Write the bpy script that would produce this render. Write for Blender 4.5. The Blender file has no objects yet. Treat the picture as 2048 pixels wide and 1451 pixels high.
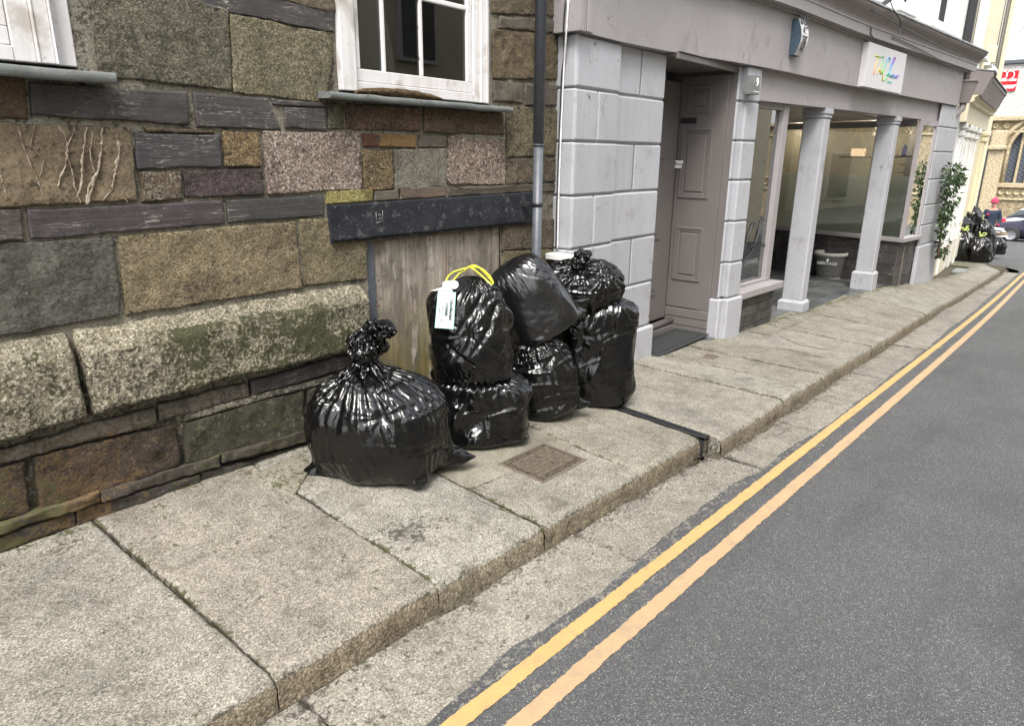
import bpy, math, random
import numpy as np
from mathutils import Matrix
S = bpy.context.scene
# ---------------------------------------------------------------- camera, calibrated from the photograph's vanishing points
FPX, CX, CY, CAMH = 1380., 1024., 725.5, 1.5
_v3 = np.array([-44., 4575., FPX]); _v1 = np.array([1191., -(FPX*FPX-44.*1191)/4575, FPX])
_d = _v3/np.linalg.norm(_v3); _x = _v1/np.linalg.norm(_v1); _z = -_d; _y = np.cross(_z, _x)
ROT = np.array([_x, _y, _z]); CAM = np.array([0, 0, CAMH])
cd = bpy.data.cameras.new('camera'); co = bpy.data.objects.new('camera', cd); S.collection.objects.link(co); S.camera = co
cd.lens = FPX/2048*36; cd.sensor_width = 36; cd.clip_start = .05; cd.clip_end = 600
co.matrix_world = Matrix([[ROT[i][0], -ROT[i][1], -ROT[i][2], CAM[i]] for i in range(3)]+[[0, 0, 0, 1]])
# ---------------------------------------------------------------- sky and sun: bright overcast day
SUN_EL, SUN_AZ = 55, 212      # azimuth measured from +X anticlockwise
w = bpy.data.worlds.new('World'); S.world = w; w.use_nodes = True
nt = w.node_tree; bg = nt.nodes['Background']
sky = nt.nodes.new('ShaderNodeTexSky'); sky.sky_type = 'NISHITA'; sky.sun_disc = False
sky.sun_elevation = math.radians(SUN_EL); sky.sun_rotation = math.radians(90-SUN_AZ); sky.dust_density = 4; sky.air_density = 1.2
hs = nt.nodes.new('ShaderNodeHueSaturation'); hs.inputs['Saturation'].default_value = .38
tcw = nt.nodes.new('ShaderNodeTexCoord'); cl = nt.nodes.new('ShaderNodeTexNoise'); cl.inputs['Scale'].default_value = 2.2; cl.inputs['Detail'].default_value = 5
nt.links.new(tcw.outputs['Generated'], cl.inputs['Vector'])
cr = nt.nodes.new('ShaderNodeValToRGB'); cr.color_ramp.elements[0].position = .38; cr.color_ramp.elements[1].position = .66
nt.links.new(cl.outputs[0], cr.inputs[0])
mxw = nt.nodes.new('ShaderNodeMixRGB'); mxw.inputs[2].default_value = (9.5, 9.8, 10.3, 1)
mth = nt.nodes.new('ShaderNodeMath'); mth.operation = 'MULTIPLY'; mth.inputs[1].default_value = .6
nt.links.new(cr.outputs[0], mth.inputs[0]); nt.links.new(mth.outputs[0], mxw.inputs[0])
nt.links.new(sky.outputs[0], hs.inputs['Color']); nt.links.new(hs.outputs[0], mxw.inputs[1]); nt.links.new(mxw.outputs[0], bg.inputs[0])
bg.inputs[1].default_value = .12
sl = bpy.data.lights.new('sun', 'SUN'); so = bpy.data.objects.new('sun', sl); S.collection.objects.link(so)
sl.energy = 1.5; sl.angle = math.radians(22); sl.color = (1, .965, .91)
so.rotation_euler = (math.radians(90-SUN_EL), 0, math.radians(SUN_AZ+90))
S.view_settings.view_transform = 'Standard'; S.view_settings.look = 'None'; S.view_settings.exposure = 1.5; S.view_settings.gamma = 1
# ---------------------------------------------------------------- places measured on the photograph (2048 px wide) and put on real surfaces
def ray(px, py): return ROT@np.array([px-CX, py-CY, FPX])
def ony(px, py, Y):
    r = ray(px, py); return CAM+(Y/r[1])*r
def onz(px, py, Z):
    r = ray(px, py); return CAM+((Z-CAMH)/r[2])*r
def onx(px, py, X):
    r = ray(px, py); return CAM+(X/r[0])*r
def solve(px, py, f, t0=.5, t1=60.):
    """first point along the ray where f(point)=0"""
    r = ray(px, py); r = r/np.linalg.norm(r); ts = np.linspace(t0, t1, 1500); s0 = f(CAM+t0*r); prev = t0
    for t in ts[1:]:
        s = f(CAM+t*r)
        if s*s0 <= 0:
            a, b = prev, t
            for _ in range(30):
                m = (a+b)/2
                if f(CAM+m*r)*s0 <= 0: b = m
                else: a = m
            return CAM+a*r
        prev = t
    return CAM+t1*r
def ip(x, keys):
    k = np.array(keys, float); return np.interp(x, k[:, 0], k[:, 1])
def sm(x, keys):                      # smooth version of ip
    return sum(ip(np.asarray(x)+o, keys) for o in (-.5, -.25, 0, .25, .5))/5
def zr(X): return -.05*np.clip(X, -8, 60)                        # the street runs gently downhill
def zp(X, Y):
    Y = np.minimum(Y, np.where(np.asarray(X) > 6.5, yp(X)+.06, 9.))
    return zr(X)+.12+ip(X, [(-3, .0), (.5, .02), (1.7, .065), (3, .07), (4.2, .02), (5.2, 0), (6.5, .02), (8.5, .06), (11, .17), (13.5, .15), (16, .05), (20, .02)])*(Y-1.5)
def onroad(px, py, dz=0): return solve(px, py, lambda p: p[2]-zr(p[0])-dz)
def onpave(px, py, dz=0): return solve(px, py, lambda p: p[2]-zp(p[0], p[1])-dz)
PLAN = [(3.0, 2.65), (3.84, 2.66), (5.2, 2.68), (6.5, 2.50), (8.46, 2.40), (10.7, 2.2), (13.85, 1.91), (15, 1.8)]
def yp(X): return sm(X, PLAN)
def onfront(px, py, off=0.): return solve(px, py, lambda p: p[1]-yp(p[0])-off)   # on the curved shop front
# ---------------------------------------------------------------- noise
def _h(i, j, k, s):
    n = (i*374761393+j*668265263+k*2147483647+s*1274126177) & 0xffffffff
    n = ((n ^ (n >> 13))*1274126177) & 0xffffffff
    n = ((n ^ (n >> 16))*2246822519) & 0xffffffff
    return ((n ^ (n >> 15)) & 0xffffff)/float(0xffffff)
def vn(P, sc=1.0, seed=0):
    Q = np.asarray(P, float)*sc; I = np.floor(Q).astype(np.int64); f = Q-I; f = f*f*(3-2*f)
    i, j, k = I[..., 0], I[..., 1], I[..., 2]; fx, fy, fz = f[..., 0], f[..., 1], f[..., 2]
    r = 0
    for a in (0, 1):
        for b in (0, 1):
            for c in (0, 1):
                r = r+(fx if a else 1-fx)*(fy if b else 1-fy)*(fz if c else 1-fz)*_h(i+a, j+b, k+c, seed)
    return r*2-1
def fbm(P, sc=1.0, o=4, seed=0, g=.5):
    r = 0; a = 1; t = 0
    for n in range(o):
        r = r+a*vn(P, sc*2**n, seed+n*17); t += a; a *= g
    return r/t
# ---------------------------------------------------------------- objects
COL = S.collection
def tag(o, label, cat, group=None):
    o['label'] = label; o['category'] = cat
    if group: o['group'] = group
    return o
def thing(name, label, cat, loc=(0, 0, 0), rz=0, group=None):
    o = bpy.data.objects.new(name, None); COL.objects.link(o); o.location = tuple(loc); o.rotation_euler = (0, 0, rz); o.empty_display_size = .2
    return tag(o, label, cat, group)
def kind(o, k='structure'):
    o['kind'] = k; return o
class MB:
    """collects shapes; build() links them as ONE mesh object"""
    def __init__(s): s.v = []; s.f = []; s.m = []; s.sm = []; s.w = []; s.t = []; s.n = 0
    def add(s, V, F, mat=0, smooth=False, wear=None, tint=(1, 1, 1)):
        V = np.asarray(V, float).reshape(-1, 3); n = len(V)
        s.v.append(V); F = F.tolist() if isinstance(F, np.ndarray) else F
        k = s.n
        s.f += [[i+k for i in f] for f in F]
        s.m += [mat]*len(F); s.sm += [smooth]*len(F)
        s.w.append(np.zeros((n, 4)) if wear is None else np.broadcast_to(np.asarray(wear, float), (n, 4)))
        tt = np.ones((n, 4)); tt[:, :3] = tint; s.t.append(tt); s.n += n
        return s
    def grid(s, P, mat=0, smooth=True, wear=None, tint=(1, 1, 1), closed=False, flip=False):
        M, N = P.shape[:2]
        i = np.arange(M-1)[:, None]*N; j = np.arange(N if closed else N-1)[None, :]; j2 = (j+1) % N
        F = np.stack([i+j, i+j2, i+N+j2, i+N+j], -1).reshape(-1, 4)
        if flip: F = F[:, ::-1]
        return s.add(P.reshape(-1, 3), F, mat, smooth, None if wear is None else np.asarray(wear).reshape(-1, 4), tint)
    def box(s, x0, x1, y0, y1, z0, z1, mat=0, bev=0, tint=(1, 1, 1), warp=None, wear=None):
        if x1 < x0: x0, x1 = x1, x0
        if y1 < y0: y0, y1 = y1, y0
        if z1 < z0: z0, z1 = z1, z0
        if bev <= 0:
            V = [(x, y, z) for x in (x0, x1) for y in (y0, y1) for z in (z0, z1)]
            F = [[0, 1, 3, 2], [4, 6, 7, 5], [0, 4, 5, 1], [2, 3, 7, 6], [0, 2, 6, 4], [1, 5, 7, 3]]
        else:
            b = min(bev, (x1-x0)*.45, (y1-y0)*.45, (z1-z0)*.45)
            V = []; idx = {}
            for a, X in enumerate((x0, x1)):
                for c, Y in enumerate((y0, y1)):
                    for e, Z in enumerate((z0, z1)):
                        sx = b if a == 0 else -b; sy = b if c == 0 else -b; sz = b if e == 0 else -b
                        for ax, q in enumerate(((X, Y+sy, Z+sz), (X+sx, Y, Z+sz), (X+sx, Y+sy, Z))):
                            idx[(a, c, e, ax)] = len(V); V.append(q)
            I = lambda a, c, e, ax: idx[(a, c, e, ax)]
            F = []
            for a in (0, 1):
                F.append([I(a, 0, 0, 0), I(a, 1, 0, 0), I(a, 1, 1, 0), I(a, 0, 1, 0)])
                F.append([I(0, a, 0, 1), I(1, a, 0, 1), I(1, a, 1, 1), I(0, a, 1, 1)])
                F.append([I(0, 0, a, 2), I(1, 0, a, 2), I(1, 1, a, 2), I(0, 1, a, 2)])
            for a in (0, 1):
                for c in (0, 1):
                    F.append([I(a, c, 0, 0), I(a, c, 1, 0), I(a, c, 1, 1), I(a, c, 0, 1)])
                    F.append([I(a, 0, c, 0), I(a, 1, c, 0), I(a, 1, c, 2), I(a, 0, c, 2)])
                    F.append([I(0, a, c, 1), I(1, a, c, 1), I(1, a, c, 2), I(0, a, c, 2)])
                    for e in (0, 1): F.append([I(a, c, e, 0), I(a, c, e, 1), I(a, c, e, 2)])
        V = np.array(V, float)
        if warp: V = warp(V)
        return s.add(V, F, mat, False, wear, tint)
    def prism(s, pts, z0, z1, mat=0, tint=(1, 1, 1)):
        n = len(pts); V = [(p[0], p[1], z0) for p in pts]+[(p[0], p[1], z1) for p in pts]
        F = [[i, (i+1) % n, (i+1) % n+n, i+n] for i in range(n)]+[list(range(n))[::-1], [i+n for i in range(n)]]
        return s.add(V, F, mat, False, None, tint)
    def slabpoly(s, pts3, th, mat=0, tint=(1, 1, 1)):
        """planar polygon in space given thickness vector th"""
        n = len(pts3); P = np.array(pts3, float); V = np.vstack([P, P+np.array(th)])
        F = [[i, (i+1) % n, (i+1) % n+n, i+n] for i in range(n)]+[list(range(n))[::-1], [i+n for i in range(n)]]
        return s.add(V, F, mat, False, None, tint)
    def tube(s, path, r, mat=0, n=10, cap=True, tint=(1, 1, 1), smooth=True):
        P = np.array(path, float); L = len(P); r = np.broadcast_to(np.asarray(r, float), (L,))
        T = np.gradient(P, axis=0); T /= np.linalg.norm(T, axis=1, keepdims=True)+1e-12
        a = np.array([0, 0, 1.]) if abs(T[0][2]) < .9 else np.array([1., 0, 0]); rings = []
        u = np.cross(T[0], a); u /= np.linalg.norm(u)
        for i in range(L):
            u = u-T[i]*u.dot(T[i]); u /= np.linalg.norm(u); v = np.cross(T[i], u)
            th = np.linspace(0, 2*np.pi, n, endpoint=False)
            rings.append(P[i]+r[i]*(np.cos(th)[:, None]*u+np.sin(th)[:, None]*v))
        s.grid(np.array(rings), mat, smooth, None, tint, closed=True)
        if cap:
            s.f += [[s.n-L*n+k for k in range(n)][::-1], [s.n-n+k for k in range(n)]]; s.m += [mat]*2; s.sm += [False]*2
        return s
    def lathe(s, prof, c, mat=0, n=32, tint=(1, 1, 1), ax=None, smooth=True):
        th = np.linspace(0, 2*np.pi, n, endpoint=False); P = np.array([[(r*math.cos(a), r*math.sin(a), z) for a in th] for r, z in prof])
        if ax is not None: P = P@np.array(ax)
        return s.grid(P+np.array(c), mat, smooth, None, tint, closed=True)
    def build(s, name, mats, parent=None, loc=None):
        """vertices are world coordinates; they are stored relative to the parent thing"""
        V = np.vstack(s.v)
        org = np.zeros(3); rz = 0
        p = parent
        while p is not None: org = org+np.array(p.location); rz += p.rotation_euler.z; p = p.parent
        if rz == 0: V = V-org
        me = bpy.data.meshes.new(name); me.from_pydata(V.tolist(), [], s.f)
        if not isinstance(mats, (list, tuple)): mats = [mats]
        for m in mats: me.materials.append(m)
        me.polygons.foreach_set('material_index', s.m); me.polygons.foreach_set('use_smooth', s.sm)
        for nm, dat in (('wear', s.w), ('tint', s.t)):
            at = me.color_attributes.new(nm, 'FLOAT_COLOR', 'POINT'); at.data.foreach_set('color', np.vstack(dat).astype(np.float32).ravel())
        me.update()
        o = bpy.data.objects.new(name, me); COL.objects.link(o)
        if parent: o.parent = parent
        if loc is not None: o.location = loc
        return o
# ---------------------------------------------------------------- materials
def _s(nt, a, b): nt.links.new(a, b)
class Mat:
    def __init__(s, name, rough=.8, spec=.5, metal=0.):
        s.m = bpy.data.materials.new(name); s.m.use_nodes = True; s.nt = s.m.node_tree; s.b = s.nt.nodes['Principled BSDF']
        s.b.inputs['Roughness'].default_value = rough; s.b.inputs['Specular IOR Level'].default_value = spec; s.b.inputs['Metallic'].default_value = metal
        g = s.nt.nodes.new('ShaderNodeNewGeometry'); s.P = g.outputs['Position']; s.N = None
    def put(s, sock, v):
        if isinstance(v, (int, float)): sock.default_value = v
        elif isinstance(v, (tuple, list)): sock.default_value = (*v[:3], 1) if len(sock.default_value) == 4 else v
        else: s.nt.links.new(v, sock)
    def mapv(s, sc=(1, 1, 1), rot=(0, 0, 0)):
        n = s.nt.nodes.new('ShaderNodeMapping'); n.inputs['Scale'].default_value = sc; n.inputs['Rotation'].default_value = rot; s.put(n.inputs[0], s.P); return n.outputs[0]
    def noise(s, sc, det=3, rough=.5, dist=0, v=None):
        n = s.nt.nodes.new('ShaderNodeTexNoise'); n.inputs['Scale'].default_value = sc; n.inputs['Detail'].default_value = det
        n.inputs['Roughness'].default_value = rough; n.inputs['Distortion'].default_value = dist; s.put(n.inputs['Vector'], v or s.P); return n.outputs[0]
    def vor(s, sc, feat='F1', out=0, v=None, rnd=1):
        n = s.nt.nodes.new('ShaderNodeTexVoronoi'); n.feature = feat; n.inputs['Scale'].default_value = sc; n.inputs['Randomness'].default_value = rnd; s.put(n.inputs['Vector'], v or s.P); return n.outputs[out]
    def ramp(s, fac, el, const=False):
        n = s.nt.nodes.new('ShaderNodeValToRGB'); r = n.color_ramp
        if const: r.interpolation = 'CONSTANT'
        while len(r.elements) < len(el): r.elements.new(.5)
        for e, (p, c) in zip(r.elements, el):
            e.position = p; e.color = (c, c, c, 1) if isinstance(c, (int, float)) else (*c, 1)
        s.put(n.inputs[0], fac); return n.outputs[0]
    def mix(s, f, a, b, mode='MIX'):
        n = s.nt.nodes.new('ShaderNodeMixRGB'); n.blend_type = mode; s.put(n.inputs[0], f); s.put(n.inputs[1], a); s.put(n.inputs[2], b); return n.outputs[0]
    def math(s, op, a, b=0., c=None):
        n = s.nt.nodes.new('ShaderNodeMath'); n.operation = op; s.put(n.inputs[0], a); s.put(n.inputs[1], b)
        if c is not None: s.put(n.inputs[2], c)
        return n.outputs[0]
    def attr(s, nm):
        n = s.nt.nodes.new('ShaderNodeAttribute'); n.attribute_name = nm; return n
    def wear(s):
        n = s.nt.nodes.new('ShaderNodeSeparateColor'); s.put(n.inputs[0], s.attr('wear').outputs[0]); return n.outputs
    def tint(s, c): return s.mix(1, c, s.attr('tint').outputs[0], 'MULTIPLY')
    def bump(s, h, st=.5, d=.005):
        n = s.nt.nodes.new('ShaderNodeBump'); n.inputs['Strength'].default_value = st; n.inputs['Distance'].default_value = d; s.put(n.inputs['Height'], h)
        if s.N is not None: s.put(n.inputs['Normal'], s.N)
        s.N = n.outputs[0]; s.put(s.b.inputs['Normal'], s.N); return s
    def col(s, c): s.put(s.b.inputs['Base Color'], c); return s
    def ro(s, c): s.put(s.b.inputs['Roughness'], c); return s
    def sep(s, v=None):
        n = s.nt.nodes.new('ShaderNodeSeparateXYZ'); s.put(n.inputs[0], v or s.P); return n.outputs
def lum(c, f): return tuple(x*f for x in c)
# ---------------------------------------------------------------- shared materials
MT = {}
def worn(m, c, moss=(.062, .064, .028), orange=(.125, .078, .038), dark=(.035, .03, .025), msc=60):
    w = m.wear(); n = m.noise(msc, 4, .65); n2 = m.noise(msc*.25, 3, .6)
    nn = m.math('ADD', m.math('MULTIPLY', n, 1.3), m.math('MULTIPLY', n2, 1.1)); nn = m.math('SUBTRACT', nn, .7)
    def msk(ch, k=5.):
        a = m.math('ADD', m.math('MULTIPLY', ch, 1.0), m.math('MULTIPLY', nn, 1.0))
        return m.ramp(a, [(.88, 0), (1.18, .9)]) if k else a
    a3 = m.math('ADD', w[2], nn); d3 = m.ramp(a3, [(.80, 0), (1.1, .8)])
    c = m.mix(d3, c, dark); c = m.mix(msk(w[1]), c, orange); c = m.mix(msk(w[0]), c, moss)
    return c
def granite(name, a, b, dark, light, sc=1., bst=.6, bd=.004, rough=.85, worn_=True, fk=.75, gc=.8):
    m = Mat(name, rough, .3)
    v = m.noise(16*sc, 5, .6); base = m.mix(m.ramp(v, [(.35, 0), (.65, 1)]), a, b)
    fl = m.vor(150*sc, 'F1', 1); flv = m.sep(fl)[0]
    base = m.mix(m.ramp(flv, [(.62, 0), (.72, fk)]), base, light)
    base = m.mix(m.ramp(m.vor(210*sc, 'F1', 1, m.mapv((1, 1, 1), (.3, .2, .8))), [(.70, 0), (.78, fk)]), base, dark)
    gr = m.noise(95*sc, 4, .75); base = m.mix(gc, base, m.ramp(gr, [(.32, .45), (.5, .95), (.68, 1.5)]), 'MULTIPLY')
    base = m.mix(.85, base, m.ramp(m.noise(3.2, 5, .65), [(.3, .66), (.5, 1.0), (.7, 1.22)]), 'MULTIPLY')
    st = m.ramp(m.noise(1, 4, .6, .3, m.mapv((9, 9, 1.6))), [(.50, 0), (.70, .5)]); base = m.mix(st, base, m.mix(1, base, (.5, .47, .42), 'MULTIPLY'))
    base = m.tint(base)
    if worn_: base = worn(m, base)
    m.col(base)
    h = m.math('ADD', m.noise(110*sc, 5, .75), m.math('MULTIPLY', m.noise(35*sc, 3, .6), 1.2))
    m.bump(h, bst, bd*1.25)
    MT[name] = m.m; return m.m
granite('granite_paving', (.245, .233, .202), (.172, .163, .137), (.062, .058, .05), (.36, .345, .305), 1.35, .5, .003)
granite('granite_kerb_face', (.22, .185, .13), (.14, .118, .083), (.045, .04, .03), (.36, .32, .25), 1.2, .9, .006)
granite('granite_gutter', (.25, .23, .19), (.195, .178, .145), (.09, .08, .07), (.35, .33, .28), 1.2, .5, .002)
granite('concrete', (.23, .215, .165), (.185, .17, .13), (.11, .10, .08), (.29, .27, .22), 1.9, .4, .0015)
granite('granite_tan', (.235, .195, .12), (.17, .14, .088), (.05, .045, .03), (.36, .32, .235), 1.1, 1., .012, fk=.45)
granite('granite_dark', (.125, .115, .078), (.085, .08, .055), (.035, .03, .022), (.27, .25, .19), 1.2, .9, .009, fk=.5)
granite('granite_pink', (.275, .21, .165), (.19, .145, .115), (.05, .038, .03), (.46, .40, .34), .8, 1., .012)
granite('granite_grey', (.185, .17, .135), (.14, .13, .10), (.05, .045, .035), (.29, .27, .23), 1.4, .8, .005, fk=.5)
granite('granite_orange', (.235, .155, .075), (.14, .095, .05), (.04, .028, .018), (.33, .26, .15), .9, 1., .011)
granite('granite_purple', (.088, .066, .064), (.058, .045, .045), (.02, .016, .016), (.17, .13, .13), .9, 1., .012, fk=.4)
granite('granite_plinth', (.30, .27, .19), (.21, .185, .12), (.05, .045, .03), (.50, .46, .36), .85, 1., .014)
granite('rust_stone', (.12, .085, .055), (.075, .055, .04), (.03, .022, .016), (.22, .15, .08), 1., .9, .014, fk=.15)
granite('brown_stone', (.155, .125, .082), (.10, .08, .057), (.04, .03, .022), (.23, .19, .13), .8, .9, .014, fk=.2)
granite('grey_block', (.125, .12, .10), (.07, .066, .062), (.035, .03, .03), (.20, .19, .16), .7, .9, .014, fk=.1)
granite('mortar', (.25, .23, .18), (.18, .165, .13), (.10, .09, .07), (.26, .24, .19), 1.2, .9, .006, fk=.3, gc=.8)
# slate: fine horizontal laminations, pale scratches
def slate(name, a, b, rough=.55, scr=1.):
    m = Mat(name, rough, .25)
    v = m.mapv((3, 3, 60)); lam = m.noise(1, 4, .6, .6, v)
    base = m.mix(m.ramp(lam, [(.3, 0), (.7, 1)]), a, b)
    base = m.mix(m.ramp(m.noise(9, 4, .6), [(.3, 0), (.75, .6)]), base, (.075, .07, .065))
    v2 = m.mapv((5, 5, 70), (0, .04, 0)); s1 = m.noise(1, 2, .5, 1.2, v2)
    line = m.ramp(s1, [(.485, 0), (.5, 1), (.515, 0)])
    line = m.math('MULTIPLY', line, m.ramp(m.noise(7, 3, .6), [(.46, 0), (.60, .8*scr)]))
    base = m.mix(line, base, (.42, .38, .33))
    v3 = m.mapv((50, 50, 12), (0, .6, 0)); s2 = m.noise(1, 1, .5, .5, v3)
    l2 = m.math('MULTIPLY', m.ramp(s2, [(.492, 0), (.5, 1), (.508, 0)]), m.ramp(m.noise(5, 2), [(.5, 0), (.64, .4*scr)]))
    base = m.mix(l2, base, (.30, .29, .28))
    base = worn(m, m.tint(base)); m.col(base)
    m.bump(m.math('ADD', lam, m.math('MULTIPLY', m.noise(60, 4, .6), .5)), .6, .004)
    MT[name] = m.m
slate('slate', (.034, .031, .032), (.058, .052, .051))
slate('slate_brown', (.085, .073, .056), (.125, .105, .078), .7, .5)
slate('slate_paving', (.07, .08, .085), (.13, .14, .145), .35, .3)
# veined sandstone + quartz
m = Mat('sandstone', .9, .2); v = m.mapv((6, 6, 9), (0, .3, 0))
c = m.mix(m.ramp(m.noise(1, 5, .6, .5, v), [(.3, 0), (.7, 1)]), (.20, .155, .10), (.12, .095, .065)); c = m.mix(.7, c, m.ramp(m.noise(90, 4, .7), [(.3, .6), (.7, 1.35)]), 'MULTIPLY')
m.col(worn(m, c)); m.bump(m.math('ADD', m.noise(60, 4, .7), m.noise(14, 4, .6)), .9, .008); MT['sandstone'] = m.m
m = Mat('quartz', .6, .4); m.col(m.mix(m.ramp(m.noise(70, 3), [(.35, 0), (.65, 1)]), (.33, .285, .225), (.19, .145, .10))); m.bump(m.noise(120, 3), .8, .004); MT['quartz'] = m.m
# asphalt
m = Mat('asphalt', .82, .35)
v = m.vor(330, 'F1', 1); g = m.sep(v)[0]
c = m.ramp(g, [(0, (.050, .050, .052)), (.35, (.071, .072, .074)), (.72, (.096, .097, .099)), (.95, (.145, .144, .142)), (.99, (.32, .31, .28))])
c = m.mix(.55, c, m.ramp(m.noise(2.2, 5, .6), [(.3, .85), (.5, 1), (.7, 1.1)]), 'MULTIPLY'); c = m.mix(.4, c, m.ramp(m.noise(.55, 3, .5), [(.35, .82), (.65, 1.12)]), 'MULTIPLY'); c = m.mix(.5, c, m.ramp(m.noise(60, 4, .8), [(.3, .7), (.7, 1.35)]), 'MULTIPLY')
c = m.mix(m.ramp(m.vor(9, 'F1', 0), [(0.0, .8), (.025, 0)]), c, (.42, .41, .38))
c = m.mix(m.ramp(m.noise(1, 5, .65, .6, m.mapv((.5, 2.4, 1))), [(.52, 0), (.66, .35)]), c, (.05, .05, .05))
c = worn(m, c, (.05, .06, .02), (.26, .24, .20), (.03, .03, .03)); m.col(c); m.bump(m.math('ADD', m.vor(240, 'F1', 0), m.noise(120, 4, .7)), .9, .0035); MT['asphalt'] = m.m
def linemat(name, ca, cb):
    m = Mat(name, .7, .4); n = m.noise(180, 5, .8); c = m.mix(m.ramp(m.noise(14, 4, .6), [(.3, 0), (.7, 1)]), ca, cb)
    c = m.mix(m.ramp(n, [(.36, .9), (.46, 0)]), c, (.20, .175, .14)); c = m.mix(m.ramp(m.noise(7, 5, .7), [(.55, 0), (.72, .45)]), c, (.24, .20, .15)); m.col(c); m.bump(m.noise(170, 4, .8), .6, .003); MT[name] = m.m
linemat('yellow_paint', (.50, .33, .12), (.43, .29, .12)); linemat('faded_paint', (.45, .305, .165), (.39, .27, .155))
linemat('white_paint_road', (.62, .60, .55), (.5, .49, .45))
m = Mat('dirt', 1, .1); m.col(m.mix(m.ramp(m.noise(60, 4, .7), [(.35, 0), (.65, 1)]), (.035, .03, .022), (.15, .13, .095))); m.bump(m.noise(90, 4, .8), 1, .01); MT['dirt'] = m.m
# painted render of the shop front
def paint(name, c0, c1, dirtc=(.20, .18, .16), rough=.6, bs=.35, dirt=.5, streak=True, bd=.002, bsc=90):
    m = Mat(name, rough, .4); n = m.noise(2.5, 5, .6); c = m.mix(m.ramp(n, [(.3, 0), (.7, 1)]), c0, c1)
    if streak:
        v = m.mapv((26, 26, 1.3)); st = m.ramp(m.noise(1, 5, .6, .2, v), [(.5, 0), (.72, .28*dirt)]); c = m.mix(st, c, dirtc)
    bl = m.ramp(m.noise(6, 5, .7), [(.56, 0), (.70, .6*dirt)]); c = m.mix(bl, c, dirtc)
    c = m.mix(m.ramp(m.noise(1, 3, .5, .4, m.mapv((7, 7, 3.2))), [(.63, 0), (.72, .55*dirt)]), c, lum(dirtc, .7))
    c = m.mix(m.ramp(m.noise(34, 4, .7), [(.66, 0), (.70, .6*dirt)]), c, lum(dirtc, .8))
    c = m.tint(c); c = worn(m, c, (.09, .10, .045), (.30, .25, .18), (.16, .14, .12), 25); m.col(c)
    m.bump(m.math('ADD', m.noise(bsc, 4, .6), m.math('MULTIPLY', m.noise(9, 2), .7)), bs, bd); MT[name] = m.m
paint('pier_paint', (.385, .39, .415), (.34, .345, .365), (.24, .22, .205), .55, .5, .8, True, .004, 60)
paint('fascia_paint', (.30, .28, .285), (.27, .252, .255), (.22, .20, .19), .55, .2, .75)
paint('door_paint', (.155, .140, .135), (.138, .125, .121), (.12, .11, .10), .45, .06, .2)
paint('cornice_paint', (.25, .22, .215), (.20, .18, .175), (.12, .105, .10), .6, .3, .8)
paint('groove_paint', (.17, .168, .172), (.14, .138, .14))
paint('white_render', (.72, .72, .70), (.66, .66, .64), (.42, .42, .40), .7, .2, .3)
paint('cream_paint', (.70, .63, .44), (.64, .57, .40), (.42, .37, .26), .7, .2, .3)
paint('white_wood', (.66, .645, .64), (.58, .56, .56), (.30, .26, .20), .5, .5, .95, True, .002, 70)
paint('ceiling_paint', (.42, .40, .35), (.38, .36, .31))
paint('cream_render', (.68, .62, .46), (.62, .56, .42), (.36, .32, .22), .8, .3, .6)
def flat(name, c, rough=.5, spec=.5, metal=0., var=.15, bs=0, sc=40):
    m = Mat(name, rough, spec, metal); m.col(m.mix(m.ramp(m.noise(sc, 3, .6), [(.35, 0), (.65, 1)]), lum(c, 1-var), lum(c, 1+var)))
    if bs: m.bump(m.noise(sc*2, 4, .7), bs, .002)
    MT[name] = m.m; return m.m
flat('pipe_grey', (.08, .088, .102), .42, .5, 0, .12, .1, 30)
flat('black_metal', (.02, .02, .022), .45, .5, 0, .2, .1)
flat('iron', (.15, .12, .09), .65, .4, .1, .3, .5, 120)
flat('white_plastic', (.72, .72, .72), .4); flat('lead', (.22, .23, .235), .6, .5, .2, .3, .5, 20)
flat('dark_room', (.02, .02, .022), .9); flat('letter_white', (.80, .80, .80), .5); flat('letter_dark', (.035, .035, .04), .5)
flat('letter_grey', (.22, .22, .22), .5); flat('sign_white', (.52, .51, .52), .4, .5, 0, .02); flat('chrome', (.6, .6, .58), .25, .5, .9)
flat('tag_paper', (.52, .55, .55), .6, .3, 0, .03); flat('tag_green', (.22, .46, .40), .6, .3, 0, .05); flat('yellow_tie', (.75, .74, .05), .35, .5, 0, .08)
flat('lime_tie', (.50, .60, .18), .4); flat('alarm_blue', (.045, .075, .10), .4); flat('rope', (.45, .36, .16), .8); flat('shelf_wood', (.06, .045, .035), .6)
flat('bottle_blue', (.10, .10, .40), .3); flat('pot_grey', (.13, .128, .125), .5, .5, 0, .2, .2); flat('pot_rim', (.50, .49, .45), .6); flat('mat_rubber', (.03, .032, .032), .75, .4, 0, .2, .4)
flat('slate_lintel', (.022, .027, .038), .5, .5, 0, .5, .3, 9); flat('rust', (.17, .07, .03), .8); flat('stick_wood', (.30, .22, .13), .8)
m = Mat('slate_sill', .6, .5); m.col(worn(m, m.mix(m.ramp(m.noise(14, 5, .7), [(.3, 0), (.7, 1)]), (.105, .115, .115), (.19, .20, .19)))); m.bump(m.noise(50, 4), .4, .003); MT['slate_sill'] = m.m
m = Mat('plywood', .75, .25); v = m.mapv((55, 55, 2.2)); g = m.noise(1, 5, .65, .8, v)
z_ = m.sep()[2]; c = m.mix(m.ramp(g, [(.3, 0), (.7, 1)]), (.40, .355, .30), (.17, .145, .115)); c = m.mix(m.ramp(z_, [(.35, 1), (.85, 0)]), c, m.mix(m.ramp(g, [(.3, 0), (.7, 1)]), (.23, .19, .075), (.10, .085, .03)))
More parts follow.
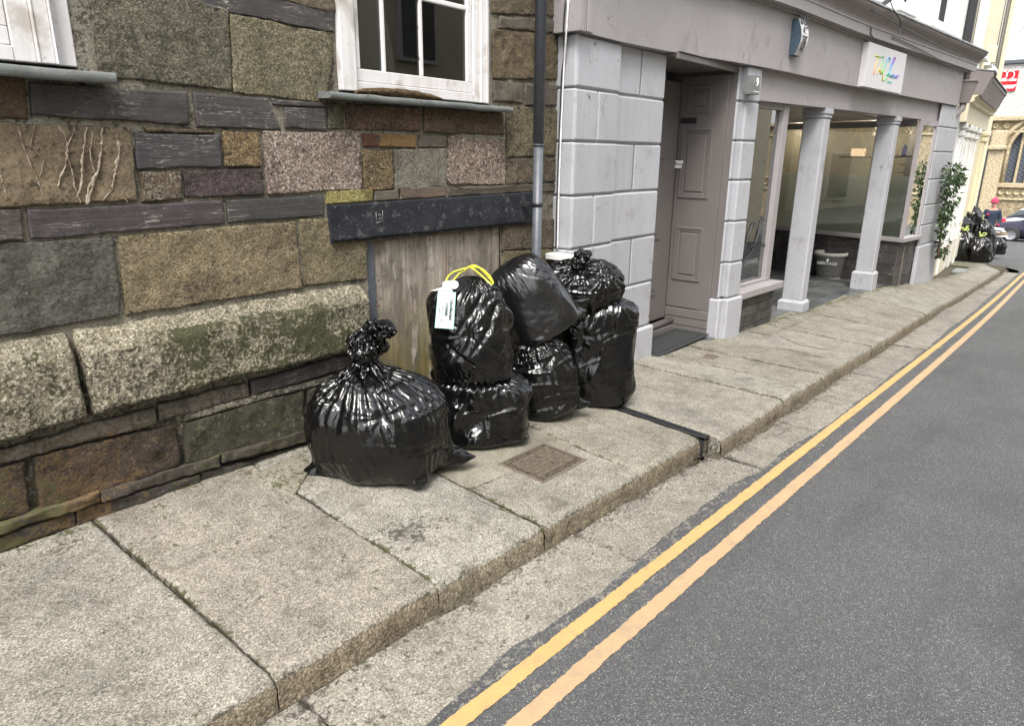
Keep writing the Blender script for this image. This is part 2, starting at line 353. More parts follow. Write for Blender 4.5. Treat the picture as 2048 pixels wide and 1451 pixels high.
c = m.mix(m.ramp(m.noise(9, 4, .6, 0, m.mapv((3, 3, .6))), [(.62, 0), (.68, .6)]), c, (.27, .15, .10)); c = m.mix(m.ramp(m.noise(1, 5, .7, .8, m.mapv((6, 6, 2.2))), [(.44, 0), (.60, .85)]), c, (.125, .11, .088)); c = m.mix(m.ramp(m.noise(11, 5, .75), [(.56, 0), (.64, .7)]), c, (.09, .08, .065)); c = m.mix(m.ramp(m.noise(1, 4, .7, .3, m.mapv((14, 14, 3))), [(.60, 0), (.70, .8)]), c, (.46, .42, .37)); c = m.mix(m.ramp(m.vor(17, 'F1', 0), [(.0, .8), (.045, 0)]), c, (.05, .04, .03)); m.col(c); m.bump(g, .4, .004); MT['plywood'] = m.m
# glass
def glass(name, tintc=(.75, .85, .82), transp=.75, rough=.0, spec=1.):
    m = bpy.data.materials.new(name); m.use_nodes = True; nt = m.node_tree; nt.nodes.clear()
    o = nt.nodes.new('ShaderNodeOutputMaterial'); mx = nt.nodes.new('ShaderNodeMixShader'); tr = nt.nodes.new('ShaderNodeBsdfTransparent'); gl = nt.nodes.new('ShaderNodeBsdfGlossy')
    fr = nt.nodes.new('ShaderNodeFresnel'); fr.inputs[0].default_value = 1.5; ad = nt.nodes.new('ShaderNodeMath'); ad.operation = 'ADD'; ad.inputs[1].default_value = 1-transp; ad.use_clamp = True
    tr.inputs[0].default_value = (*tintc, 1); gl.inputs['Roughness'].default_value = rough; gl.inputs[0].default_value = (1, 1, 1, 1)
    nt.links.new(fr.outputs[0], ad.inputs[0]); nt.links.new(ad.outputs[0], mx.inputs[0]); nt.links.new(tr.outputs[0], mx.inputs[1]); nt.links.new(gl.outputs[0], mx.inputs[2]); nt.links.new(mx.outputs[0], o.inputs[0])
    MT[name] = m; return m
glass('glass', (.92, .95, .93), .95); glass('glass_reflect', (.62, .70, .67), .80); glass('window_glass', (.35, .38, .41), .97)
# frosted film: diffuse translucency + faint sheen
m = bpy.data.materials.new('frosted'); m.use_nodes = True; nt = m.node_tree; nt.nodes.clear()
o = nt.nodes.new('ShaderNodeOutputMaterial'); mx = nt.nodes.new('ShaderNodeMixShader'); df = nt.nodes.new('ShaderNodeBsdfDiffuse'); tl = nt.nodes.new('ShaderNodeBsdfTranslucent'); m3 = nt.nodes.new('ShaderNodeMixShader'); rf = nt.nodes.new('ShaderNodeBsdfRefraction')
df.inputs[0].default_value = (.72, .77, .74, 1); tl.inputs[0].default_value = (.60, .64, .58, 1); rf.inputs['Roughness'].default_value = .5; rf.inputs['IOR'].default_value = 1.12; mx.inputs[0].default_value = .35; m3.inputs[0].default_value = .5
nt.links.new(df.outputs[0], mx.inputs[1]); nt.links.new(tl.outputs[0], mx.inputs[2]); nt.links.new(mx.outputs[0], m3.inputs[1]); nt.links.new(rf.outputs[0], m3.inputs[2]); nt.links.new(m3.outputs[0], o.inputs[0]); MT['frosted'] = m
def emit(name, c, st):
    m = bpy.data.materials.new(name); m.use_nodes = True; b = m.node_tree.nodes['Principled BSDF']; b.inputs['Base Color'].default_value = (*c, 1)
    b.inputs['Emission Color'].default_value = (*c, 1); b.inputs['Emission Strength'].default_value = st; MT[name] = m
emit('lamp', (1, .82, .6), 6); emit('candle_box', (1., .68, .42), .35)
# black bin-bag film
def film(name, rough, spec=.55, base=.008, sc=1.):
    m = Mat(name, rough, spec); m.col((base, base, base*1.08))
    m.b.inputs['IOR'].default_value = 1.5
    r = m.ramp(m.noise(7*sc, 3, .6), [(.3, rough*.8), (.7, rough*1.3)]); m.ro(r)
    n1 = m.noise(26*sc, 2, .5, 1.8); rid = m.math('ABSOLUTE', m.math('SUBTRACT', n1, .5))
    m.bump(rid, .30, .006); MT[name] = m.m
film('film', .135, .55, .003); film('film_smooth', .20, .8, .005, .6)
# ================================================================ the ground
def smooth_c(P, n=14):
    P = np.array(P); d = np.concatenate([[0], np.cumsum(np.linalg.norm(np.diff(P, axis=0), axis=1))]); q = np.linspace(0, d[-1], n*len(P)); R_ = np.stack([np.interp(q, d, P[:, i]) for i in range(3)], -1)
    R_[:, :2] += .004*np.column_stack([vn(R_, 60, 1), vn(R_, 60, 2)]); R_[:, 2] = zp(R_[:, 0], R_[:, 1]); return R_
bb = MB()
X = np.concatenate([np.linspace(-8, 30, 40), np.linspace(32, 60, 8), [120, 300, 500]]); Yg = np.array([-300, -60, -20, -8, -4, 0, 2, 4, 8, 20, 60, 300.])
P = np.array([[(x, y, zr(x)-.12) for x in X] for y in Yg]); bb.grid(P, 0); kind(bb.build('ground', MT['asphalt']))
KERB = [(556, 1355), (873, 1165), (1100, 1050), (1287, 945), (1405, 872)]
KERB2 = [(1440, 880), (1500, 850), (1563, 800), (1612, 773), (1690, 725), (1790, 664), (1860, 613), (1932, 586), (1990, 548), (2015, 530)]
k1 = np.array([onroad(x, y, .12)[:2] for x, y in KERB]); k2 = np.array([onroad(x, y, .12)[:2] for x, y in KERB2])
k1 = np.vstack([[(-4, k1[0][1]+.06)], k1, [(k1[-1][0]+.3, k1[-1][1])]])
for K_ in (k1, k2):
    pf = np.polyfit(K_[:, 0], K_[:, 1], 1 if K_ is k1 else 2); K_[:, 1] = .25*K_[:, 1]+.75*np.polyval(pf, K_[:, 0])
XD = (onroad(1412, 868, .12)[0]+onroad(1437, 885, .12)[0])/2           # the drain channel that crosses the pavement
def yk(x):
    a = np.interp(x, k1[:, 0], k1[:, 1]); b = np.interp(x, k2[:, 0], k2[:, 1]); return np.where(np.asarray(x) < XD, a, b)
XEND = onroad(2015, 530, .12)[0]
def ywall(x):
    x = np.asarray(x, float); return np.where(x < 3.84, 2.86, np.where(x > 6.45, yp(x)+.02, yp(x)+.1))
def slabmesh(mb, c4, zf, step=.02, rnd=.022, depth=.14, mat=0, fmat=None, seed=0, tint=(1, 1, 1), wear=None, jit=.004, gap=.004, rough=.0022, tilt=.003, front=None):
    """one worn stone slab: c4 = corners (kerb-left, kerb-right, wall-right, wall-left) in plan"""
    c = np.array(c4, float); L = max(np.linalg.norm(c[1]-c[0]), np.linalg.norm(c[2]-c[3])); W = max(np.linalg.norm(c[3]-c[0]), np.linalg.norm(c[2]-c[1]))
    def ax(Lg):
        e = np.array([0, .003, .008, .016, .03])/Lg; n = max(2, int(Lg/step)); mid = np.linspace(e[-1], 1-e[-1], n)
        return np.concatenate([e[:-1], mid, (1-e[:-1])[::-1]])
    u = ax(L); v = ax(W); U, V = np.meshgrid(u, v)
    g = gap
    P = ((1-U)*(1-V))[..., None]*c[0]+(U*(1-V))[..., None]*c[1]+(U*V)[..., None]*c[2]+((1-U)*V)[..., None]*c[3]
    du, dv = np.minimum(U, 1-U)*L, np.minimum(V, 1-V)*W
    cen = c.mean(0); e = np.minimum(du, dv)
    P3 = np.dstack([P, np.zeros(P.shape[:2])])
    wob = np.dstack([vn(P3, 9, seed), vn(P3, 9, seed+5)])*jit*2+np.dstack([vn(P3, 40, seed), vn(P3, 40, seed+5)])*jit*.8
    toC = cen-P; P = P+wob+toC/np.linalg.norm(toC, axis=2, keepdims=True).clip(.01)*g*(e < .02)[..., None]
    z = zf(P[..., 0], P[..., 1])
    r = rnd*(1+.6*fbm(P3, 6, 2, seed+3))
    kk = np.clip(1-V*W/(r*2.2), 0, 1); ed = np.clip(1-e/(r*.8), 0, 1)
    z = z-.35*rnd*ed**2-rnd*1.1*kk**2.2+rough*fbm(P3, 28, 3, seed+9)+rough*1.5*vn(P3, 6, seed+2)
    rs = np.random.RandomState(seed); z = z+tilt*rs.randn()*(U-.5)+tilt*.6*rs.randn()
    wr = np.zeros(P.shape[:2]+(4,))
    if wear is not None: wr = wear(P[..., 0], P[..., 1], e, du, dv)
    Q = np.dstack([P, z]); mb.grid(Q, mat, True, wr, tint)
    # skirts
    def skirt(line, wl, n, m_, k, flip):
        t = np.linspace(0, 1, k)
        out = np.array([line+np.array([0, 0, -1.])*(depth*q)+(n*(.010*math.sin(math.pi*min(1, q*1.6))*0+.007)*(q > 0)) for q in t])
        if m_ == (fmat if fmat is not None else mat) and k > 3:
            nz = fbm(out, 22, 3, seed+4); out = out+n*(.008*nz*np.minimum(1, t*3)[:, None])[..., None]; wl = wl*np.array([.35, 0, .3, 1])
        w2 = np.broadcast_to(wl[None], (k,)+wl.shape).copy(); mb.grid(out, m_, True, w2, tint, flip=flip)
    fm = fmat if fmat is not None else mat
    nf = np.array([0, -1., 0])
    skirt(Q[0], wr[0], nf*1., fm, 9, True)
    skirt(Q[-1], wr[-1], -nf, mat, 2, False); skirt(Q[:, 0], wr[:, 0], np.array([-1., 0, 0])*0, mat, 3, False); skirt(Q[:, -1], wr[:, -1], np.array([1., 0, 0])*0, mat, 3, True)
# ---- gutter stones beside the asphalt
gt = MB()
GJ = [onroad(x, y)[0] for x, y in ((597, 1400), (1145, 1068), (1425, 908), (1545, 838), (1617, 795), (1700, 745), (1790, 690), (1870, 640), (1915, 608), (1960, 575))]
GJ = [-4, -2.2, -.6]+GJ; GJ += [GJ[-1]+2, GJ[-1]+4.2]
def gz(x, y): return zr(x)-.003*0
def gw(x, y, e, du, dv):
    w = np.zeros(x.shape+(4,)); P3 = np.dstack([x, y, x*0]); w[..., 2] = .32*np.exp(-e/.02)+.12+.2*np.exp(-np.abs(y-yk(x)+.02)/.05); w[..., 0] = .28*np.exp(-np.abs(y-yk(x))/.06); return w
for i in range(len(GJ)-1):
    a, b = GJ[i], GJ[i+1]
    if a > XEND-.3: break
    b = min(b, XEND)
    slabmesh(gt, [(a, yk(a)-.44), (b, yk(b)-.44), (b, float(yk(b-1e-4))+.05), (a, float(yk(a+1e-4))+.05)], gz, .03, .006, .09, 0, None, 70+i, (1-.05*(i % 3),)*3, gw, .007, .003, .0016)
kind(gt.build('gutter', MT['granite_gutter']))
# dirt and crumbled mortar in the angle between kerb and gutter
dm = MB(); xs = np.arange(-3, XEND, .02); rows = []
for k, (dy, dz) in enumerate(((.05, .02), (.01, .012), (-.012, .008), (-.035, .0045), (-.07, -.004))):
    Y = yk(xs)+dy; P3 = np.stack([xs, Y, xs*0], -1); wv = np.clip(.5+1.2*fbm(P3, 3, 3, 5), 0, 1)
    Y = yk(xs)+dy*(1 if dy > 0 else wv*.55); rows.append(np.stack([xs, Y, zr(xs)+dz*(.4+wv)+.003*vn(P3, 60, 3)*(k < 4)], -1))
dm.grid(np.array(rows), 0, True)
rs = np.random.RandomState(4)
for i in range(300):
    x = rs.uniform(.2, 9); s = rs.uniform(.003, .009); y = yk(x)-rs.uniform(.0, .05); c = np.array([x, y, zr(x)+.008])
    V = c+s*rs.uniform(-1, 1, (8, 3)); dm.add(V, [[0, 1, 2], [0, 2, 3], [1, 2, 3], [4, 5, 6], [4, 6, 7], [5, 6, 7], [0, 4, 5], [2, 6, 7]], 1)
kind(dm.build('kerb_dirt', [MT['dirt'], MT['mortar']]), 'stuff')
# ---- asphalt with a ragged edge over the gutter stones, turning the corner at the far end
EDGE = [(835, 1451), (1000, 1305), (1180, 1185), (1285, 1106), (1400, 1012), (1465, 965), (1522, 935), (1560, 905), (1640, 857), (1700, 812), (1760, 765), (1840, 703), (1890, 663), (1945, 622), (1990, 583), (2022, 558)]
ee = np.array([onroad(x, y)[:2] for x, y in EDGE]); ee = np.vstack([[(-5, ee[0][1]+.1), (.2, ee[0][1]+.03)], ee])
XC = ee[-1][0]                                                       # start of the street corner
def yedge(x):
    y = np.interp(x, ee[:, 0], ee[:, 1]); P3 = np.stack([x, x*0, x*0], -1)
    y = y+.013*fbm(P3, 3.5, 3, 8)+.007*fbm(P3, 35, 2, 9)
    return y
RC = 2.4
def corner(x, off):            # kerb / edge curve round the street corner
    x0 = XEND-.3; d = np.clip((x-x0)/RC, 0, 1); return np.where(x > x0, RC*(1-np.sqrt(np.maximum(0, 1-d**2)))+np.where(d >= 1, 30, 0), 0)
xs = np.concatenate([np.arange(-5, 16, .015), np.arange(16, 60, .5)])
ye = yedge(xs)+corner(xs, 0)
rd = MB(); fr = np.array([0, .004, .02, .06, .15, .35, .6, .8, 1.]); rows = []
for q in fr:
    Y = ye-(ye+4.6)*q; z = zr(xs)+.006*(1 if q > .003 else 0)-.004*(q <= .003); rows.append(np.stack([xs, Y, z+(.0015*vn(np.stack([xs, Y, xs*0], -1), 4, 2) if q > .01 else 0)], -1))
W = np.zeros((len(fr), len(xs), 4)); W[0:2, :, 1] = .3; W[2, :, 1] = .18; W[3, :, 1] = .05
rd.grid(np.array(rows), 0, True, W); kind(rd.build('road', MT['asphalt']))
# ---- double yellow lines, a strip of paint each
L1a = [(868, 1475), (890, 1451), (1204, 1200), (1500, 962), (1660, 860), (1790, 745), (1880, 672), (1973, 621), (2008, 585), (2046, 540)]
yl = MB()
def ctr(pts): return np.array([onroad(x, y)[:2] for x, y in pts])
c1 = ctr([(918, 1451), (1222, 1200), (1517, 968), (1660, 868), (1800, 752), (1895, 668), (1975, 620), (2030, 560), (2055, 530)])
c2 = ctr([(1045, 1451), (1321, 1200), (1660, 914), (1750, 840), (1900, 700), (1993, 620), (2042, 565)])
def lineY(c):
    p = np.polyfit(c[:, 0], c[:, 1], 3); return lambda x: np.polyval(p, np.clip(x, .5, 14))
def paintline(cf, hw, mat, seed, x0=-2, x1=None):
    x1 = x1 or XEND+.1; xs = np.arange(x0, x1, .006); P3 = np.stack([xs, xs*0, xs*0], -1)
    a = cf(xs)+hw+.0035*fbm(P3, 60, 2, seed)+.0012*vn(P3, 9, seed); b = cf(xs)-hw+.0035*fbm(P3, 60, 2, seed+4)+.0012*vn(P3, 9, seed+2)
    rows = [np.stack([xs, a*(1-q)+b*q, zr(xs)+.011], -1) for q in (0, .5, 1)]; yl.grid(np.array(rows), mat, True)
f1, f2 = lineY(c1), lineY(c2)
paintline(f1, .028, 0, 3); paintline(f2, .031, 1, 11)
kind(yl.build('road_marking', [MT['yellow_paint'], MT['faded_paint'], MT['white_paint_road']]))
# ---- pavement slabs, each one a worn granite stone
pv = MB(); pz = lambda x, y: zp(x, y)
def pw(x, y, e, du, dv):
    w = np.zeros(x.shape+(4,)); dw = ywall(x)-y; dk = y-yk(x); P3 = np.dstack([x, y, x*0])
    w[..., 0] = .42*np.exp(-np.maximum(dw, 0)/.12)+.65*np.exp(-du/.013)*(.6+.5*vn(P3, 3, 1))+.10*np.exp(-dk/.05)+.06
    w[..., 2] = .42*np.exp(-e/.006)+.30*np.clip(1-dw/.55, 0, 1)*np.clip(.4+fbm(P3, 4, 3, 16), 0, 1)+.22*np.exp(-np.abs(y-1.78-.10*np.sin(x*1.7)-.10*(x-.8))/.018)*(x < 1.9)+.25*np.exp(-((x-1.62)**2+(y-1.85)**2)/.012)*1.6+.18*np.clip(fbm(P3, 2.2, 3, 6), 0, 1)
    w[..., 1] = .30*np.exp(-np.maximum(dw, 0)/.30)
    return w
J = [(-3.2, -3.2), (-1.5, -1.45), (-.35, -.32)]
for (a, b) in (((550, 1352), (200, 1050)), ((873, 1166), (597, 985)), ((1098, 1058), (908, 962)), ((1287, 946), (1052, 848))):
    p, q = onroad(*a, .12), onpave(*b); J.append((p[0], p[0]+(q[0]-p[0])*(2.86-p[1])/(q[1]-p[1])))
J.append((XD-.035, XD+.03)); nA = len(J)
KX = [(1500, 830), (1561, 797), (1612, 771), (1647, 748), (1690, 722), (1740, 690), (1795, 660), (1850, 625), (1895, 600), (1932, 586), (1968, 565), (2000, 540)]
J.append((XD+.035, XD+.10))
for k in KX: p = onroad(*k, .12); J.append((p[0], p[0]+.06))
tn = [(.93, .90, .84), (1.02, 1, .97), (1.03, 1.01, .97), (1.0, .95, .90), (1.06, 1.05, 1.02), (.95, .93, .88)]
for i in range(len(J)-1):
    if i == nA-1: continue
    (a, aw), (b, bw) = J[i], J[i+1]; W0 = lambda x: float(ywall(x))+.06
    nat = i
    ek = 1e-4
    A, B = (a, float(yk(a+ek))), (b, float(yk(b-ek))); C, D = (bw, W0(bw)), (aw, W0(aw))
    if i == 5:      # concrete repair round the manhole, with a granite kerb stone in front
        t = .30; lp = lambda p, q: (p[0]+(q[0]-p[0])*t, p[1]+(q[1]-p[1])*t)
        slabmesh(pv, [A, B, lp(B, C), lp(A, D)], pz, .02, .018, .15, 0, 2, 20+i, (.97, .95, .9), pw, gap=.0065, jit=.0016)
        slabmesh(pv, [lp(A, D), lp(B, C), C, D], pz, .02, .004, .05, 1, 1, 40+i, (1, 1, 1), pw, .002, .0005, .001, .0005)
    else:
        slabmesh(pv, [A, B, C, D], pz, .02, .018, .15, 0, 2, 20+i, tn[i % 6], pw, gap=.0065, jit=.0016)
XP = J[-1][0]
# beyond: paving to the street corner
slabmesh(pv, [(XP, float(yk(XP))), (XEND+1.2, float(yk(XEND))+.9), (XEND+1.6, 5.), (XP+.1, 5.)], pz, .1, .02, .15, 0, 2, 91, (1, 1, 1), pw)
kind(pv.build('pavement', [MT['granite_paving'], MT['concrete'], MT['granite_kerb_face']]))
# bed under the slabs (seen as dark joints)
bd = MB(); xs = np.linspace(-3.2, XEND, 60); rows = [np.stack([xs, yk(xs)+.03, zr(xs)-.02], -1), np.stack([xs, yk(xs)+.03, zp(xs, yk(xs))-.03], -1), np.stack([xs, xs*0+4.6, zp(xs, 2.5)-.03], -1)]
bd.grid(np.array(rows), 0); kind(bd.build('pavement_bed', MT['dirt']))
# a wedge of old green concrete filling the corner by the wall, and hairline cracks
wg = MB(); c_ = [onpave(*p)[:2] for p in ((588, 992), (622, 930), (596, 905), (505, 953))]; cc_ = np.mean(c_, 0); P_ = []
n_e = 14; ring = []
for i in range(4):
    for k in range(n_e): ring.append(np.array(c_[i])*(1-k/n_e)+np.array(c_[(i+1) % 4])*k/n_e)
ring = np.array(ring); r3 = np.column_stack([ring, ring[:, 0]*0]); ring = ring+np.column_stack([vn(r3, 30, 2), vn(r3, 30, 3)])*.006
rows = []
for q in (0, 0, .06, .3, .6, .99):
    R2 = ring*(1-q)+cc_*q; rows.append(np.column_stack([R2, zp(R2[:, 0], R2[:, 1])+(.0035+.0015*vn(np.column_stack([R2, R2[:, 0]*0]), 20, 4) if len(rows) else -.004)]))
W = np.zeros((6, len(ring), 4)); W[..., 0] = .34; W[..., 2] = .2; wg.grid(np.array(rows), 0, True, W, closed=True, flip=True)
kind(wg.build('pavement_patch', MT['concrete']))
ck = MB()
for pl in (((622, 932), (612, 950), (600, 968), (590, 990)), ((906, 965), (940, 985), (962, 1003), (1010, 1022), (1050, 1035), (1098, 1058)), ((1510, 712), (1580, 705), (1640, 716)), ((1560, 672), (1600, 690), (1660, 700))):
    P_ = smooth_c([onpave(*p) for p in pl]); ck.tube(P_+np.array([0, 0, .0012]), .0022, 0, 4)
kind(ck.build('pavement_crack', MT['dirt']), 'stuff')
# ---- drain channel: two iron sides with a slot, opening through the kerb
dc = MB(); y0, y1 = float(yk(XD-.1))-.005, 2.8
for yy0, yy1 in ((y0, y1),):
    for x0, x1, dz in ((-.034, -.006, .0), (.008, .032, .0)):
        ys = np.linspace(yy0, yy1, 30)
        for zt, zb in ((.002, -.012),):
            pr = [(XD+x0, zb), (XD+x0, zt), (XD+x1, zt), (XD+x1, zb)]
            dc.grid(np.array([[(px+.05*(y-y0), y, zp(XD, y)+z) for y in ys] for px, z in pr]), 0, False)
            V = [(px, y0, zp(XD, y0)+z) for px, z in pr]; dc.add(V, [[0, 1, 2, 3]], 0)
ys = np.linspace(y0+.002, y1, 20); dc.grid(np.array([[(XD+x+.05*(y-y0), y, zp(XD, y)+z) for y in ys] for x, z in ((-.034, .0), (-.034, -.10), (.034, -.10), (.034, 0))]), 1, False)
for x in (-.036, .028): dc.box(XD+x, XD+x+.008, y0-.012, y0+.02, zr(XD)+.0, zp(XD, y0)+.001, 0)
dc.box(XD-.036, XD+.036, y0-.012, y0+.02, zp(XD, y0)-.010, zp(XD, y0)+.001, 0)
o = dc.build('drain_channel', [MT['black_metal'], MT['dirt']]); tag(o, 'black iron slot drain crossing the pavement to an open end in the kerb', 'drain')
# ---- manhole cover: frame and chequered lid
q = [onpave(*p) for p in ((1000, 927), (1087, 888), (1173, 920), (1083, 965))]
mc = np.mean([p for p in q], 0); e1 = (q[3]-q[0]+q[2]-q[1])/2; e2 = (q[1]-q[0]+q[2]-q[3])/2
l1, l2 = np.linalg.norm(e1[:2]), np.linalg.norm(e2[:2]); e1 = e1/np.linalg.norm(e1); nrm = np.cross(e1, e2/np.linalg.norm(e2)); nrm /= np.linalg.norm(nrm); nrm *= np.sign(nrm[2]); e2 = np.cross(nrm, e1); e2 *= np.sign(np.dot(e2, q[1]-q[0]))
mh = thing('manhole_cover', 'rectangular rusty iron manhole cover with basket-weave pattern set in the concrete patch', 'manhole cover', tuple(mc))
def mhbox(mb, a0, a1, b0, b1, h0, h1, mat=0, rot=0):
    V = []
    for a in (a0, a1):
        for b in (b0, b1):
            for h in (h0, h1): V.append(mc+e1*a+e2*b+nrm*h)
    mb.add(V, [[0, 1, 3, 2], [4, 6, 7, 5], [0, 4, 5, 1], [2, 3, 7, 6], [0, 2, 6, 4], [1, 5, 7, 3]], mat)
fr_ = MB(); A, B_ = l1/2, l2/2
for s in (-1, 1): mhbox(fr_, s*A-.006, s*A+.006, -B_-.006, B_+.006, -.01, .0055); mhbox(fr_, -A+.006, A-.006, s*B_-.006, s*B_+.006, -.01, .0055)
fr_.build('frame', MT['iron'], mh)
ld = MB(); mhbox(ld, -A+.008, A-.008, -B_+.008, B_-.008, -.01, .0025, 1)
cell = .031; na = int((2*A-.05)/cell); nb = int((2*B_-.05)/cell)
for i in range(na):
    for j in range(nb):
        ca = (i-(na-1)/2)*cell; cb = (j-(nb-1)/2)*cell
        if (i, j) in ((1, nb//2), (na-2, nb//2)): continue
        if (i+j) % 2: 
            for o_ in (-.0075, .0075): mhbox(ld, ca-.013, ca+.013, cb+o_-.0042, cb+o_+.0042, .0026, .0075)
        else:
            for o_ in (-.0075, .0075): mhbox(ld, ca+o_-.0042, ca+o_+.0042, cb-.013, cb+.013, .0026, .0075)
ld.build('lid', [MT['iron'], MT['dirt']], mh)
for s in (-1, 1): kh = MB(); mhbox(kh, s*(A-.045)-.010, s*(A-.045)+.010, -.008, .008, .0036, .0045); kh.build('key_hole', MT['dirt'], mh)
# small access covers
for (px, py, L_, W_, nm, lb) in ((1420, 714, .13, .10, 'stopcock_cover', 'small brown iron stopcock cover in the paving before the house door'), (1920, 541, .62, .22, 'cellar_grating', 'long grey metal grating in the far pavement before the black bag pile')):
    p = onpave(px, py); gm = MB(); gm.box(p[0]-L_/2, p[0]+L_/2, p[1]-W_/2, p[1]+W_/2, p[2]-.02, p[2]+.009, 0, .003)
    n = 7
    for i in range(n):
        y = p[1]-W_/2+W_*(i+.5)/n; gm.box(p[0]-L_*.44, p[0]+L_*.44, y-W_/n*.22, y+W_/n*.22, p[2]+.009, p[2]+.012, 0)
    tag(gm.build(nm, MT['iron'] if L_ < .3 else MT['lead']), lb, 'cover' if L_ < .3 else 'grating')
# ================================================================ the old stone building
YU, YM, YPL, YB = 2.80, 2.814, 2.735, 2.785       # stone face, mortar face, plinth face, base course face
sb = thing('stone_building', 'old building of mixed granite and slate blocks with two white sash windows', 'building', (1.7, 2.9, 0))
STM = ['mortar', 'granite_tan', 'granite_dark', 'granite_pink', 'granite_grey', 'granite_orange', 'granite_purple', 'granite_plinth', 'rust_stone', 'brown_stone', 'grey_block', 'slate', 'slate_brown', 'sandstone', 'quartz']
SI = {n: i for i, n in enumerate(STM)}
wl = MB()
def wearw(P, moss=0., orange=0., dark=0.):
    """damp growth towards the foot of the wall, orange lichen at the left, limescale nowhere"""
    X, Y, Z = P[..., 0], P[..., 1], P[..., 2]; w = np.zeros(P.shape[:-1]+(4,)); n = fbm(P, 2.3, 3, 21); n2 = fbm(P, 1.4, 3, 33)
    base = np.clip((.62-Z)/.30, 0, 1)
    w[..., 0] = np.clip(base*.24+.5*n*base+moss+moss*2*n, 0, .55)
    w[..., 1] = np.clip(base*np.clip((1.35-X)/.5, 0, 1)*(.26+.7*n2)+orange, 0, .5)
    w[..., 2] = np.clip(dark+.25*np.clip(n+.2, 0, 1)+.42*base+.12, 0, 1)
    return w
def stone(c4, mat, Y=YU, seed=0, step=.012, amp=.009, fine=.004, rnd=.007, tint=(1, 1, 1), wear=(0, 0, 0), prof=None, wob=.006, sc=11, px=True, depth=.05):
    c = np.array([ony(x, y, Y)[[0, 2]] for x, y in c4]) if px else np.array(c4, float)     # TL TR BR BL
    c = c+np.sign(c-c.mean(0))*np.array([.004, .0065])
    L = max(np.linalg.norm(c[1]-c[0]), np.linalg.norm(c[2]-c[3])); H = max(np.linalg.norm(c[3]-c[0]), np.linalg.norm(c[2]-c[1]))
    def ax(Lg):
        e = np.array([0, .002, .005, .010])/Lg; n = max(2, int(Lg/step)); return np.concatenate([e[:-1], np.linspace(e[-1], 1-e[-1], n), (1-e[:-1])[::-1]])
    if min(L, H) < .03: 
        u = np.linspace(0, 1, max(3, int(L/step))); v = np.linspace(0, 1, 5)
        if L < .05: u = np.linspace(0, 1, 5)
    else: u, v = ax(L), ax(H)
    U, V = np.meshgrid(u, v)
    P = ((1-U)*(1-V))[..., None]*c[0]+(U*(1-V))[..., None]*c[1]+(U*V)[..., None]*c[2]+((1-U)*V)[..., None]*c[3]
    e = np.minimum(np.minimum(U, 1-U)*L, np.minimum(V, 1-V)*H)
    P3 = np.dstack([P[..., 0], np.full(U.shape, seed*.37), P[..., 1]])
    P = P+np.dstack([vn(P3, 8, seed), vn(P3, 8, seed+3)])*wob+np.dstack([vn(P3, 38, seed), vn(P3, 38, seed+3)])*wob*.55
    r = rnd*(1+.5*vn(P3, 15, seed+2)); k = np.clip(1-e/r, 0, 1)
    rough = amp*fbm(P3, sc, 3, seed+5)+fine*fbm(P3, 48, 3, seed+6, .6)
    off = (1-k**2.6)*(YM-Y+.006)-.006+rough*(1-.6*k)-.006*np.clip(fbm(P3, 5, 2, seed+12)-.25, 0, 1)*(amp > .005)          # height of the face above the mortar
    if prof is not None: off = off+prof(V*H, U*L)
    Q = np.dstack([P[..., 0], YM-off, P[..., 1]])
    edge = np.exp(-e/.008)
    W = wearw(Q, *wear); W[..., 2] += .20*edge
    if mat == 'granite_plinth': W[..., 0] = np.clip(W[..., 0]+.8*np.clip(fbm(P3, 3.2, 3, 44)+.2, 0, 1)*(V > .18)-.2*(V < .16), 0, .75); W[..., 2] = np.clip(W[..., 2]-.25*(V < .25)+.15*(V > .3), 0, 1)
    wl.grid(Q, SI[mat], True, W, tint)
T = lambda a, b=None, c=None: (a, a if b is None else b, a if c is None else c)
SL = dict(amp=.003, fine=.0015, rnd=.006, wob=.004, sc=7)
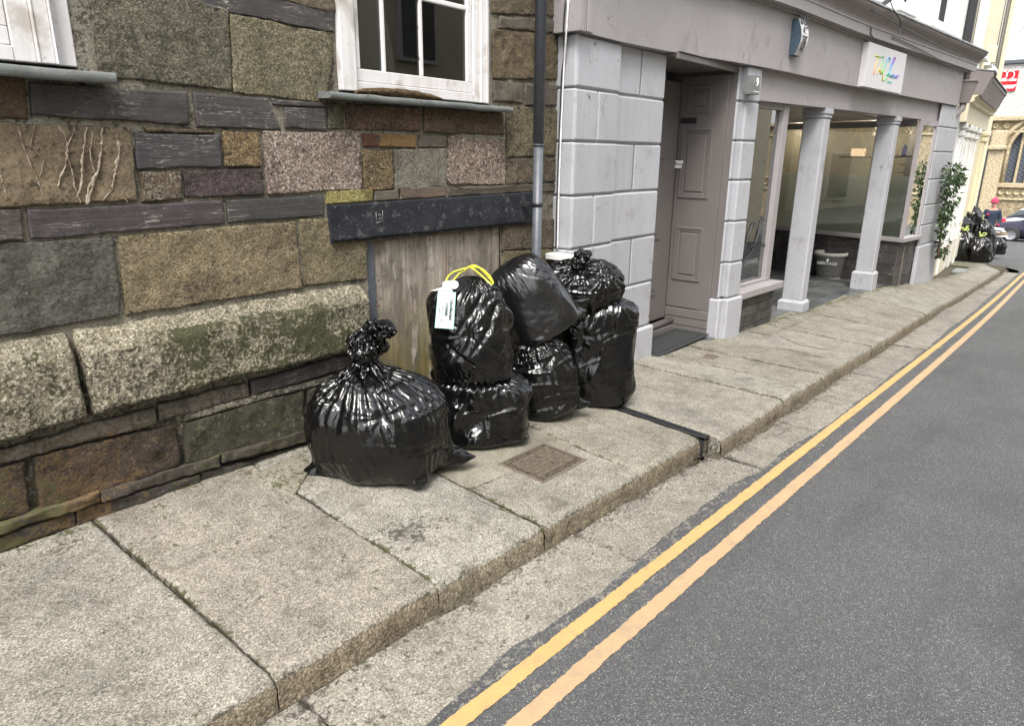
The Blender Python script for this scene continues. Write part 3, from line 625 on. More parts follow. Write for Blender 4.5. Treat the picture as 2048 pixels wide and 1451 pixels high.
stones = [
 ([(392, -44), (669, 28), (669, 64), (392, 11)], 'slate', dict(SL)), ([(230, -75), (384, -46), (384, 8), (240, -12)], 'slate', dict(SL)),
 ([(420, -120), (669, -60), (669, 23), (540, -8)], 'brown_stone', {}), ([(172, -70), (456, 22), (466, 178), (200, 153)], 'granite_dark', dict(amp=.008)),
 ([(463, 28), (668, 68), (656, 205), (470, 183)], 'granite_dark', dict(tint=(1.3, 1.25, 1.12), amp=.008)),
 ([(-70, 142), (50, 160), (56, 236), (-70, 232)], 'rust_stone', dict(orange=1)),
 ([(62, 168), (376, 188), (380, 247), (66, 227)], 'slate', dict(SL)), ([(388, 188), (536, 200), (563, 257), (396, 252)], 'slate', dict(SL)),
 ([(543, 200), (652, 208), (650, 215), (548, 208)], 'slate', dict(SL)), ([(571, 216), (652, 219), (654, 259), (573, 255)], 'slate', dict(SL)),
 ([(658, 208), (688, 211), (690, 259), (658, 257)], 'granite_dark', {}), ([(695, 208), (842, 217), (842, 261), (693, 258)], 'granite_purple', dict(tint=(1.5, 1.3, .95), amp=.012)),
 ([(849, 215), (1008, 228), (1008, 268), (849, 263)], 'granite_purple', dict(tint=(1.5, 1.4, 1.0), amp=.012)),
 ([(-70, 244), (262, 258), (275, 399), (-70, 416)], 'sandstone', dict(amp=.011, fine=.005)), ([(288, 256), (433, 262), (432, 266), (290, 263)], 'rust_stone', dict(SL)),
 ([(271, 268), (440, 272), (445, 332), (277, 336)], 'slate', dict(SL, tint=(.95, 1.0, 1.05))), ([(448, 265), (519, 265), (523, 330), (450, 332)], 'granite_orange', dict(amp=.014)),
 ([(283, 345), (362, 345), (366, 396), (285, 401)], 'granite_pink', dict(tint=(.62, .62, .55))), ([(369, 343), (524, 338), (527, 387), (374, 393)], 'granite_purple', dict(amp=.012)),
 ([(528, 266), (720, 267), (726, 378), (538, 388)], 'granite_pink', dict(amp=.010)), ([(726, 269), (753, 270), (755, 291), (728, 291)], 'rust_stone', dict(SL, tint=(1.1, .7, .6))),
 ([(761, 270), (834, 272), (833, 293), (762, 292)], 'slate_brown', dict(SL, tint=(1.7, 1.2, .65))), ([(840, 271), (893, 273), (893, 294), (840, 293)], 'slate_brown', dict(SL)),
 ([(728, 299), (785, 301), (788, 377), (733, 380)], 'granite_orange', dict(tint=(1.0, 1.05, 1.1))), ([(791, 301), (892, 299), (893, 373), (793, 378)], 'granite_grey', dict(amp=.004)),
 ([(897, 275), (1010, 280), (1011, 370), (898, 368)], 'granite_pink', dict(tint=(.95, .93, .9))), ([(1014, 213), (1140, 222), (1140, 310), (1015, 312)], 'granite_tan', dict(tint=(.8, .8, .75))),
 ([(1015, 319), (1140, 316), (1140, 360), (1014, 367)], 'brown_stone', {}), ([(654, 384), (747, 379), (746, 400), (656, 406)], 'granite_tan', dict(SL, tint=(1.3, 1.35, .8), wear=(.10, 0, 0))),
 ([(752, 383), (798, 380), (798, 397), (752, 400)], 'slate_brown', dict(SL)), ([(803, 378), (892, 375), (892, 392), (803, 397)], 'slate_brown', dict(SL, tint=(1.15, 1., .95))),
 ([(898, 376), (1140, 367), (1140, 380), (900, 391)], 'slate_brown', dict(SL)),
 ([(988, -60), (1140, -60), (1140, 32), (988, 26)], 'brown_stone', dict(wear=(.05, 0, 0))), ([(1000, 33), (1140, 46), (1140, 68), (998, 55)], 'slate_brown', {}),
 ([(988, 60), (1140, 74), (1140, 158), (988, 156)], 'brown_stone', dict(amp=.02, tint=(1.1, 1.05, .95), wear=(.12, 0, 0))), ([(988, 163), (1046, 168), (1047, 205), (988, 200)], 'slate_brown', dict(wear=(.12, 0, 0))),
 ([(1052, 168), (1140, 172), (1140, 212), (1052, 208)], 'slate_brown', {}),
 ([(-70, 430), (44, 421), (50, 478), (-70, 486)], 'slate', dict(SL, tint=(1.2, 1.1, 1.05))), ([(56, 422), (446, 404), (450, 446), (63, 476)], 'slate', dict(SL, tint=(1.05, 1, 1.05))),
 ([(456, 402), (648, 392), (649, 430), (458, 444)], 'slate', dict(SL, tint=(.95, 1.02, .98))),
 ([(-70, 494), (226, 477), (242, 628), (-70, 684)], 'grey_block', dict(amp=.016)), ([(240, 476), (592, 444), (604, 574), (254, 628)], 'granite_tan', dict(amp=.009, tint=(1.05, 1.0, .95))),
 ([(602, 441), (734, 432), (734, 556), (611, 572)], 'granite_tan', dict(tint=(.92, .92, .85))),
 ([(1006, 446), (1140, 438), (1140, 492), (1006, 500)], 'brown_stone', {}), ([(1008, 505), (1140, 497), (1140, 570), (1008, 580)], 'granite_tan', dict(tint=(.8, .8, .7))), ([(1010, 586), (1140, 574), (1140, 660), (1010, 676)], 'granite_dark', {}),
]
for i, (c4, mt_, kw) in enumerate(stones):
    kw = dict(kw); og = kw.pop('orange', 0)
    if og: kw['wear'] = (0, .3, 0)
    stone(c4, mt_, seed=i+1, **kw)
# rows above the frame of the photograph, and stones at the sides, in plain courses
rs = np.random.RandomState(8)
def courses(x0, x1, z0, z1, seed, hole=None, mats=('granite_dark', 'granite_tan', 'granite_pink', 'slate', 'brown_stone', 'granite_grey')):
    r = np.random.RandomState(seed); z = z0
    while z < z1-.05:
        h = min(r.uniform(.12, .26), z1-z); x = x0
        while x < x1-.04:
            l = min(r.uniform(.22, .62), x1-x)
            if x1-(x+l) < .12: l = x1-x
            stone([(x+.006, z+h-.006), (x+l-.006, z+h-.006), (x+l-.006, z+.006), (x+.006, z+.006)], mats[r.randint(len(mats))], px=False, seed=r.randint(999), step=.03)
            x += l
        z += h
zt = 2.16
courses(1.02, 2.02, zt+.14, 3.6, 3); courses(3.22, 3.90, zt+.32, 3.6, 5); courses(-2.5, .45, .1, 1.6, 6); courses(-2.5, 3.9, 3.6, 5.6, 9)
# plinth course: big granite blocks with a weathered sloping top
PT = lambda tv: (lambda v, u: np.where(v < tv, -.085*(1-(v/tv))**1.3, 0.)+.0)
stone([(-90, 706), (147, 665), (180, 836), (-90, 912)], 'granite_plinth', Y=YPL, seed=61, amp=.012, fine=.005, prof=PT(.10), rnd=.02, wear=(.24, .05, 0), wob=.008)
stone([(156, 663), (742, 567), (752, 693), (189, 832)], 'granite_plinth', Y=YPL, seed=62, amp=.012, fine=.005, prof=PT(.095), rnd=.022, wear=(.17, .0, 0), wob=.008)
# courses under the plinth
kb = dict(amp=.010, fine=.004)
for i, (c4, mt_, kw) in enumerate([
 ([(-90, 928), (312, 815), (313, 846), (-90, 950)], 'slate_brown', dict(amp=.006, wear=(.1, .1, 0))), ([(319, 812), (494, 766), (498, 790), (320, 842)], 'slate_brown', dict(amp=.006)),
 ([(504, 762), (756, 697), (756, 720), (506, 789)], 'slate', dict(amp=.006)), ([(372, 829), (500, 797), (760, 727), (760, 733), (372, 838)][0:1]+[(760, 727), (760, 735), (372, 840)], 'mortar', dict(SL)),
 ([(-90, 960), (48, 925), (60, 1022), (-90, 1068)], 'rust_stone', dict(wear=(0, .12, 0))), ([(70, 916), (354, 851), (362, 930), (82, 1016)], 'rust_stone', dict(wear=(0, .12, 0), amp=.018)),
 ([(372, 846), (610, 782), (612, 862), (374, 926)], 'granite_dark', dict(amp=.018, tint=(.85, .9, .8))), ([(618, 780), (760, 742), (760, 826), (620, 858)], 'granite_dark', dict(amp=.014)),
 ([(-90, 1078), (200, 985), (200, 1004), (-90, 1096)], 'slate_brown', dict(wear=(.12, .05, .1), Y=YB-.02, amp=.018, fine=.008)), ([(206, 983), (440, 912), (440, 932), (206, 1002)], 'slate_brown', dict(wear=(.15, .0, .1), Y=YB-.015, amp=.018, fine=.008)), ([(446, 910), (760, 822), (760, 846), (446, 930)], 'slate_brown', dict(wear=(.10, 0, .1), Y=YB-.02, amp=.018, fine=.008)),
 ([(-90, 1104), (150, 1024), (150, 1050), (-90, 1130)], 'slate', dict(wear=(.08, .0, .1), amp=.018, fine=.007)), ([(156, 1022), (400, 948), (400, 972), (156, 1050)], 'slate', dict(wear=(.12, 0, .1), amp=.018, fine=.007)), ([(406, 946), (770, 845), (770, 872), (406, 972)], 'slate', dict(wear=(.05, 0, .1), amp=.018, fine=.007)),
]):
    k = dict(kb); k.update(kw); k.setdefault('Y', YB); stone(c4, mt_, seed=80+i, **k)
XL_, XR_ = ony(738, 520, YU)[0], ony(1004, 520, YU)[0]                # the boarded opening
ZT_ = ony(745, 484, YU)[2]
courses(XR_+.01, 3.9, -.1, .56, 12, mats=('granite_dark', 'brown_stone', 'slate_brown'))
# quartz veins in the sandstone block
veins = [([(118, 250), (131, 275), (135, 300), (128, 335), (117, 372)], 2.2), ([(149, 252), (140, 280), (133, 305), (142, 340), (148, 372), (160, 405)], 1.5), ([(175, 255), (166, 290), (162, 330), (164, 365), (152, 395)], 2.5), ([(205, 255), (202, 300), (196, 340), (180, 365), (172, 405)], 2.6),
         ([(232, 262), (236, 300), (232, 340), (222, 380), (208, 398)], 4.0), ([(33, 252), (46, 290), (60, 330), (75, 365), (94, 408)], 1.4), ([(185, 262), (178, 300), (186, 340)], .8), ([(0, 350), (8, 380), (13, 400)], 2.4), ([(70, 250), (60, 290), (85, 320), (80, 350)], .7), ([(196, 355), (210, 372), (218, 385)], .8), ([(172, 408), (180, 380), (190, 352)], 4.), ([(242, 380), (252, 405)], 1.2)]
for vi, (pl, wd) in enumerate(veins):
    c = np.array([ony(x, y, YU)[[0, 2]] for x, y in pl]); d = np.concatenate([[0], np.cumsum(np.linalg.norm(np.diff(c, axis=0), axis=1))]); n = int(d[-1]/.004)+2
    q = np.linspace(0, d[-1], n); cx, cz = np.interp(q, d, c[:, 0]), np.interp(q, d, c[:, 1]); P3 = np.stack([cx, cx*0+vi, cz], -1)
    cx = cx+.004*vn(P3, 25, vi)+.0016*vn(P3, 110, vi+3); w_ = wd*.0013*(.85+1.3*vn(P3, 90, 3)+1.0*vn(P3, 26, 4)).clip(.0, 1.9); rows = []
    for s_, h in ((-1, -.004), (-.6, .000), (0, .001), (.6, .000), (1, -.004)): rows.append(np.stack([cx+s_*w_, YU-.006-h-.002*vn(P3, 90, 8), cz], -1))
    wl.grid(np.array(rows), SI['quartz'], True)
# mortar sheet with openings, as blocks
W1X1 = ony(152, 100, YU)[0]; W2X0, W2X1 = ony(676, 100, YU)[0], ony(981, 100, YU)[0]; ZS = ony(660, 181, YU)[2]; ZS1 = ony(230, 140, YU)[2]
def mblock(x0, x1, z0, z1):
    nx, nz = max(2, int((x1-x0)/.03)), max(2, int((z1-z0)/.03)); A, B = np.meshgrid(np.linspace(x0, x1, nx), np.linspace(z0, z1, nz)); P = np.dstack([A, A*0+YM, B]); P[..., 1] -= .005*fbm(P, 20, 3, 3)+.004*vn(P, 5, 9)
    wl.grid(P, 0, True, wearw(P, .0, 0, 0), flip=False)
zb = -.5
for r_ in ((-2.6, XL_, zb, 1.62), (XL_, XR_, ZT_, 1.62), (XR_, 3.92, zb, 1.62), (-2.6, -.9, 1.62, 5.6), (W1X1, W2X0, 1.62, 3.6), (-.9, W1X1, 1.62, ZS1-.01), (W2X0, W2X1, 1.62, ZS-.03), (W2X1, 3.92, 1.62, 3.6), (-.9, 3.92, 3.6, 5.6)): mblock(*r_)
# solid wall behind
for r_ in ((-2.6, XL_, zb, 1.60), (XL_, XR_, ZT_, 1.60), (XR_, 3.92, zb, 1.60), (-2.6, -.9, 1.6, 5.6), (W1X1+.0, W2X0, 1.6, 3.6), (W2X1, 3.92, 1.6, 3.6), (-.9, 3.92, 3.6, 5.6), (-.9, W1X1, 1.6, ZS1-.02), (W2X0, W2X1, 1.6, ZS-.05)): wl.box(r_[0], r_[1], YM+.006, YM+.35, r_[2], r_[3], 0)
wl.build('wall', [MT[n] for n in STM], sb)
bk = MB(); bk.box(-2.6, 3.9, 3.3, 6.5, -.5, 5.6, 0); bk.build('core', MT['mortar'], sb)
# slate roof over it
rf = MB(); rf.slabpoly([(-2.7, 2.55, 5.6), (3.95, 2.55, 5.6), (3.95, 6.6, 8.4), (-2.7, 6.6, 8.4)], (0, 0, .08), 0); rf.build('roof', MT['slate_brown'], sb)
# slate lintel over the boarded opening
ln = MB(); q = [ony(x, y, YU-.02) for x, y in ((661, 411), (1072, 384), (1072, 444), (665, 486))]
n = 60; A = np.linspace(0, 1, n); rows = []
for v in (0, 0, .04, .3, .6, .9, 1, 1):
    top = np.array(q[0])[None]*(1-A)[:, None]+np.array(q[1])[None]*A[:, None]; bot = np.array(q[3])[None]*(1-A)[:, None]+np.array(q[2])[None]*A[:, None]; rows.append(top*(1-v)+bot*v)
rows = np.array(rows); rows[0, :, 1] += .05; rows[-1, :, 1] += .05; rows[..., 1] += .002*fbm(rows, 30, 3, 5); rows[6:, :, 2] += .004*vn(rows[6:], 40, 6); rows[:2, :, 2] += .002*vn(rows[:2], 40, 6)
W = np.zeros(rows.shape[:2]+(4,)); ln.grid(rows, 0, True, W)
ln.add([rows[0][0], rows[1][0], rows[6][0], rows[7][0]], [[0, 1, 2, 3]], 0); ln.add([rows[0][-1], rows[1][-1], rows[6][-1], rows[7][-1]], [[3, 2, 1, 0]], 0)
m = Mat('lintel_slate', .6, .2); c = m.mix(m.ramp(m.noise(5, 5, .65), [(.35, 0), (.7, 1)]), (.014, .0155, .020), (.030, .032, .037)); c = m.mix(m.ramp(m.noise(14, 6, .75), [(.54, 0), (.66, .6)]), c, (.13, .13, .13)); c = m.mix(m.ramp(m.noise(60, 5, .8), [(.62, 0), (.68, .8)]), c, (.30, .29, .27)); m.col(c); m.bump(m.noise(30, 5, .7), .4, .004)
lo = ln.build('lintel', m.m, sb)
# chalk-like scratched mark on the lintel
sc_ = MB()
def scratch(pts, wdt=.0015):
    P = np.array([ony(x, y, YU-.024) for x, y in pts]); sc_.tube(P, wdt, 0, 4)
for pl in (((752, 424), (753, 446)), ((752, 446), (766, 442)), ((765, 421), (766, 441)), ((756, 431), (760, 428), (762, 432), (757, 438), (763, 439)), ((757, 440), (764, 436))): scratch(pl)
sc_.build('scratch_mark', MT['letter_grey'], lo)
# boarded opening: dark frame, plywood sheet, batten
pn = MB(); yb_ = YU+.03
p0, p1, p2, p3 = [ony(x, y, yb_) for x, y in ((746, 488), (1000, 452), (1006, 640), (766, 745))]
x0, x1, z1 = p0[0], p1[0], (p0[2]+p1[2])/2; pn.box(x0, x1-.08, yb_, yb_+.018, .12, z1, 0, .002); pb = pn.build('board', MT['plywood'], sb)
bt = MB(); bt.box(x1-.075, x1-.002, yb_-.006, yb_+.02, .1, z1+.002, 0, .003); bt.build('batten', MT['plywood'], sb)
ff = MB(); ff.box(XL_-.0, x0-.004, YU+.02, YU+.3, .05, ZT_, 0); ff.box(x1+.003, XR_, YU+.02, YU+.3, .05, ZT_, 0); ff.box(x0-.003, x1+.002, yb_+.03, YU+.3, .0, ZT_, 0); ff.build('opening_frame', MT['pipe_grey'], sb)
sc2 = MB()
for (x, y) in ((757, 505), (757, 560), (757, 610), (762, 660), (860, 480), (940, 468)): 
    p = ony(x, y, yb_); sc2.lathe([(0, -.003), (.005, -.003), (.006, 0)], p, 0, 8, ax=[[1, 0, 0], [0, 0, 1], [0, 1, 0]])
kind(sc2.build('nail_head', MT['rust'], pb), 'stuff')
# ------------------------------------------------ windows
def sill(x0, x1, z, label=None, y0=YU-.085, th=.030):
    m = MB(); nx = int((x1-x0)/.02); xs = np.linspace(x0, x1, nx); rows = []
    for (yy, zz) in ((YU+.05, z+.002), (y0, z-.006), (y0-.003, z-.010), (y0-.002, z-th), (y0+.004, z-th-.004), (YU+.05, z-th)):
        P3 = np.stack([xs, xs*0+yy, xs*0+zz], -1); P3[:, 1] += .004*vn(P3, 14, 5)*(yy < YU); P3[:, 2] += .0025*vn(P3, 12, 6); rows.append(P3)
    R_ = np.array(rows); W = np.zeros(R_.shape[:2]+(4,)); W[..., 0] = .12; m.grid(R_, 0, True, W)
    for e, o in ((0, 1), (-1, -1)): m.add([r[e] for r in rows], [list(range(6))[::o]], 0)
    return m
def sash(x0, x1, z0, z1, bars, wname='window', zrail=None, deep=True, right=.15):
    """box-frame sash window; bars = x of glazing bars"""
    fr = MB(); yf = YU-.022; cs = .085; rs_ = .11
    # architrave with stepped mouldings at each side
    for sgn, xe in ((1, x0), (-1, x1)):
        ww = cs if sgn > 0 else right
        a = [(0, .03), (.35, .0), (.38, .006), (.62, .006), (.66, .014), (1, .014)] if sgn < 0 else [(0, .0), (1, .0)]
        for k in range(len(a)-1):
            u0, u1 = a[k][0], a[k+1][0]
            if u1-u0 > .1: fr.box(xe+sgn*ww*u0, xe+sgn*ww*u1, yf+a[k][1], YU+.06, z0, z1, 0, .003)
            else: fr.box(xe+sgn*ww*u0, xe+sgn*ww*u1, yf+a[k][1]-.004, YU+.06, z0, z1, 0, .002)
    fr.box(x0+cs, x1-right, yf+.012, YU+.06, z0, z0+.045, 0, .003)
    F = fr.build(wname, MT['white_wood'], sb)
    s = MB(); a, b = x0+cs+.002, x1-right-.002; ys = yf+.022; zb = z0+.048
    bw = .038; s.box(a, b, ys, ys+.04, zb, zb+.055, 0, .003); s.box(a, a+bw, ys, ys+.04, zb+.055, z1, 0, .003); s.box(b-bw, b, ys, ys+.04, zb+.055, z1, 0, .003)
    for x in bars: s.box(x-.010, x+.010, ys+.004, ys+.036, zb+.055, z1, 0, .004)
    if zrail:
        xx = [a+bw]+[q+.010*t for q in bars for t in (-1, 1)]+[b-bw]
        for i in range(0, len(xx), 2): s.box(xx[i]+.001, xx[i+1]-.001, ys+.005, ys+.035, zrail-.012, zrail+.012, 0, .004)
    s.build('sash', MT['white_wood'], F)
    g = MB(); g.box(a+bw-.003, b-bw+.003, ys+.018, ys+.021, zb+.05, z1, 0); g.build('pane', MT['window_glass'], F)
    r = MB(); yy = YU+.35
    r.grid(np.array([[(x0+.01, YU+.061, z), (x0+.01, yy, z), (x1-.01, yy, z), (x1-.01, YU+.061, z)] for z in (z0-.02, z1)]), 0, False)
    r.add([(x0, YU+.061, z0-.02), (x1, YU+.061, z0-.02), (x1, yy, z0-.02), (x0, yy, z0-.02)], [[0, 1, 2, 3]], 0)
    r.build('dark_interior', MT['dark_room'], F)
    return F, (a, b, zb, ys)
zsill = (ony(660, 181, YU-.085)[2]+ony(1020, 212, YU-.085)[2])/2
s2x0, s2x1 = ony(660, 185, YU-.085)[0], ony(1026, 215, YU-.085)[0]
bars = [ony(768, 60, YU)[0], ony(844, 60, YU)[0]]
F2, (a, b, zb2, ys2) = sash(W2X0, W2X1, zsill+.012, 3.05, bars, zrail=ony(890, 6, YU)[2])
sill(s2x0, s2x1, zsill).build('window_sill', MT['slate_sill'], F2)
# rotted timber and moss along the foot of the frame
rt = MB(); rs = np.random.RandomState(5); xs = np.linspace(ony(700, 170, YU)[0], ony(880, 190, YU)[0], 90); rows = []
for q in range(5):
    P3 = np.stack([xs, xs*0+YU-.024-.020*math.sin(math.pi*q/4), xs*0+zsill+.001+.010*q], -1); en = np.sin(np.pi*(xs-xs[0])/(xs[-1]-xs[0]))**.4
    P3[:, 1] += .006*fbm(P3, 60, 3, 2); P3[:, 2] = zsill+(P3[:, 2]-zsill)*en+.005*fbm(P3, 50, 3, 3)*en; rows.append(P3)
R_ = np.array(rows); W = np.zeros(R_.shape[:2]+(4,)); W[..., 0] = .15+.2*vn(R_, 30, 3); rt.grid(R_, 0, True, W)
m = Mat('rotten_wood', .95, .1); m.col(worn(m, m.mix(m.ramp(m.noise(50, 4, .7), [(.35, 0), (.65, 1)]), (.03, .02, .012), (.12, .08, .045)))); m.bump(m.noise(60, 4, .7), 1, .01)
rt.build('rotted_timber', m.m, F2)
# things seen behind the glass: a white blind edge / lamp shade
cu = MB(); xs = np.linspace(b-.30, b-.01, 40); cu.grid(np.array([[(x, YU+.062+.006*math.sin(x*150), z) for x in xs] for z in (zb2+.06, zb2+.34)]), 0, True); cu.build('net_curtain', MT['white_render'], F2)
# left window, only its right-hand jamb shows
zs1 = ony(200, 140, YU-.085)[2]
F1, (a1_, b1_, zb1, ys1) = sash(-.55, W1X1, zs1+.012, 3.05, [-.2, .1, .4], right=.19)
sill(-.7, ony(232, 152, YU-.085)[0], zs1, th=.036).build('window_sill', MT['slate_sill'], F1)
# ------------------------------------------------ drainpipe, its bracket, stray cable
pa, pb_ = ony(1087, 0, 2.72), ony(1069, 484, 2.72); xp = (pa[0]+pb_[0])/2
dp = thing('drainpipe', 'grey cast drainpipe running down the end of the stone building', 'drainpipe', (xp, 2.72, 0))
t = MB(); zj = ony(1078, 281, 2.72)[2]; t.tube([(xp, 2.72, zj-.02), (xp, 2.72, 4.2), (xp, 2.72, 5.5)], .034, 0, 20); t.build('upper_pipe', MT['pipe_grey'], dp)
t = MB(); t.tube([(xp, 2.72, -.1), (xp, 2.72, .5), (xp, 2.72, zj)], .0305, 0, 20); t.tube([(xp, 2.72, zj-.03), (xp, 2.72, zj-.022)], .0365, 0, 20); t.build('lower_pipe', MT['pipe_grey'], dp)
zk = ony(1069, 410, 2.70)[2]; t = MB(); t.tube([(xp, 2.72, zk-.012), (xp, 2.72, zk+.012)], .0345, 0, 20); t.box(xp-.075, xp-.03, 2.735, 2.742, zk-.010, zk+.010, 0, .002); t.box(xp-.085, xp-.055, 2.742, 2.79, zk-.016, zk+.016, 0, .002); t.build('bracket', MT['black_metal'], dp)
cb = MB(); pts = [ony(x, y, YU-.012) for x, y in ((893, 351), (897, 362), (905, 371), (920, 377), (950, 380), (985, 379), (1020, 373), (1060, 364))]; pts[0][1] += .03
def smooth_path(P, n=8):
    P = np.array(P); d = np.concatenate([[0], np.cumsum(np.linalg.norm(np.diff(P, axis=0), axis=1))]); q = np.linspace(0, d[-1], n*len(P)); R_ = np.stack([np.interp(q, d, P[:, i]) for i in range(3)], -1)
    for _ in range(n//2): R_[1:-1] = (R_[:-2]+R_[1:-1]*2+R_[2:])/4
    return R_
cb.tube(smooth_path(pts), .0035, 0, 6); tag(cb.build('cable', MT['black_metal']), 'thin black cable sagging over the stone wall above the slate lintel', 'cable')
# ================================================================ the grey painted shop building, following a gently bending street line
def warp(off=0.):
    def f(V):
        V = V.copy(); V[:, 1] += yp(V[:, 0])+off; return V
    return f
def fx(px, py, off=0.): return onfront(px, py, off)
X0 = 3.84
sh = thing('shop_building', 'pale grey painted shop with rusticated piers, plain fascia and two square columns', 'building', (7., 2.6, -.3))
ZF = lambda x: 2.235+.006*(np.asarray(x)-3.84)                       # underside of the fascia
zfm = [fx(x, y, -.03)[2] for x, y in ((1240, 83), (1440, 119), (1726, 176), (1917, 212))]
xfm = [fx(x, y, -.03)[0] for x, y in ((1240, 83), (1440, 119), (1726, 176), (1917, 212))]
ZF = lambda x: np.interp(x, xfm, zfm)
XE = fx(1917, 212, -.03)[0]
print('fascia z', zfm, xfm)
PM = ['pier_paint', 'groove_paint']
def pier(px_joints, xa, xb, off, zt, zb, split, seed, label=None, back=.30, left=False, bev=.013):
    """rusticated pier: xa..xb, joints at heights; split = list of x positions of upright joints, by course"""
    m = MB(); zs = [zt]+list(px_joints)+[zb]
    for i in range(len(zs)-1):
        z1, z0 = zs[i], zs[i+1]; xs_ = [xa]+[s for s in split.get(i, [])]+[xb]
        for k in range(len(xs_)-1):
            last = i == len(zs)-2; d = .028 if last else 0
            m.box(xs_[k]-(d if k == 0 else -.003), xs_[k+1]+(d if k == len(xs_)-2 else -.003), off-d, off+back, z0+.004, z1-.004, 0, bev, (1-.03*((i+k) % 3),)*3, warp())
    m.box(xa+.012, xb-.012, off+.012, off+back+.002, zb, zt, 1, 0, (1, 1, 1), warp())
    return m
jz = [fx(x, y)[2] for x, y in ((1320, 198), (1320, 289), (1318, 381), (1313, 471), (1310, 563), (1307, 650))]
xa1, xb1, xc1 = X0, fx(1237, 250)[0], fx(1327, 250, .04)[0]
zg = lambda x: float(zp(x, yp(x)))-.04
P1 = pier(jz, xa1, xb1, 0., ZF(4.2), zg(4.3), {1: [(xa1+xb1)/2], 3: [(xa1+xb1)/2], 5: [(xa1+xb1)/2]}, 1)
# side return against the stone building
for i, (z1, z0) in enumerate(zip([ZF(4)]+jz, jz+[zg(4)])):
    P1.box(X0-.006, X0+.10, 2.665, 2.83, z0+.004, z1-.004, 0, .01, (.98, .98, .98))
P1.build('pier', [MT[n] for n in PM], sh)
P2 = pier(jz, xb1+.002, xc1, .045, ZF(5), zg(5.1), {0: [(xb1+xc1)/2], 2: [(xb1*.55+xc1*.45)], 4: [(xb1+xc1)/2]}, 2)
P2.build('pier', [MT[n] for n in PM], sh)
# pier between door and shop window
jz2 = [fx(x, y)[2] for x, y in ((1510, 205), (1508, 283), (1503, 360), (1498, 440), (1490, 520), (1480, 590))]
xd0, xd1, xd2 = fx(1460, 350, .05)[0], fx(1478, 350)[0], fx(1503, 360)[0]
pr = pier(jz2, xd1, xd2, 0., ZF(6.3), zg(6.5), {}, 3); pl = pier(jz2, xd0, xd1-.002, .05, ZF(6.3), zg(6.5), {}, 4, back=.2)
pr.build('pier', [MT[n] for n in PM], sh); pl.build('pier', [MT[n] for n in PM], sh)
# far pier
xe0, xe1 = fx(1856, 380)[0], fx(1898, 357)[0]
jz3 = [fx(x, y)[2] for x, y in ((1915, 258), (1905, 305), (1898, 357), (1890, 405), (1883, 443), (1873, 482))]
pe = pier(jz3, xe0, xe1, 0., ZF(13.3), zg(13.5)-.05, {}, 5, back=.03); pe.box(xe0+.45, xe1-.02, .035, .5, zg(13.5)-.05, ZF(13.3), 1, 0, (1, 1, 1), warp()); pe.build('pier', [MT[n] for n in PM], sh)
print('piers', X0, xb1, xc1, xd0, xd2, xe0, xe1, jz, jz2, jz3)
def sweep(prof, xa, xb, mat=0, n=60, zf=None, cap=True, tint=(1, 1, 1), smooth=False, mb=None):
    m = mb or MB(); xs = np.linspace(xa, xb, n); rows = np.array([[(x, yp(x)+o, (zf(x) if zf else 0)+z) for x in xs] for o, z in prof])
    for k in range(len(prof)-1): m.grid(rows[k:k+2], mat, False, None, tint)
    if cap:
        m.add(rows[:, 0], [list(range(len(prof)))], mat); m.add(rows[:, -1], [list(range(len(prof)))[::-1]], mat)
    return m
XS = XE-.02
HC = fx(1726, 72, -.12)[2]-ZF(8.5)                                  # height of the fascia board
print('fascia height', HC)
f = sweep([(.30, 0), (-.03, 0), (-.03, HC+.02), (.30, HC+.02)], X0-.03, XS, zf=ZF); f.box(X0-.062, X0-.031, 2.600, 2.83, ZF(4), ZF(4)+HC, 0); f.box(X0-.030, X0+.10, yp(4)-.048, yp(4)-.031, ZF(4)+.0, ZF(4)+HC, 0, .004); f.box(X0+.02, X0+.06, yp(4)-.058, yp(4)-.049, ZF(4)+.001, ZF(4)+HC, 0, .004)
f.build('fascia', MT['fascia_paint'], sh)
zbm = np.mean([ZF(x_)-fx(px, py, .05)[2] for px, py, x_ in ((1519, 201, 7), (1700, 221, 9), (1877, 243, 13))]); print('beam drop', zbm, [fx(px, py, .05) for px, py in ((1519, 201), (1700, 221), (1877, 243))])
bz = lambda x: np.interp(x, [fx(px, py, .05)[0] for px, py in ((1519, 201), (1700, 221), (1877, 243))], [fx(px, py, .05)[2] for px, py in ((1519, 201), (1700, 221), (1877, 243))])
f = MB(); xs = np.linspace(xd2+.005, xe0+.12, 50)
R_ = np.array([[(x, yp(x)+o, (bz(x) if lo else ZF(x)-.001)) for x in xs] for o, lo in ((.29, 0), (.29, 1), (.05, 1), (.05, 0))]); [f.grid(R_[k:k+2], 0, False) for k in range(3)]
f.build('beam', MT['fascia_paint'], sh)
cn = sweep([(-.031, 0), (-.055, .0), (-.055, .02), (-.12, .022), (-.12, .11), (-.128, .112), (-.128, .13)], X0-.12, XE+.25, zf=lambda x: ZF(x)+HC)
cn.build('cornice_board', MT['fascia_paint'], sh)
og = [(-.128, .131)]+[(-.128-.10*(.5-.5*math.cos(math.pi*q)), .131+.15*q) for q in np.linspace(.12, 1, 8)]+[(-.235, .285), (-.235, .305), (.1, .306)]
cn = sweep(og, X0-.12, XE+.27, zf=lambda x: ZF(x)+HC); cn.build('cornice', MT['cornice_paint'], sh)
ld = MB(); xs = np.linspace(X0-.12, XE+.28, 260); rows = []
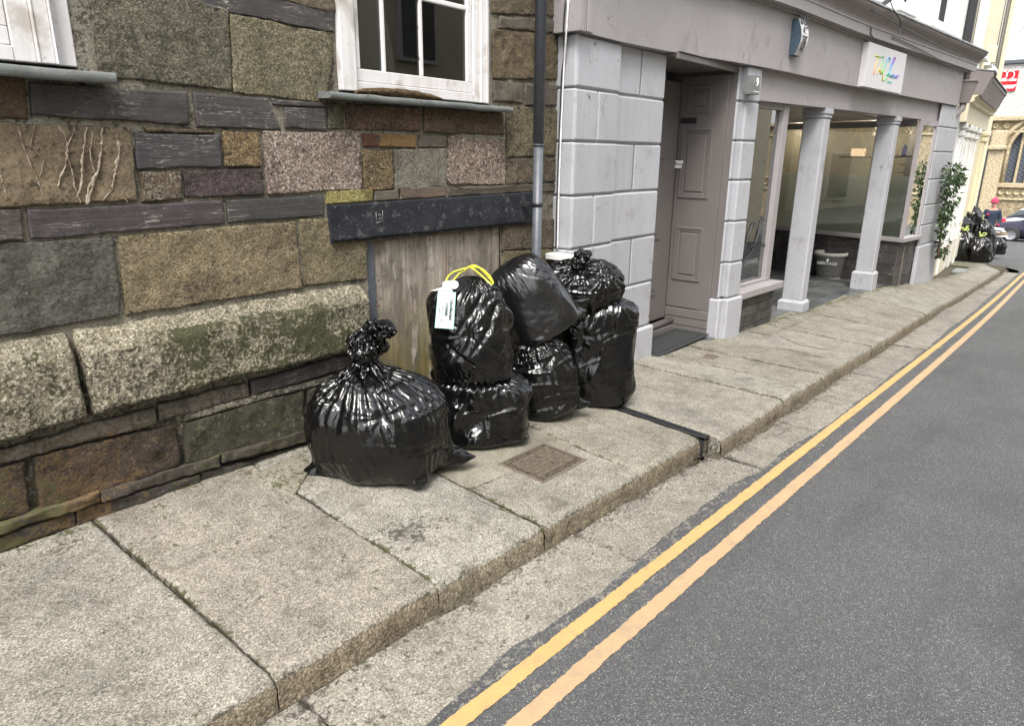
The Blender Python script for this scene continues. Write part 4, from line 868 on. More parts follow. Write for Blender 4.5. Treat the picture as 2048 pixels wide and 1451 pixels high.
for o, z in ((.16, .37), (-.10, .325), (-.225, .312), (-.242, .30), (-.243, .285)):
    P3 = np.stack([xs, yp(xs)+o, ZF(xs)+HC+z], -1); P3[:, 2] += .006*fbm(P3, 9, 3, 3)*(o < .1); P3[:, 1] += .004*vn(P3, 20, 4)*(o < .1); rows.append(P3)
ld.grid(np.array(rows)[::-1], 0, True); ld.build('lead_flashing', MT['lead'], sh)
# upper wall, set back over the cornice
XU1 = fx(1942, 50, .15)[0]
uw = sweep([(.6, 8.5), (.15, 8.5), (.15, 2.6), (.6, 2.6)], X0+.02, XU1, 0); uw.build('upper_wall', MT['white_render'], sh)
body = MB(); body.prism([(X0+.05, 3.1), (6.3, 3.3), (6.3, 5.3), (13.9, 5.3), (13.9, 9), (X0+.05, 9)], -1.5, 8.3, 0); body.box(6.3, 13.6, 3.0, 5.31, 2.62, 8.3, 0, 0); body.build('core', MT['white_render'], sh)
rf = MB(); rf.slabpoly([(X0, 2.4, 8.5), (14.2, 1.6, 8.5), (14.2, 9, 10.5), (X0, 9, 10.5)], (0, 0, .08), 0); rf.build('roof', MT['slate'], sh)
# two upstairs windows: white sill, white reveal, dark glass
for (pa_, pb_, pt) in (((1781, 2), (1816, 20), 14), ((1845, 36), (1890, 57), 26)):
    A, B = fx(*pa_, .15), fx(*pb_, .15); zs_ = (A[2]+B[2])/2
    m = MB(); m.box(A[0], B[0], .03, .2, zs_-.11, zs_, 0, .008, warp=warp()); S_ = m.build('window_sill', MT['white_render'], sh)
    wa, wb = A[0]+.12, B[0]-.10; m = MB()
    m.box(wa, wa+.5*(wb-wa), .11, .149, zs_+.001, zs_+1.5, 0, .004, warp=warp()); m.box(wb-.03, wb, .11, .149, zs_+.001, zs_+1.5, 0, .004, warp=warp())
    W_ = m.build('window', MT['white_wood'], sh); m = MB(); m.box(wa+.5*(wb-wa)+.002, wb-.032, .145, .149, zs_+.002, zs_+1.5, 0, 0, warp=warp()); m.build('pane', MT['dark_room'], W_)
# ---------------------------------------------------------------- house door in its recess
xr = xd0-.002
yq = onx(1350, 400, xr)[1]; yfr = float(yp(xr))
DY = yq-yfr; print('door recess', DY, xr)
zd0 = zg(5.6)+.03; zd1 = ZF(5.5)
dr = MB(); dr.box(xr, xr+.05, yfr+.06, yq+.3, zd0-.05, zd1, 0, 0)
dr.build('door_reveal', MT['door_paint'], sh)
def panel_side(m, X, pts, depth=.012):
    """raised moulding round a panel on a plane x=X, corners given in the photograph (TL, BR)"""
    a, b = onx(*pts[0], X), onx(*pts[1], X); y0, y1 = sorted((a[1], b[1])); z0, z1 = sorted((a[2], b[2]))
    w_ = .022
    for k, (dd, e) in enumerate(((0, depth), (w_, depth*.5))):
        Y0, Y1, Z0, Z1 = y0+dd, y1-dd, z0+dd, z1-dd
        m.box(X-e, X+.002, Y0, Y0+w_, Z0, Z1, 0, .003); m.box(X-e, X+.002, Y1-w_, Y1, Z0, Z1, 0, .003); m.box(X-e, X+.002, Y0+w_+.001, Y1-w_-.001, Z0, Z0+w_, 0, .003); m.box(X-e, X+.002, Y0+w_+.001, Y1-w_-.001, Z1-w_, Z1, 0, .003)
    m.box(X-.009, X+.002, y0+.06, y1-.06, z0+.06, z1-.06, 0, .008)
xl = xr-.035
yR = onx(1437, 400, xl)[1]
dd = MB(); zb_ = onx(1400, 620, xl)[2]; dd.box(xl, xl+.034, yR, yq-.002, zb_, onx(1400, 152, xl)[2], 0, .003)
for pts in (((1378, 172), (1421, 226)), ((1366, 257), (1415, 398)), ((1352, 452), (1398, 564))): panel_side(dd, xl, pts)
D_ = dd.build('door', MT['door_paint'], sh)
lb = MB(); a, b = onx(1362, 236, xl), onx(1393, 247, xl); lb.box(xl-.006, xl, b[1], a[1], b[2], a[2], 0, .001); lb.build('letterbox', MT['black_metal'], D_)
lk = MB(); a, b = onx(1341, 321, xl-.02), onx(1364, 337, xl-.02); zm = (a[2]+b[2])/2
lk.box(xl-.028, xl-.002, b[1], a[1], zm+.003, a[2], 0, .004); lk.box(xl-.022, xl-.002, b[1]+.01, a[1]-.01, b[2], zm-.001, 0, .004); lk.lathe([(0, 0), (.012, 0), (.012, .012), (0, .012)], (xl-.028, (a[1]+b[1])/2, (a[2]+zm)/2), 1, 12, ax=[[0, 0, 1], [0, 1, 0], [-1, 0, 0]])
lk.build('handle', [MT['white_plastic'], MT['chrome']], D_)
bs = MB()
for i, (ya, yb2) in enumerate(((622, 636), (640, 653), (657, 676))):
    a, b = onx(1400, ya, xl), onx(1400, yb2+3, xl); bs.box(xl-.012+.004*i, xl+.034, yR, yq-.002, max(b[2], zd0), a[2], 0, .004)
bs.build('kick_board', MT['door_paint'], D_)
# far leaf facing the street, at the back of the recess
bl = MB(); bl.box(xc1-.0, xl-.003, yq, yq+.05, zd0+.13, zd1-.11, 0, .003)
xm = (xc1+xl)/2+.05
for z0, z1 in ((.32, .72), (.85, 1.45), (1.57, 1.9)): bl.box(xm-.22, xm+.25, yq-.010, yq, z0-.1, z1-.1, 0, .01); bl.box(xm-.17, xm+.20, yq-.016, yq-.010, z0-.05, z1-.15, 0, .01)
bl.build('door', MT['door_paint'], sh)
ds = MB(); ds.box(xc1-.01, xl-.003, yq-.10, yq+.05, zd0, zd0+.07, 0, .01); ds.tube([(xc1, yq-.07, zd0+.10), (xl-.01, yq-.07, zd0+.10)], .035, 0, 12); ds.build('doorstep', MT['door_paint'], sh)
jm = MB(); jm.box(xc1-.02, xc1, yfr+.22, yq+.05, zd0, zd1, 0, 0); jm.build('left_jamb', MT['groove_paint'], sh)
lt = MB(); za = fx(1400, 135, .1)[2]
lt.box(xc1-.02, xr, yfr+.10, yq+.06, za+.02, zd1-.003, 0, 0); lt.box(xc1, xr-.002, yfr+.07, yfr+.10, za+.0, za+.05, 0, .006); lt.box(xc1, xr-.002, yfr+.055, yfr+.099, za+.055, zd1-.005, 0, .008); lt.build('door_head', MT['door_paint'], sh)
fl = MB(); fl.box(xc1-.05, xr+.05, yfr+.03, yq+.1, zd0-.1, zd0, 0, 0); fl.build('porch_floor', MT['slate_paving'], sh)
# rubber doormat
q = [onpave(x, y, .012) for x, y in ((1303, 706), (1397, 684))]; mt_ = MB(); zt = max(zd0, float(zp(5.2, 2.7)))
mt_.box(xc1+.02, xr-.06, 2.62, 2.98, zt+.001, zt+.014, 0, .004)
for i in range(16):
    for j in range(7):
        cx_, cy_ = xc1+.08+i*(xr-xc1-.2)/15, 2.66+.045*j
        if 1 <= j <= 5 and 1 <= i <= 14: continue
        mt_.lathe([(.008, .013), (.016, .013), (.016, .018), (.008, .018)], (cx_, cy_, zt), 0, 8)
tag(mt_.build('doormat', MT['mat_rubber']), 'black rubber doormat with a patterned border before the house door', 'doormat')
# house number block
pa_, pb_ = fx(1492, 150, -.06), fx(1515, 190, -.06); xn0, xn1 = fx(1502, 170, -.06)[0], fx(1515, 170, -.06)[0]; zn0, zn1 = fx(1510, 190, -.06)[2], fx(1510, 151, -.06)[2]
nb_ = thing('number_plate', 'grey slate block with a white painted number 9 on the pier by the door', 'house number', ((xn0+xn1)/2, float(yp(6.4))-.03, (zn0+zn1)/2))
m = MB(); m.box(xn0, xn1, -.085, -.002, zn0, zn1, 0, .004, warp=warp()); m.build('block', MT['slate_sill'], nb_)
def text_mesh(txt, size, name, mat, M, parent, shear=0., extrude=.001, spacing=1., align='CENTER', bold=0.):
    cu = bpy.data.curves.new('t', 'FONT'); cu.body = txt; cu.size = size; cu.align_x = align; cu.align_y = 'CENTER'; cu.extrude = extrude; cu.shear = shear; cu.space_character = spacing; cu.offset = bold; cu.resolution_u = 3
    o = bpy.data.objects.new('t', cu); COL.objects.link(o); dg = bpy.context.evaluated_depsgraph_get(); me = bpy.data.meshes.new_from_object(o.evaluated_get(dg)); bpy.data.objects.remove(o)
    V = np.empty(len(me.vertices)*3); me.vertices.foreach_get('co', V); V = V.reshape(-1, 3); F = [list(p.vertices) for p in me.polygons]; bpy.data.meshes.remove(me)
    M = np.array(M, float); V = V@M[:, :3].T+M[:, 3]
    b = MB(); b.add(V, F, 0); return b.build(name, mat, parent)
def frame(x, off, z, side=False):
    """text plane lying on the street front at x: columns right, up, out, origin"""
    t = np.array([1, float(yp(x+.2)-yp(x-.2))/.4, 0]); t /= np.linalg.norm(t); up = np.array([0, 0, 1.]); n = np.cross(t, up)
    return np.column_stack([t, up, n, [x, float(yp(x))+off, z]])
xn = (xn0+xn1)/2; hn = zn1-zn0
text_mesh('9', hn*.62, 'numeral', MT['letter_white'], frame(xn, -.0865, zn0+hn*.62), nb_, bold=.002)
text_mesh('Fore Street', hn*.11, 'street_name', MT['letter_white'], frame(xn, -.0865, zn0+hn*.15), nb_)
# ---------------------------------------------------------------- columns
for k, (ar, rt_, lf, tp, pt, pb2) in enumerate((((1652, 227), (1662, 227), (1608, 227), 0, (1606, 602), (1611, 624)), ((1793, 244), (1800, 244), (1755, 244), 1, (1749, 544), (1751, 582)))):
    A = fx(*ar, .05); B = fx(*rt_, .05); Lf = onx(*lf, A[0]); zt = float(bz(A[0])); 
    w_ = max(.2, min(.26, B[0]-A[0])); dpt = max(.22, min(.5, Lf[1]-A[1])); print('col', A, B, Lf)
    x0, x1, y0, y1 = A[0], A[0]+w_, A[1], A[1]+dpt; zpl = fx(*pt, .05)[2]; zb3 = float(zp(x0, y0))-.03
    m = MB(); m.box(x0, x1, y0, y1, zpl, zt-.10, 0, .012); c_ = m.build('column', MT['pier_paint'], sh)
    m = MB(); m.box(x0-.03, x1+.03, y0-.03, y1+.03, zb3, zpl-.02, 0, .006); V = [(x0-.03, y0-.03), (x1+.03, y0-.03), (x1+.03, y1+.03), (x0-.03, y1+.03)]; 
    U_ = [(x0-.002, y0-.002), (x1+.002, y0-.002), (x1+.002, y1+.002), (x0-.002, y1+.002)]
    m.add([(a, b, zpl-.021) for a, b in V]+[(a, b, zpl+.01) for a, b in U_], [[0, 1, 5, 4], [1, 2, 6, 5], [2, 3, 7, 6], [3, 0, 4, 7]], 0); 
    m.w[-1] = m.w[-1]*0+np.array([0, .0, .0, 0]); m.build('plinth', MT['pier_paint'], c_)
    m = MB(); m.box(x0-.018, x1+.018, y0-.018, y1+.018, zt-.06, zt-.001, 0, .005); m.box(x0-.008, x1+.008, y0-.008, y1+.008, zt-.099, zt-.061, 0, .006); m.build('capital', MT['pier_paint'], c_)
# ---------------------------------------------------------------- small shop window beside the door pier
ow = .10
xw0 = xd2; xw1 = fx(1560, 300, ow)[0]; xw2 = fx(1570, 300, ow)[0]; zs4 = fx(1480, 592, -.02)[2]; zs5 = fx(1550, 571, -.02)[2]; zsl = (zs4+zs5)/2; zh = float(bz(xw1)); print('small window', xw0, xw1, xw2, zs4, zs5)
m = MB(); m.box(xw1, xw2, ow, ow+.09, zsl+.03, zh, 0, .006, warp=warp()); m.box(xw0, xw1-.001, ow+.01, ow+.08, zh-.06, zh, 0, .004, warp=warp()); m.box(xw0, xw1-.001, ow+.01, ow+.08, zsl+.03, zsl+.06, 0, .004, warp=warp())
WN = m.build('window', MT['fascia_paint'], sh)
m = MB(); m.box(xw0, xw2+.06, -.03, ow+.16, zsl-.045, zsl+.029, 0, .006, warp=warp()); m.build('sill', MT['fascia_paint'], WN)
m = MB(); m.box(xw0+.002, xw1-.002, ow+.045, ow+.052, zsl+.06, zh-.06, 0, 0, warp=warp()); m.build('pane', MT['glass_reflect'], WN)
def tiles(m, P0, P1, z0f, z1f, n, rows, seed, outn, mat=0, th=.012):
    """random slate tiling on an upright plane between plan points P0 and P1"""
    r = np.random.RandomState(seed); P0, P1 = np.array(P0, float), np.array(P1, float); L = np.linalg.norm(P1-P0); t = (P1-P0)/L; n_ = np.array(outn, float); n_ /= np.linalg.norm(n_)
    for i in range(rows):
        u = 0
        while u < L-.01:
            l = min(r.uniform(.12, .34), L-u)
            if L-u-l < .06: l = L-u
            a, b = u+.003, u+l-.003; d = r.uniform(0, .004); V = []
            za = lambda q: z0f(q)+(z1f(q)-z0f(q))*i/rows+.003; zb_ = lambda q: z0f(q)+(z1f(q)-z0f(q))*(i+1)/rows-.003
            for dd_ in (0, th+d):
                for q, zz in ((a, za), (b, za), (b, zb_), (a, zb_)): p = P0+t*q+n_*dd_; V.append((p[0], p[1], zz(q)))
            tn_ = r.uniform(.7, 1.3); m.add(V, [[4, 5, 6, 7], [0, 1, 5, 4], [1, 2, 6, 5], [2, 3, 7, 6], [3, 0, 4, 7]], mat, False, None, (tn_, tn_*1.01, tn_*1.02)); u += l
m = MB(); gz_ = lambda q: zg(xw0)+.0; tiles(m, (xw0, yp(xw0)+.05), (xw2-.02, yp(xw2)+.05), lambda q: zg(7)-.02, lambda q: zsl-.05, 0, 4, 3, (0, -1)); tiles(m, (xw2-.02, yp(xw2)+.05), (xw2-.02, yp(xw2)+.9), lambda q: zg(7)-.02, lambda q: zsl-.05, 0, 4, 4, (1, 0))
m.box(xw0, xw2-.035, .062, .9, zg(7)-.1, zsl-.05, 1, 0, warp=warp()); m.build('stall_riser', [MT['slate'], MT['dirt']], sh)
m = MB(); m.box(xw0-.2, xw2-.06, .9, .93, zsl-.05, 2.5, 0, 0, warp=warp()); m.build('window_back', MT['cream_render'], sh)
# ---------------------------------------------------------------- recessed shop front: splayed window on a slate riser
Cn = onfront(1784, 573, .06); Dn = onz(1700, 560, Cn[2]); sd = (Dn-Cn)[:2]; sd /= np.linalg.norm(sd); Ls = 2.2
C2 = Cn[:2]; D2 = C2+sd*Ls; sn = np.array([sd[1], -sd[0]]); sn = sn if sn[0] < 0 else -sn
print('splay', C2, D2, sd, sn)
def onplane(px, py, P, n):
    r = ray(px, py); n3 = np.array([n[0], n[1], 0]); t = ((np.array([P[0], P[1], 0])-CAM)@n3)/(r@n3); return CAM+t*r
zsi = onplane(1780, 478, C2, sn)[2]; zct = onplane(1700, 240, C2, sn)[2]; zfr = onplane(1700, 350, C2, sn)[2]; print('splay z', zsi, zct, zfr)
zfl = float(Cn[2]); E2 = np.array([xe0+.04, yp(xe0)+.045])
m = MB(); tiles(m, C2, D2, lambda q: zfl-.02, lambda q: zsi-.03, 0, 4, 7, sn); tiles(m, C2, E2+np.array([0, 0]), lambda q: zfl-.05, lambda q: zsi-.03, 0, 4, 8, (-.1, -1))
nb2 = -sn; m.prism([tuple(C2), tuple(E2), tuple(E2+nb2*.15+np.array([0, .2])), tuple(C2+nb2*.2), tuple(D2+nb2*.2), tuple(D2)], zfl-.2, zsi-.03, 1); RS = m.build('stall_riser', [MT['slate'], MT['mortar']], sh)
m = MB(); o_ = .06; cc = C2+sn*o_+np.array([0, -o_*1.2]); m.prism([tuple(cc), tuple(E2+np.array([-.03, -.085])), tuple(E2+np.array([-.03, .08])), tuple(C2+nb2*.1+np.array([0.05, .1])), tuple(D2+nb2*.1), tuple(D2+sn*o_)], zsi-.028, zsi+.025, 0); m.build('sill', MT['fascia_paint'], sh)
W_ = MB(); zct2 = float(bz(12.6))
def post(m, P, s=.05, z0=zsi+.026, z1=zct2-.004, mat=0): m.box(P[0]-s/2, P[0]+s/2, P[1]-s/2, P[1]+s/2, z0, z1, mat, .005)
post(W_, C2+nb2*.04, .06); post(W_, E2+np.array([-.05, .0]), .05)
def rail(m, A, B, z0, z1, w=.05):
    A, B = np.array(A), np.array(B); t = (B-A)/np.linalg.norm(B-A); n = np.array([-t[1], t[0]])*w/2; m.prism([tuple(A+n), tuple(B+n), tuple(B-n), tuple(A-n)], z0, z1, 0)
rail(W_, C2+nb2*.04+sd*.06, D2+nb2*.04, zct2-.10, zct2-.005); rail(W_, C2+nb2*.04+np.array([.06, 0]), E2+np.array([-.08, .0]), zct2-.08, zct2-.005)
WB = W_.build('window', MT['fascia_paint'], sh)
def pane(A, B, z0, z1, mat, name='pane', th=.006, par=WB):
    m = MB(); A, B = np.array(A), np.array(B); t = (B-A)/np.linalg.norm(B-A); n = np.array([-t[1], t[0]])*th/2; m.prism([tuple(A+n), tuple(B+n), tuple(B-n), tuple(A-n)], z0, z1, 0); return m.build(name, MT[mat], par)
gA, gB = C2+nb2*.04+sd*.055, D2+nb2*.04; pane(gA, gB, zsi+.026, zct2-.10, 'glass'); pane(gA+nb2*.012, gB+nb2*.012, zsi+.03, zfr, 'frosted', 'frosted_film')
gA2, gB2 = C2+nb2*.04+np.array([.032, 0]), E2+np.array([-.077, .0]); pane(gA2, gB2, zsi+.026, zct2-.08, 'glass_reflect'); pane(gA2+np.array([0, .012]), gB2+np.array([0, .012]), zsi+.03, zfr, 'frosted', 'frosted_film')
# back shop front to the left of the splay, and the porch ceiling and floor
yb3 = float(D2[1])+.0
BK = MB(); rail(BK, (xw2-.05, yb3), (D2[0], yb3), zsi-.02, zsi+.03, .1); rail(BK, (xw2-.05, yb3), (D2[0], yb3), zct2-.1, zct2, .1)
BKo = BK.build('window', MT['fascia_paint'], sh)
pane((xw2-.05, yb3), (D2[0]-.01, yb3), zsi+.03, zct2-.1, 'glass', par=BKo); pane((xw2-.05, yb3+.015), (D2[0]-.02, yb3+.015), zsi+.03, zfr, 'frosted', 'frosted_film', par=BKo)
m = MB(); tiles(m, (xw2-.05, yb3-.01), (D2[0], yb3-.01), lambda q: -.55, lambda q: zsi-.03, 0, 4, 17, (0, -1)); m.box(xw2-.05, D2[0], yb3, yb3+.1, -.6, zsi-.03, 1); m.build('stall_riser', [MT['slate'], MT['dirt']], sh)
m = MB(); xs_ = fx(1566, 400, ow+.2)[0]; m.box(xw2-.05, xw2-.02, yp(xw2)+ow+.10, yb3, -.5, zct2, 0, 0); m.build('side_door', MT['black_metal'], sh)
m = MB(); 
for i in range(26):
    yy = 2.68+i*.12; m.box(xd2+.01, xe0+.1, yy+.002, yy+.118, zct2+.012, zct2+.03, 0, .003)
m.build('porch_ceiling', MT['ceiling_paint'], sh)
m = MB(); r = np.random.RandomState(3); yy = 2.1
while yy < 4.9:
    h = .15; x = 6.9+r.uniform(0, .2)
    while x < 13.2:
        l = r.uniform(.2, .42); c_ = [(x+.009, yy+.007), (x+l-.009, yy+.007), (x+l-.009, yy+h-.007), (x+.009, yy+h-.007)]
        if yy > yp(x)-.02+.0: tv = r.uniform(.65, 1.35); m.add([(a, b, zp(a, b)+.004+.0) for a, b in c_]+[(a, b, zp(a, b)-.02) for a, b in c_], [[0, 1, 2, 3], [0, 4, 5, 1], [1, 5, 6, 2], [2, 6, 7, 3], [3, 7, 4, 0]], 0, False, None, (tv, tv, tv))
        x += l
    yy += h
m.build('floor_tiles', MT['slate_paving'], sh)
m = MB(); xs = np.linspace(6.8, 13.6, 30); m.grid(np.array([[(x, y, zp(x, y)+.0015) for x in xs] for y in np.linspace(2.25, 6, 6)]), 0, False); m.build('floor_bed', MT['mortar'], sh)
# inside the shop: plastered wall, slatted display wall, ceiling, floor
ir = MB(); I0 = C2+nb2*1.5; I1 = I0+sd*3.6; t3 = np.array([sd[0], sd[1]])
flat('slat_paint', (.34, .32, .25), .7); slat = MB(); zz = .0
aS, bS = onplane(1850, 300, I0, sn)[:2], onplane(1682, 300, I0, sn)[:2]; aS = aS+sd*max(0., (yp(min(aS[0], 13.2))+.35-aS[1])/sd[1])
while zz < 2.35:
    h = .115; A_, B_2 = aS, bS; n = nb2*.02; slat.prism([tuple(A_-n), tuple(B_2-n), tuple(B_2), tuple(A_)], zz+.012, zz+h, 0); zz += h+.012
slat.build('slatted_display', MT['slat_paint'], sh)
Is = I0+sd*max(0., (yp(min(I0[0], 13.2))+.35-I0[1])/sd[1]); ir.prism([tuple(Is+nb2*.02), tuple(I1+nb2*.02), tuple(I1+nb2*.1), tuple(Is+nb2*.1)], -.6, 2.5, 0)
flat('warm_plaster', (.42, .30, .24), .8); flat('shop_floor', (.10, .09, .08), .6)
ir.box(6.5, 13.6, 6.0, 6.05, -.7, 2.6, 0); ir.build('inner_wall', MT['warm_plaster'], sh)
m = MB(); xq = xe1-.12; m.box(xq, xq+.05, yp(xq)+.04, 6.0, -.9, 2.6, 0); m.build('inner_side_wall', MT['slat_paint'], sh)
m = MB(); m.box(6.3, 13.6, 2.9, 6.1, 2.60, 2.63, 0); m.build('inner_ceiling', MT['ceiling_paint'], sh)
# shelf on ropes with a warm box, a blue bottle on the next shelf
SH = C2+nb2*.45; sp = lambda px, py: onplane(px, py, SH, sn)
a, b, ap = sp(1682, 313), sp(1741, 314), sp(1718, 252)
hs_ = thing('hanging_shelf', 'small wooden shelf hung on ropes inside the shop window', 'shelf', tuple((a+b)/2))
def plank(m, A, B, w=.14, th=.015):
    t = (B-A)/np.linalg.norm(B-A); n = np.array([nb2[0], nb2[1], 0])*w/2; V = [A-n, B-n, B+n, A+n]; m.slabpoly(V, (0, 0, -th), 0)
m = MB(); plank(m, a, b); m.build('plank', MT['shelf_wood'], hs_)
n3 = np.array([nb2[0], nb2[1], 0])
for e in (a+(b-a)*.12, a+(b-a)*.9):
    for s_ in (-.06, .06): m = MB(); m.tube([e+n3*s_, ap], .0045, 0, 5); m.build('rope', MT['rope'], hs_)
bx = MB(); c0, c1 = sp(1701, 312), sp(1726, 297); t = (b-a)/np.linalg.norm(b-a); w_ = np.linalg.norm((sp(1726, 312)-c0)); bx.slabpoly([c0, c0+t*w_, c0+t*w_+np.array([0, 0, c1[2]-c0[2]]), c0+np.array([0, 0, c1[2]-c0[2]])], n3*.06, 0)
tag(bx.build('gift_box', MT['candle_box']), 'small glowing peach coloured box on the hanging shelf', 'box')
a2_, b2_, ap2 = sp(1790, 313), sp(1824, 312), sp(1818, 262)
hs2 = thing('hanging_shelf', 'short rope-hung shelf carrying a blue bottle near the window corner post', 'shelf', tuple((a2_+b2_)/2))
m = MB(); plank(m, a2_, b2_); m.build('plank', MT['shelf_wood'], hs2); m = MB(); m.tube([a2_+(b2_-a2_)*.1, ap2], .0045, 0, 5); m.build('rope', MT['rope'], hs2)
p = sp(1807, 312); m = MB(); hB = sp(1807, 286)[2]-p[2]; r_ = .035; m.lathe([(0, 0), (r_, 0), (r_, hB*.7), (r_*.4, hB*.82), (r_*.4, hB*.88)], p, 0, 16); m.lathe([(r_*.45, hB*.88), (r_*.45, hB), (0, hB)], p, 1, 16)
tag(m.build('bottle', [MT['bottle_blue'], MT['white_plastic']]), 'blue bottle with white cap on the short hanging shelf', 'bottle')
# spot lamps that are lit
for k, (px, py) in enumerate(((1598, 257), (1752, 255), (1820, 251), (1830, 250))):
    p = onplane(px, py, C2+nb2*.7, sn); m = MB(); m.lathe([(0, -.004), (.020, -.004), (.024, .02), (.014, .05), (0, .05)], p, 0, 12); o = m.build('spot_lamp', [MT['chrome']]); m = MB(); m.lathe([(0, -.0055), (.018, -.0055), (.018, -.0042)], p, 0, 12); m.build('bulb', MT['lamp'], o)
    tag(o, ['lit spot lamp behind the gap left of the near column', 'lit spot lamp just left of the second column', 'left one of two tiny lit spots at the window corner', 'right one of two tiny lit spots at the window corner'][k], 'lamp')
    if k < 3:
        l = bpy.data.lights.new('spot_light', 'POINT'); l.energy = 4; l.color = (1, .80, .60); l.shadow_soft_size = .05; lo_ = bpy.data.objects.new('spot_light', l); COL.objects.link(lo_); lo_.location = (p[0], p[1], p[2]-.08)
# ---------------------------------------------------------------- signs and fittings on the fascia
zA, zB = fx(1735, 84, -.06), fx(1726, 174, -.06); zC = fx(1812, 110, -.06)
sx0, sx1 = fx(1741, 85, -.10)[0], fx(1813, 108, -.10)[0]; sz1 = fx(1741, 84, -.10)[2]; sz0 = fx(1727, 173, -.10)[2]; print('sign', sx0, sx1, sz0, sz1)
sx0 = fx(1733, 130, -.10)[0]; sx1 = fx(1808, 150, -.10)[0]
sg = thing('shop_sign', 'square white shop sign with rainbow handwritten lettering on the grey fascia', 'sign', ((sx0+sx1)/2, float(yp(10))-.08, (sz0+sz1)/2))
m = MB(); m.box(sx0, sx1, -.10, -.031, sz0, sz1, 0, .004, warp=warp()); m.build('panel', MT['sign_white'], sg)
def rainbow():
    m = Mat('rainbow', .5); s_ = m.sep(); f_ = m.math('FRACT', m.math('MULTIPLY', m.math('ADD', s_[0], m.math('MULTIPLY', s_[2], 1.3)), .9))
    m.col(m.ramp(f_, [(0, (.60, .05, .06)), (.18, (.75, .40, .05)), (.36, (.25, .50, .08)), (.55, (.05, .40, .40)), (.75, (.10, .12, .45)), (.98, (.45, .10, .30))])); return m.m
RB = rainbow()
def stroke(par, F, pts, w, mat, name='lettering', th=.002):
    """brush stroke in the plane F (2D points)"""
    F = np.array(F); P = np.array(pts, float)
    d = np.concatenate([[0], np.cumsum(np.linalg.norm(np.diff(P, axis=0), axis=1))]); q = np.linspace(0, d[-1], 6*len(P)); C = np.stack([np.interp(q, d, P[:, 0]), np.interp(q, d, P[:, 1])], -1)
    for _ in range(3): C[1:-1] = (C[:-2]+2*C[1:-1]+C[2:])/4
    W3 = lambda c: c[:, :1]*F[:, 0]+c[:, 1:2]*F[:, 1]+F[:, 3]
    m = MB(); m.tube(W3(C), w, 0, 6); return m.build(name, mat, par)
hh = sz1-sz0; ww = sx1-sx0; xc = (sx0+sx1)/2; F_ = frame(xc, -.103, (sz0+sz1)/2)
LET = {  # handwriting of the word mark, unit box -1..1
 'T': [(-.62, .52), (-.55, .60), (-.42, .55), (-.30, .62)], 't2': [(-.45, .60), (-.50, .2), (-.56, -.45)], 'h': [(-.30, .62), (-.22, .66), (-.24, .3), (-.42, -.40), (-.36, -.12), (-.28, -.10), (-.28, -.30), (-.22, -.28)],
 'e': [(-.20, -.2), (-.14, -.1), (-.18, -.05), (-.22, -.2), (-.16, -.3)], 'C': [(.06, .45), (.10, .70), (.0, .66), (-.10, .2), (-.16, -.4), (-.12, -.68), (.0, -.55), (.10, -.35)],
 'l': [(.12, -.3), (.22, .3), (.36, .78), (.26, .78), (.18, .2), (.14, -.25), (.24, -.32)], 'o': [(.10, -.18), (.04, -.28), (.10, -.36), (.16, -.28), (.10, -.18)], 'o2': [(.30, -.18), (.24, -.28), (.30, -.36), (.36, -.28), (.30, -.18)],
 'u': [(.40, -.16), (.39, -.33), (.46, -.34), (.50, -.16), (.50, -.36)], 'r': [(.56, -.16), (.55, -.38), (.57, -.20), (.64, -.14)]}
for k_, pts in LET.items(): stroke(sg, F_, [(a*ww*.55, b*hh*.42) for a, b in pts], .0065, RB)
text_mesh('LOUNGE', hh*.085, 'lettering', RB, frame(xc+ww*.12, -.103, (sz0+sz1)/2-hh*.28), sg, spacing=1.15)
# alarm box
ax0, ax1 = fx(1597, 60, -.06)[0], fx(1610, 70, -.1)[0]; az1, az0 = fx(1608, 40, -.09)[2], fx(1600, 112, -.09)[2]; print('alarm', ax0, ax1, az0, az1)
xA = fx(1604, 75, -.10)[0]; al = thing('alarm_box', 'tall narrow blue burglar alarm box with a bowed white lettered face', 'alarm box', (xA, float(yp(xA))-.05, (az0+az1)/2))
hA = az1-az0; wA = .17; prof = [(z, .02+.075*math.sin(math.pi*(.12+.76*z))) for z in np.linspace(0, 1, 14)]
F_ = np.array(frame(xA, -.031, az0)); t_, u_, n_ = F_[:, 0], F_[:, 1], F_[:, 2]; O_ = F_[:, 3]
m = MB(); rows = np.array([[O_+t_*x+n_*(d if ins else 0)+u_*(z*hA) for z, d in prof] for x, ins in ((-wA/2, 0), (-wA/2, 1), (wA/2, 1), (wA/2, 0))]); [m.grid(rows[i:i+2], 0, False) for i in range(3)]
for e in (0, -1): m.add(rows[:, e], [[0, 1, 2, 3]], 0)
m.build('case', MT['alarm_blue'], al)
m = MB(); rows = np.array([[O_+t_*x+n_*(d+.0025)+u_*(z*hA) for z, d in prof] for x in (-wA/2+.002, wA/2-.002)]); m.grid(rows, 0, True); fa = m.build('face', MT['sign_white'], al)
for z_, tx, s_ in ((.86, 'W', .16), (.66, 'IC', .09), (.53, '\u2014', .10), (.42, 'ER', .07), (.30, 'DE', .07), (.19, 'RE', .07)):
    d = .02+.075*math.sin(math.pi*(.12+.76*z_)); o3 = O_+n_*(d+.005)+u_*(z_*hA); text_mesh(tx, s_*1.1, 'lettering', MT['letter_dark'], np.column_stack([t_, u_, n_, o3]), fa, bold=.002)
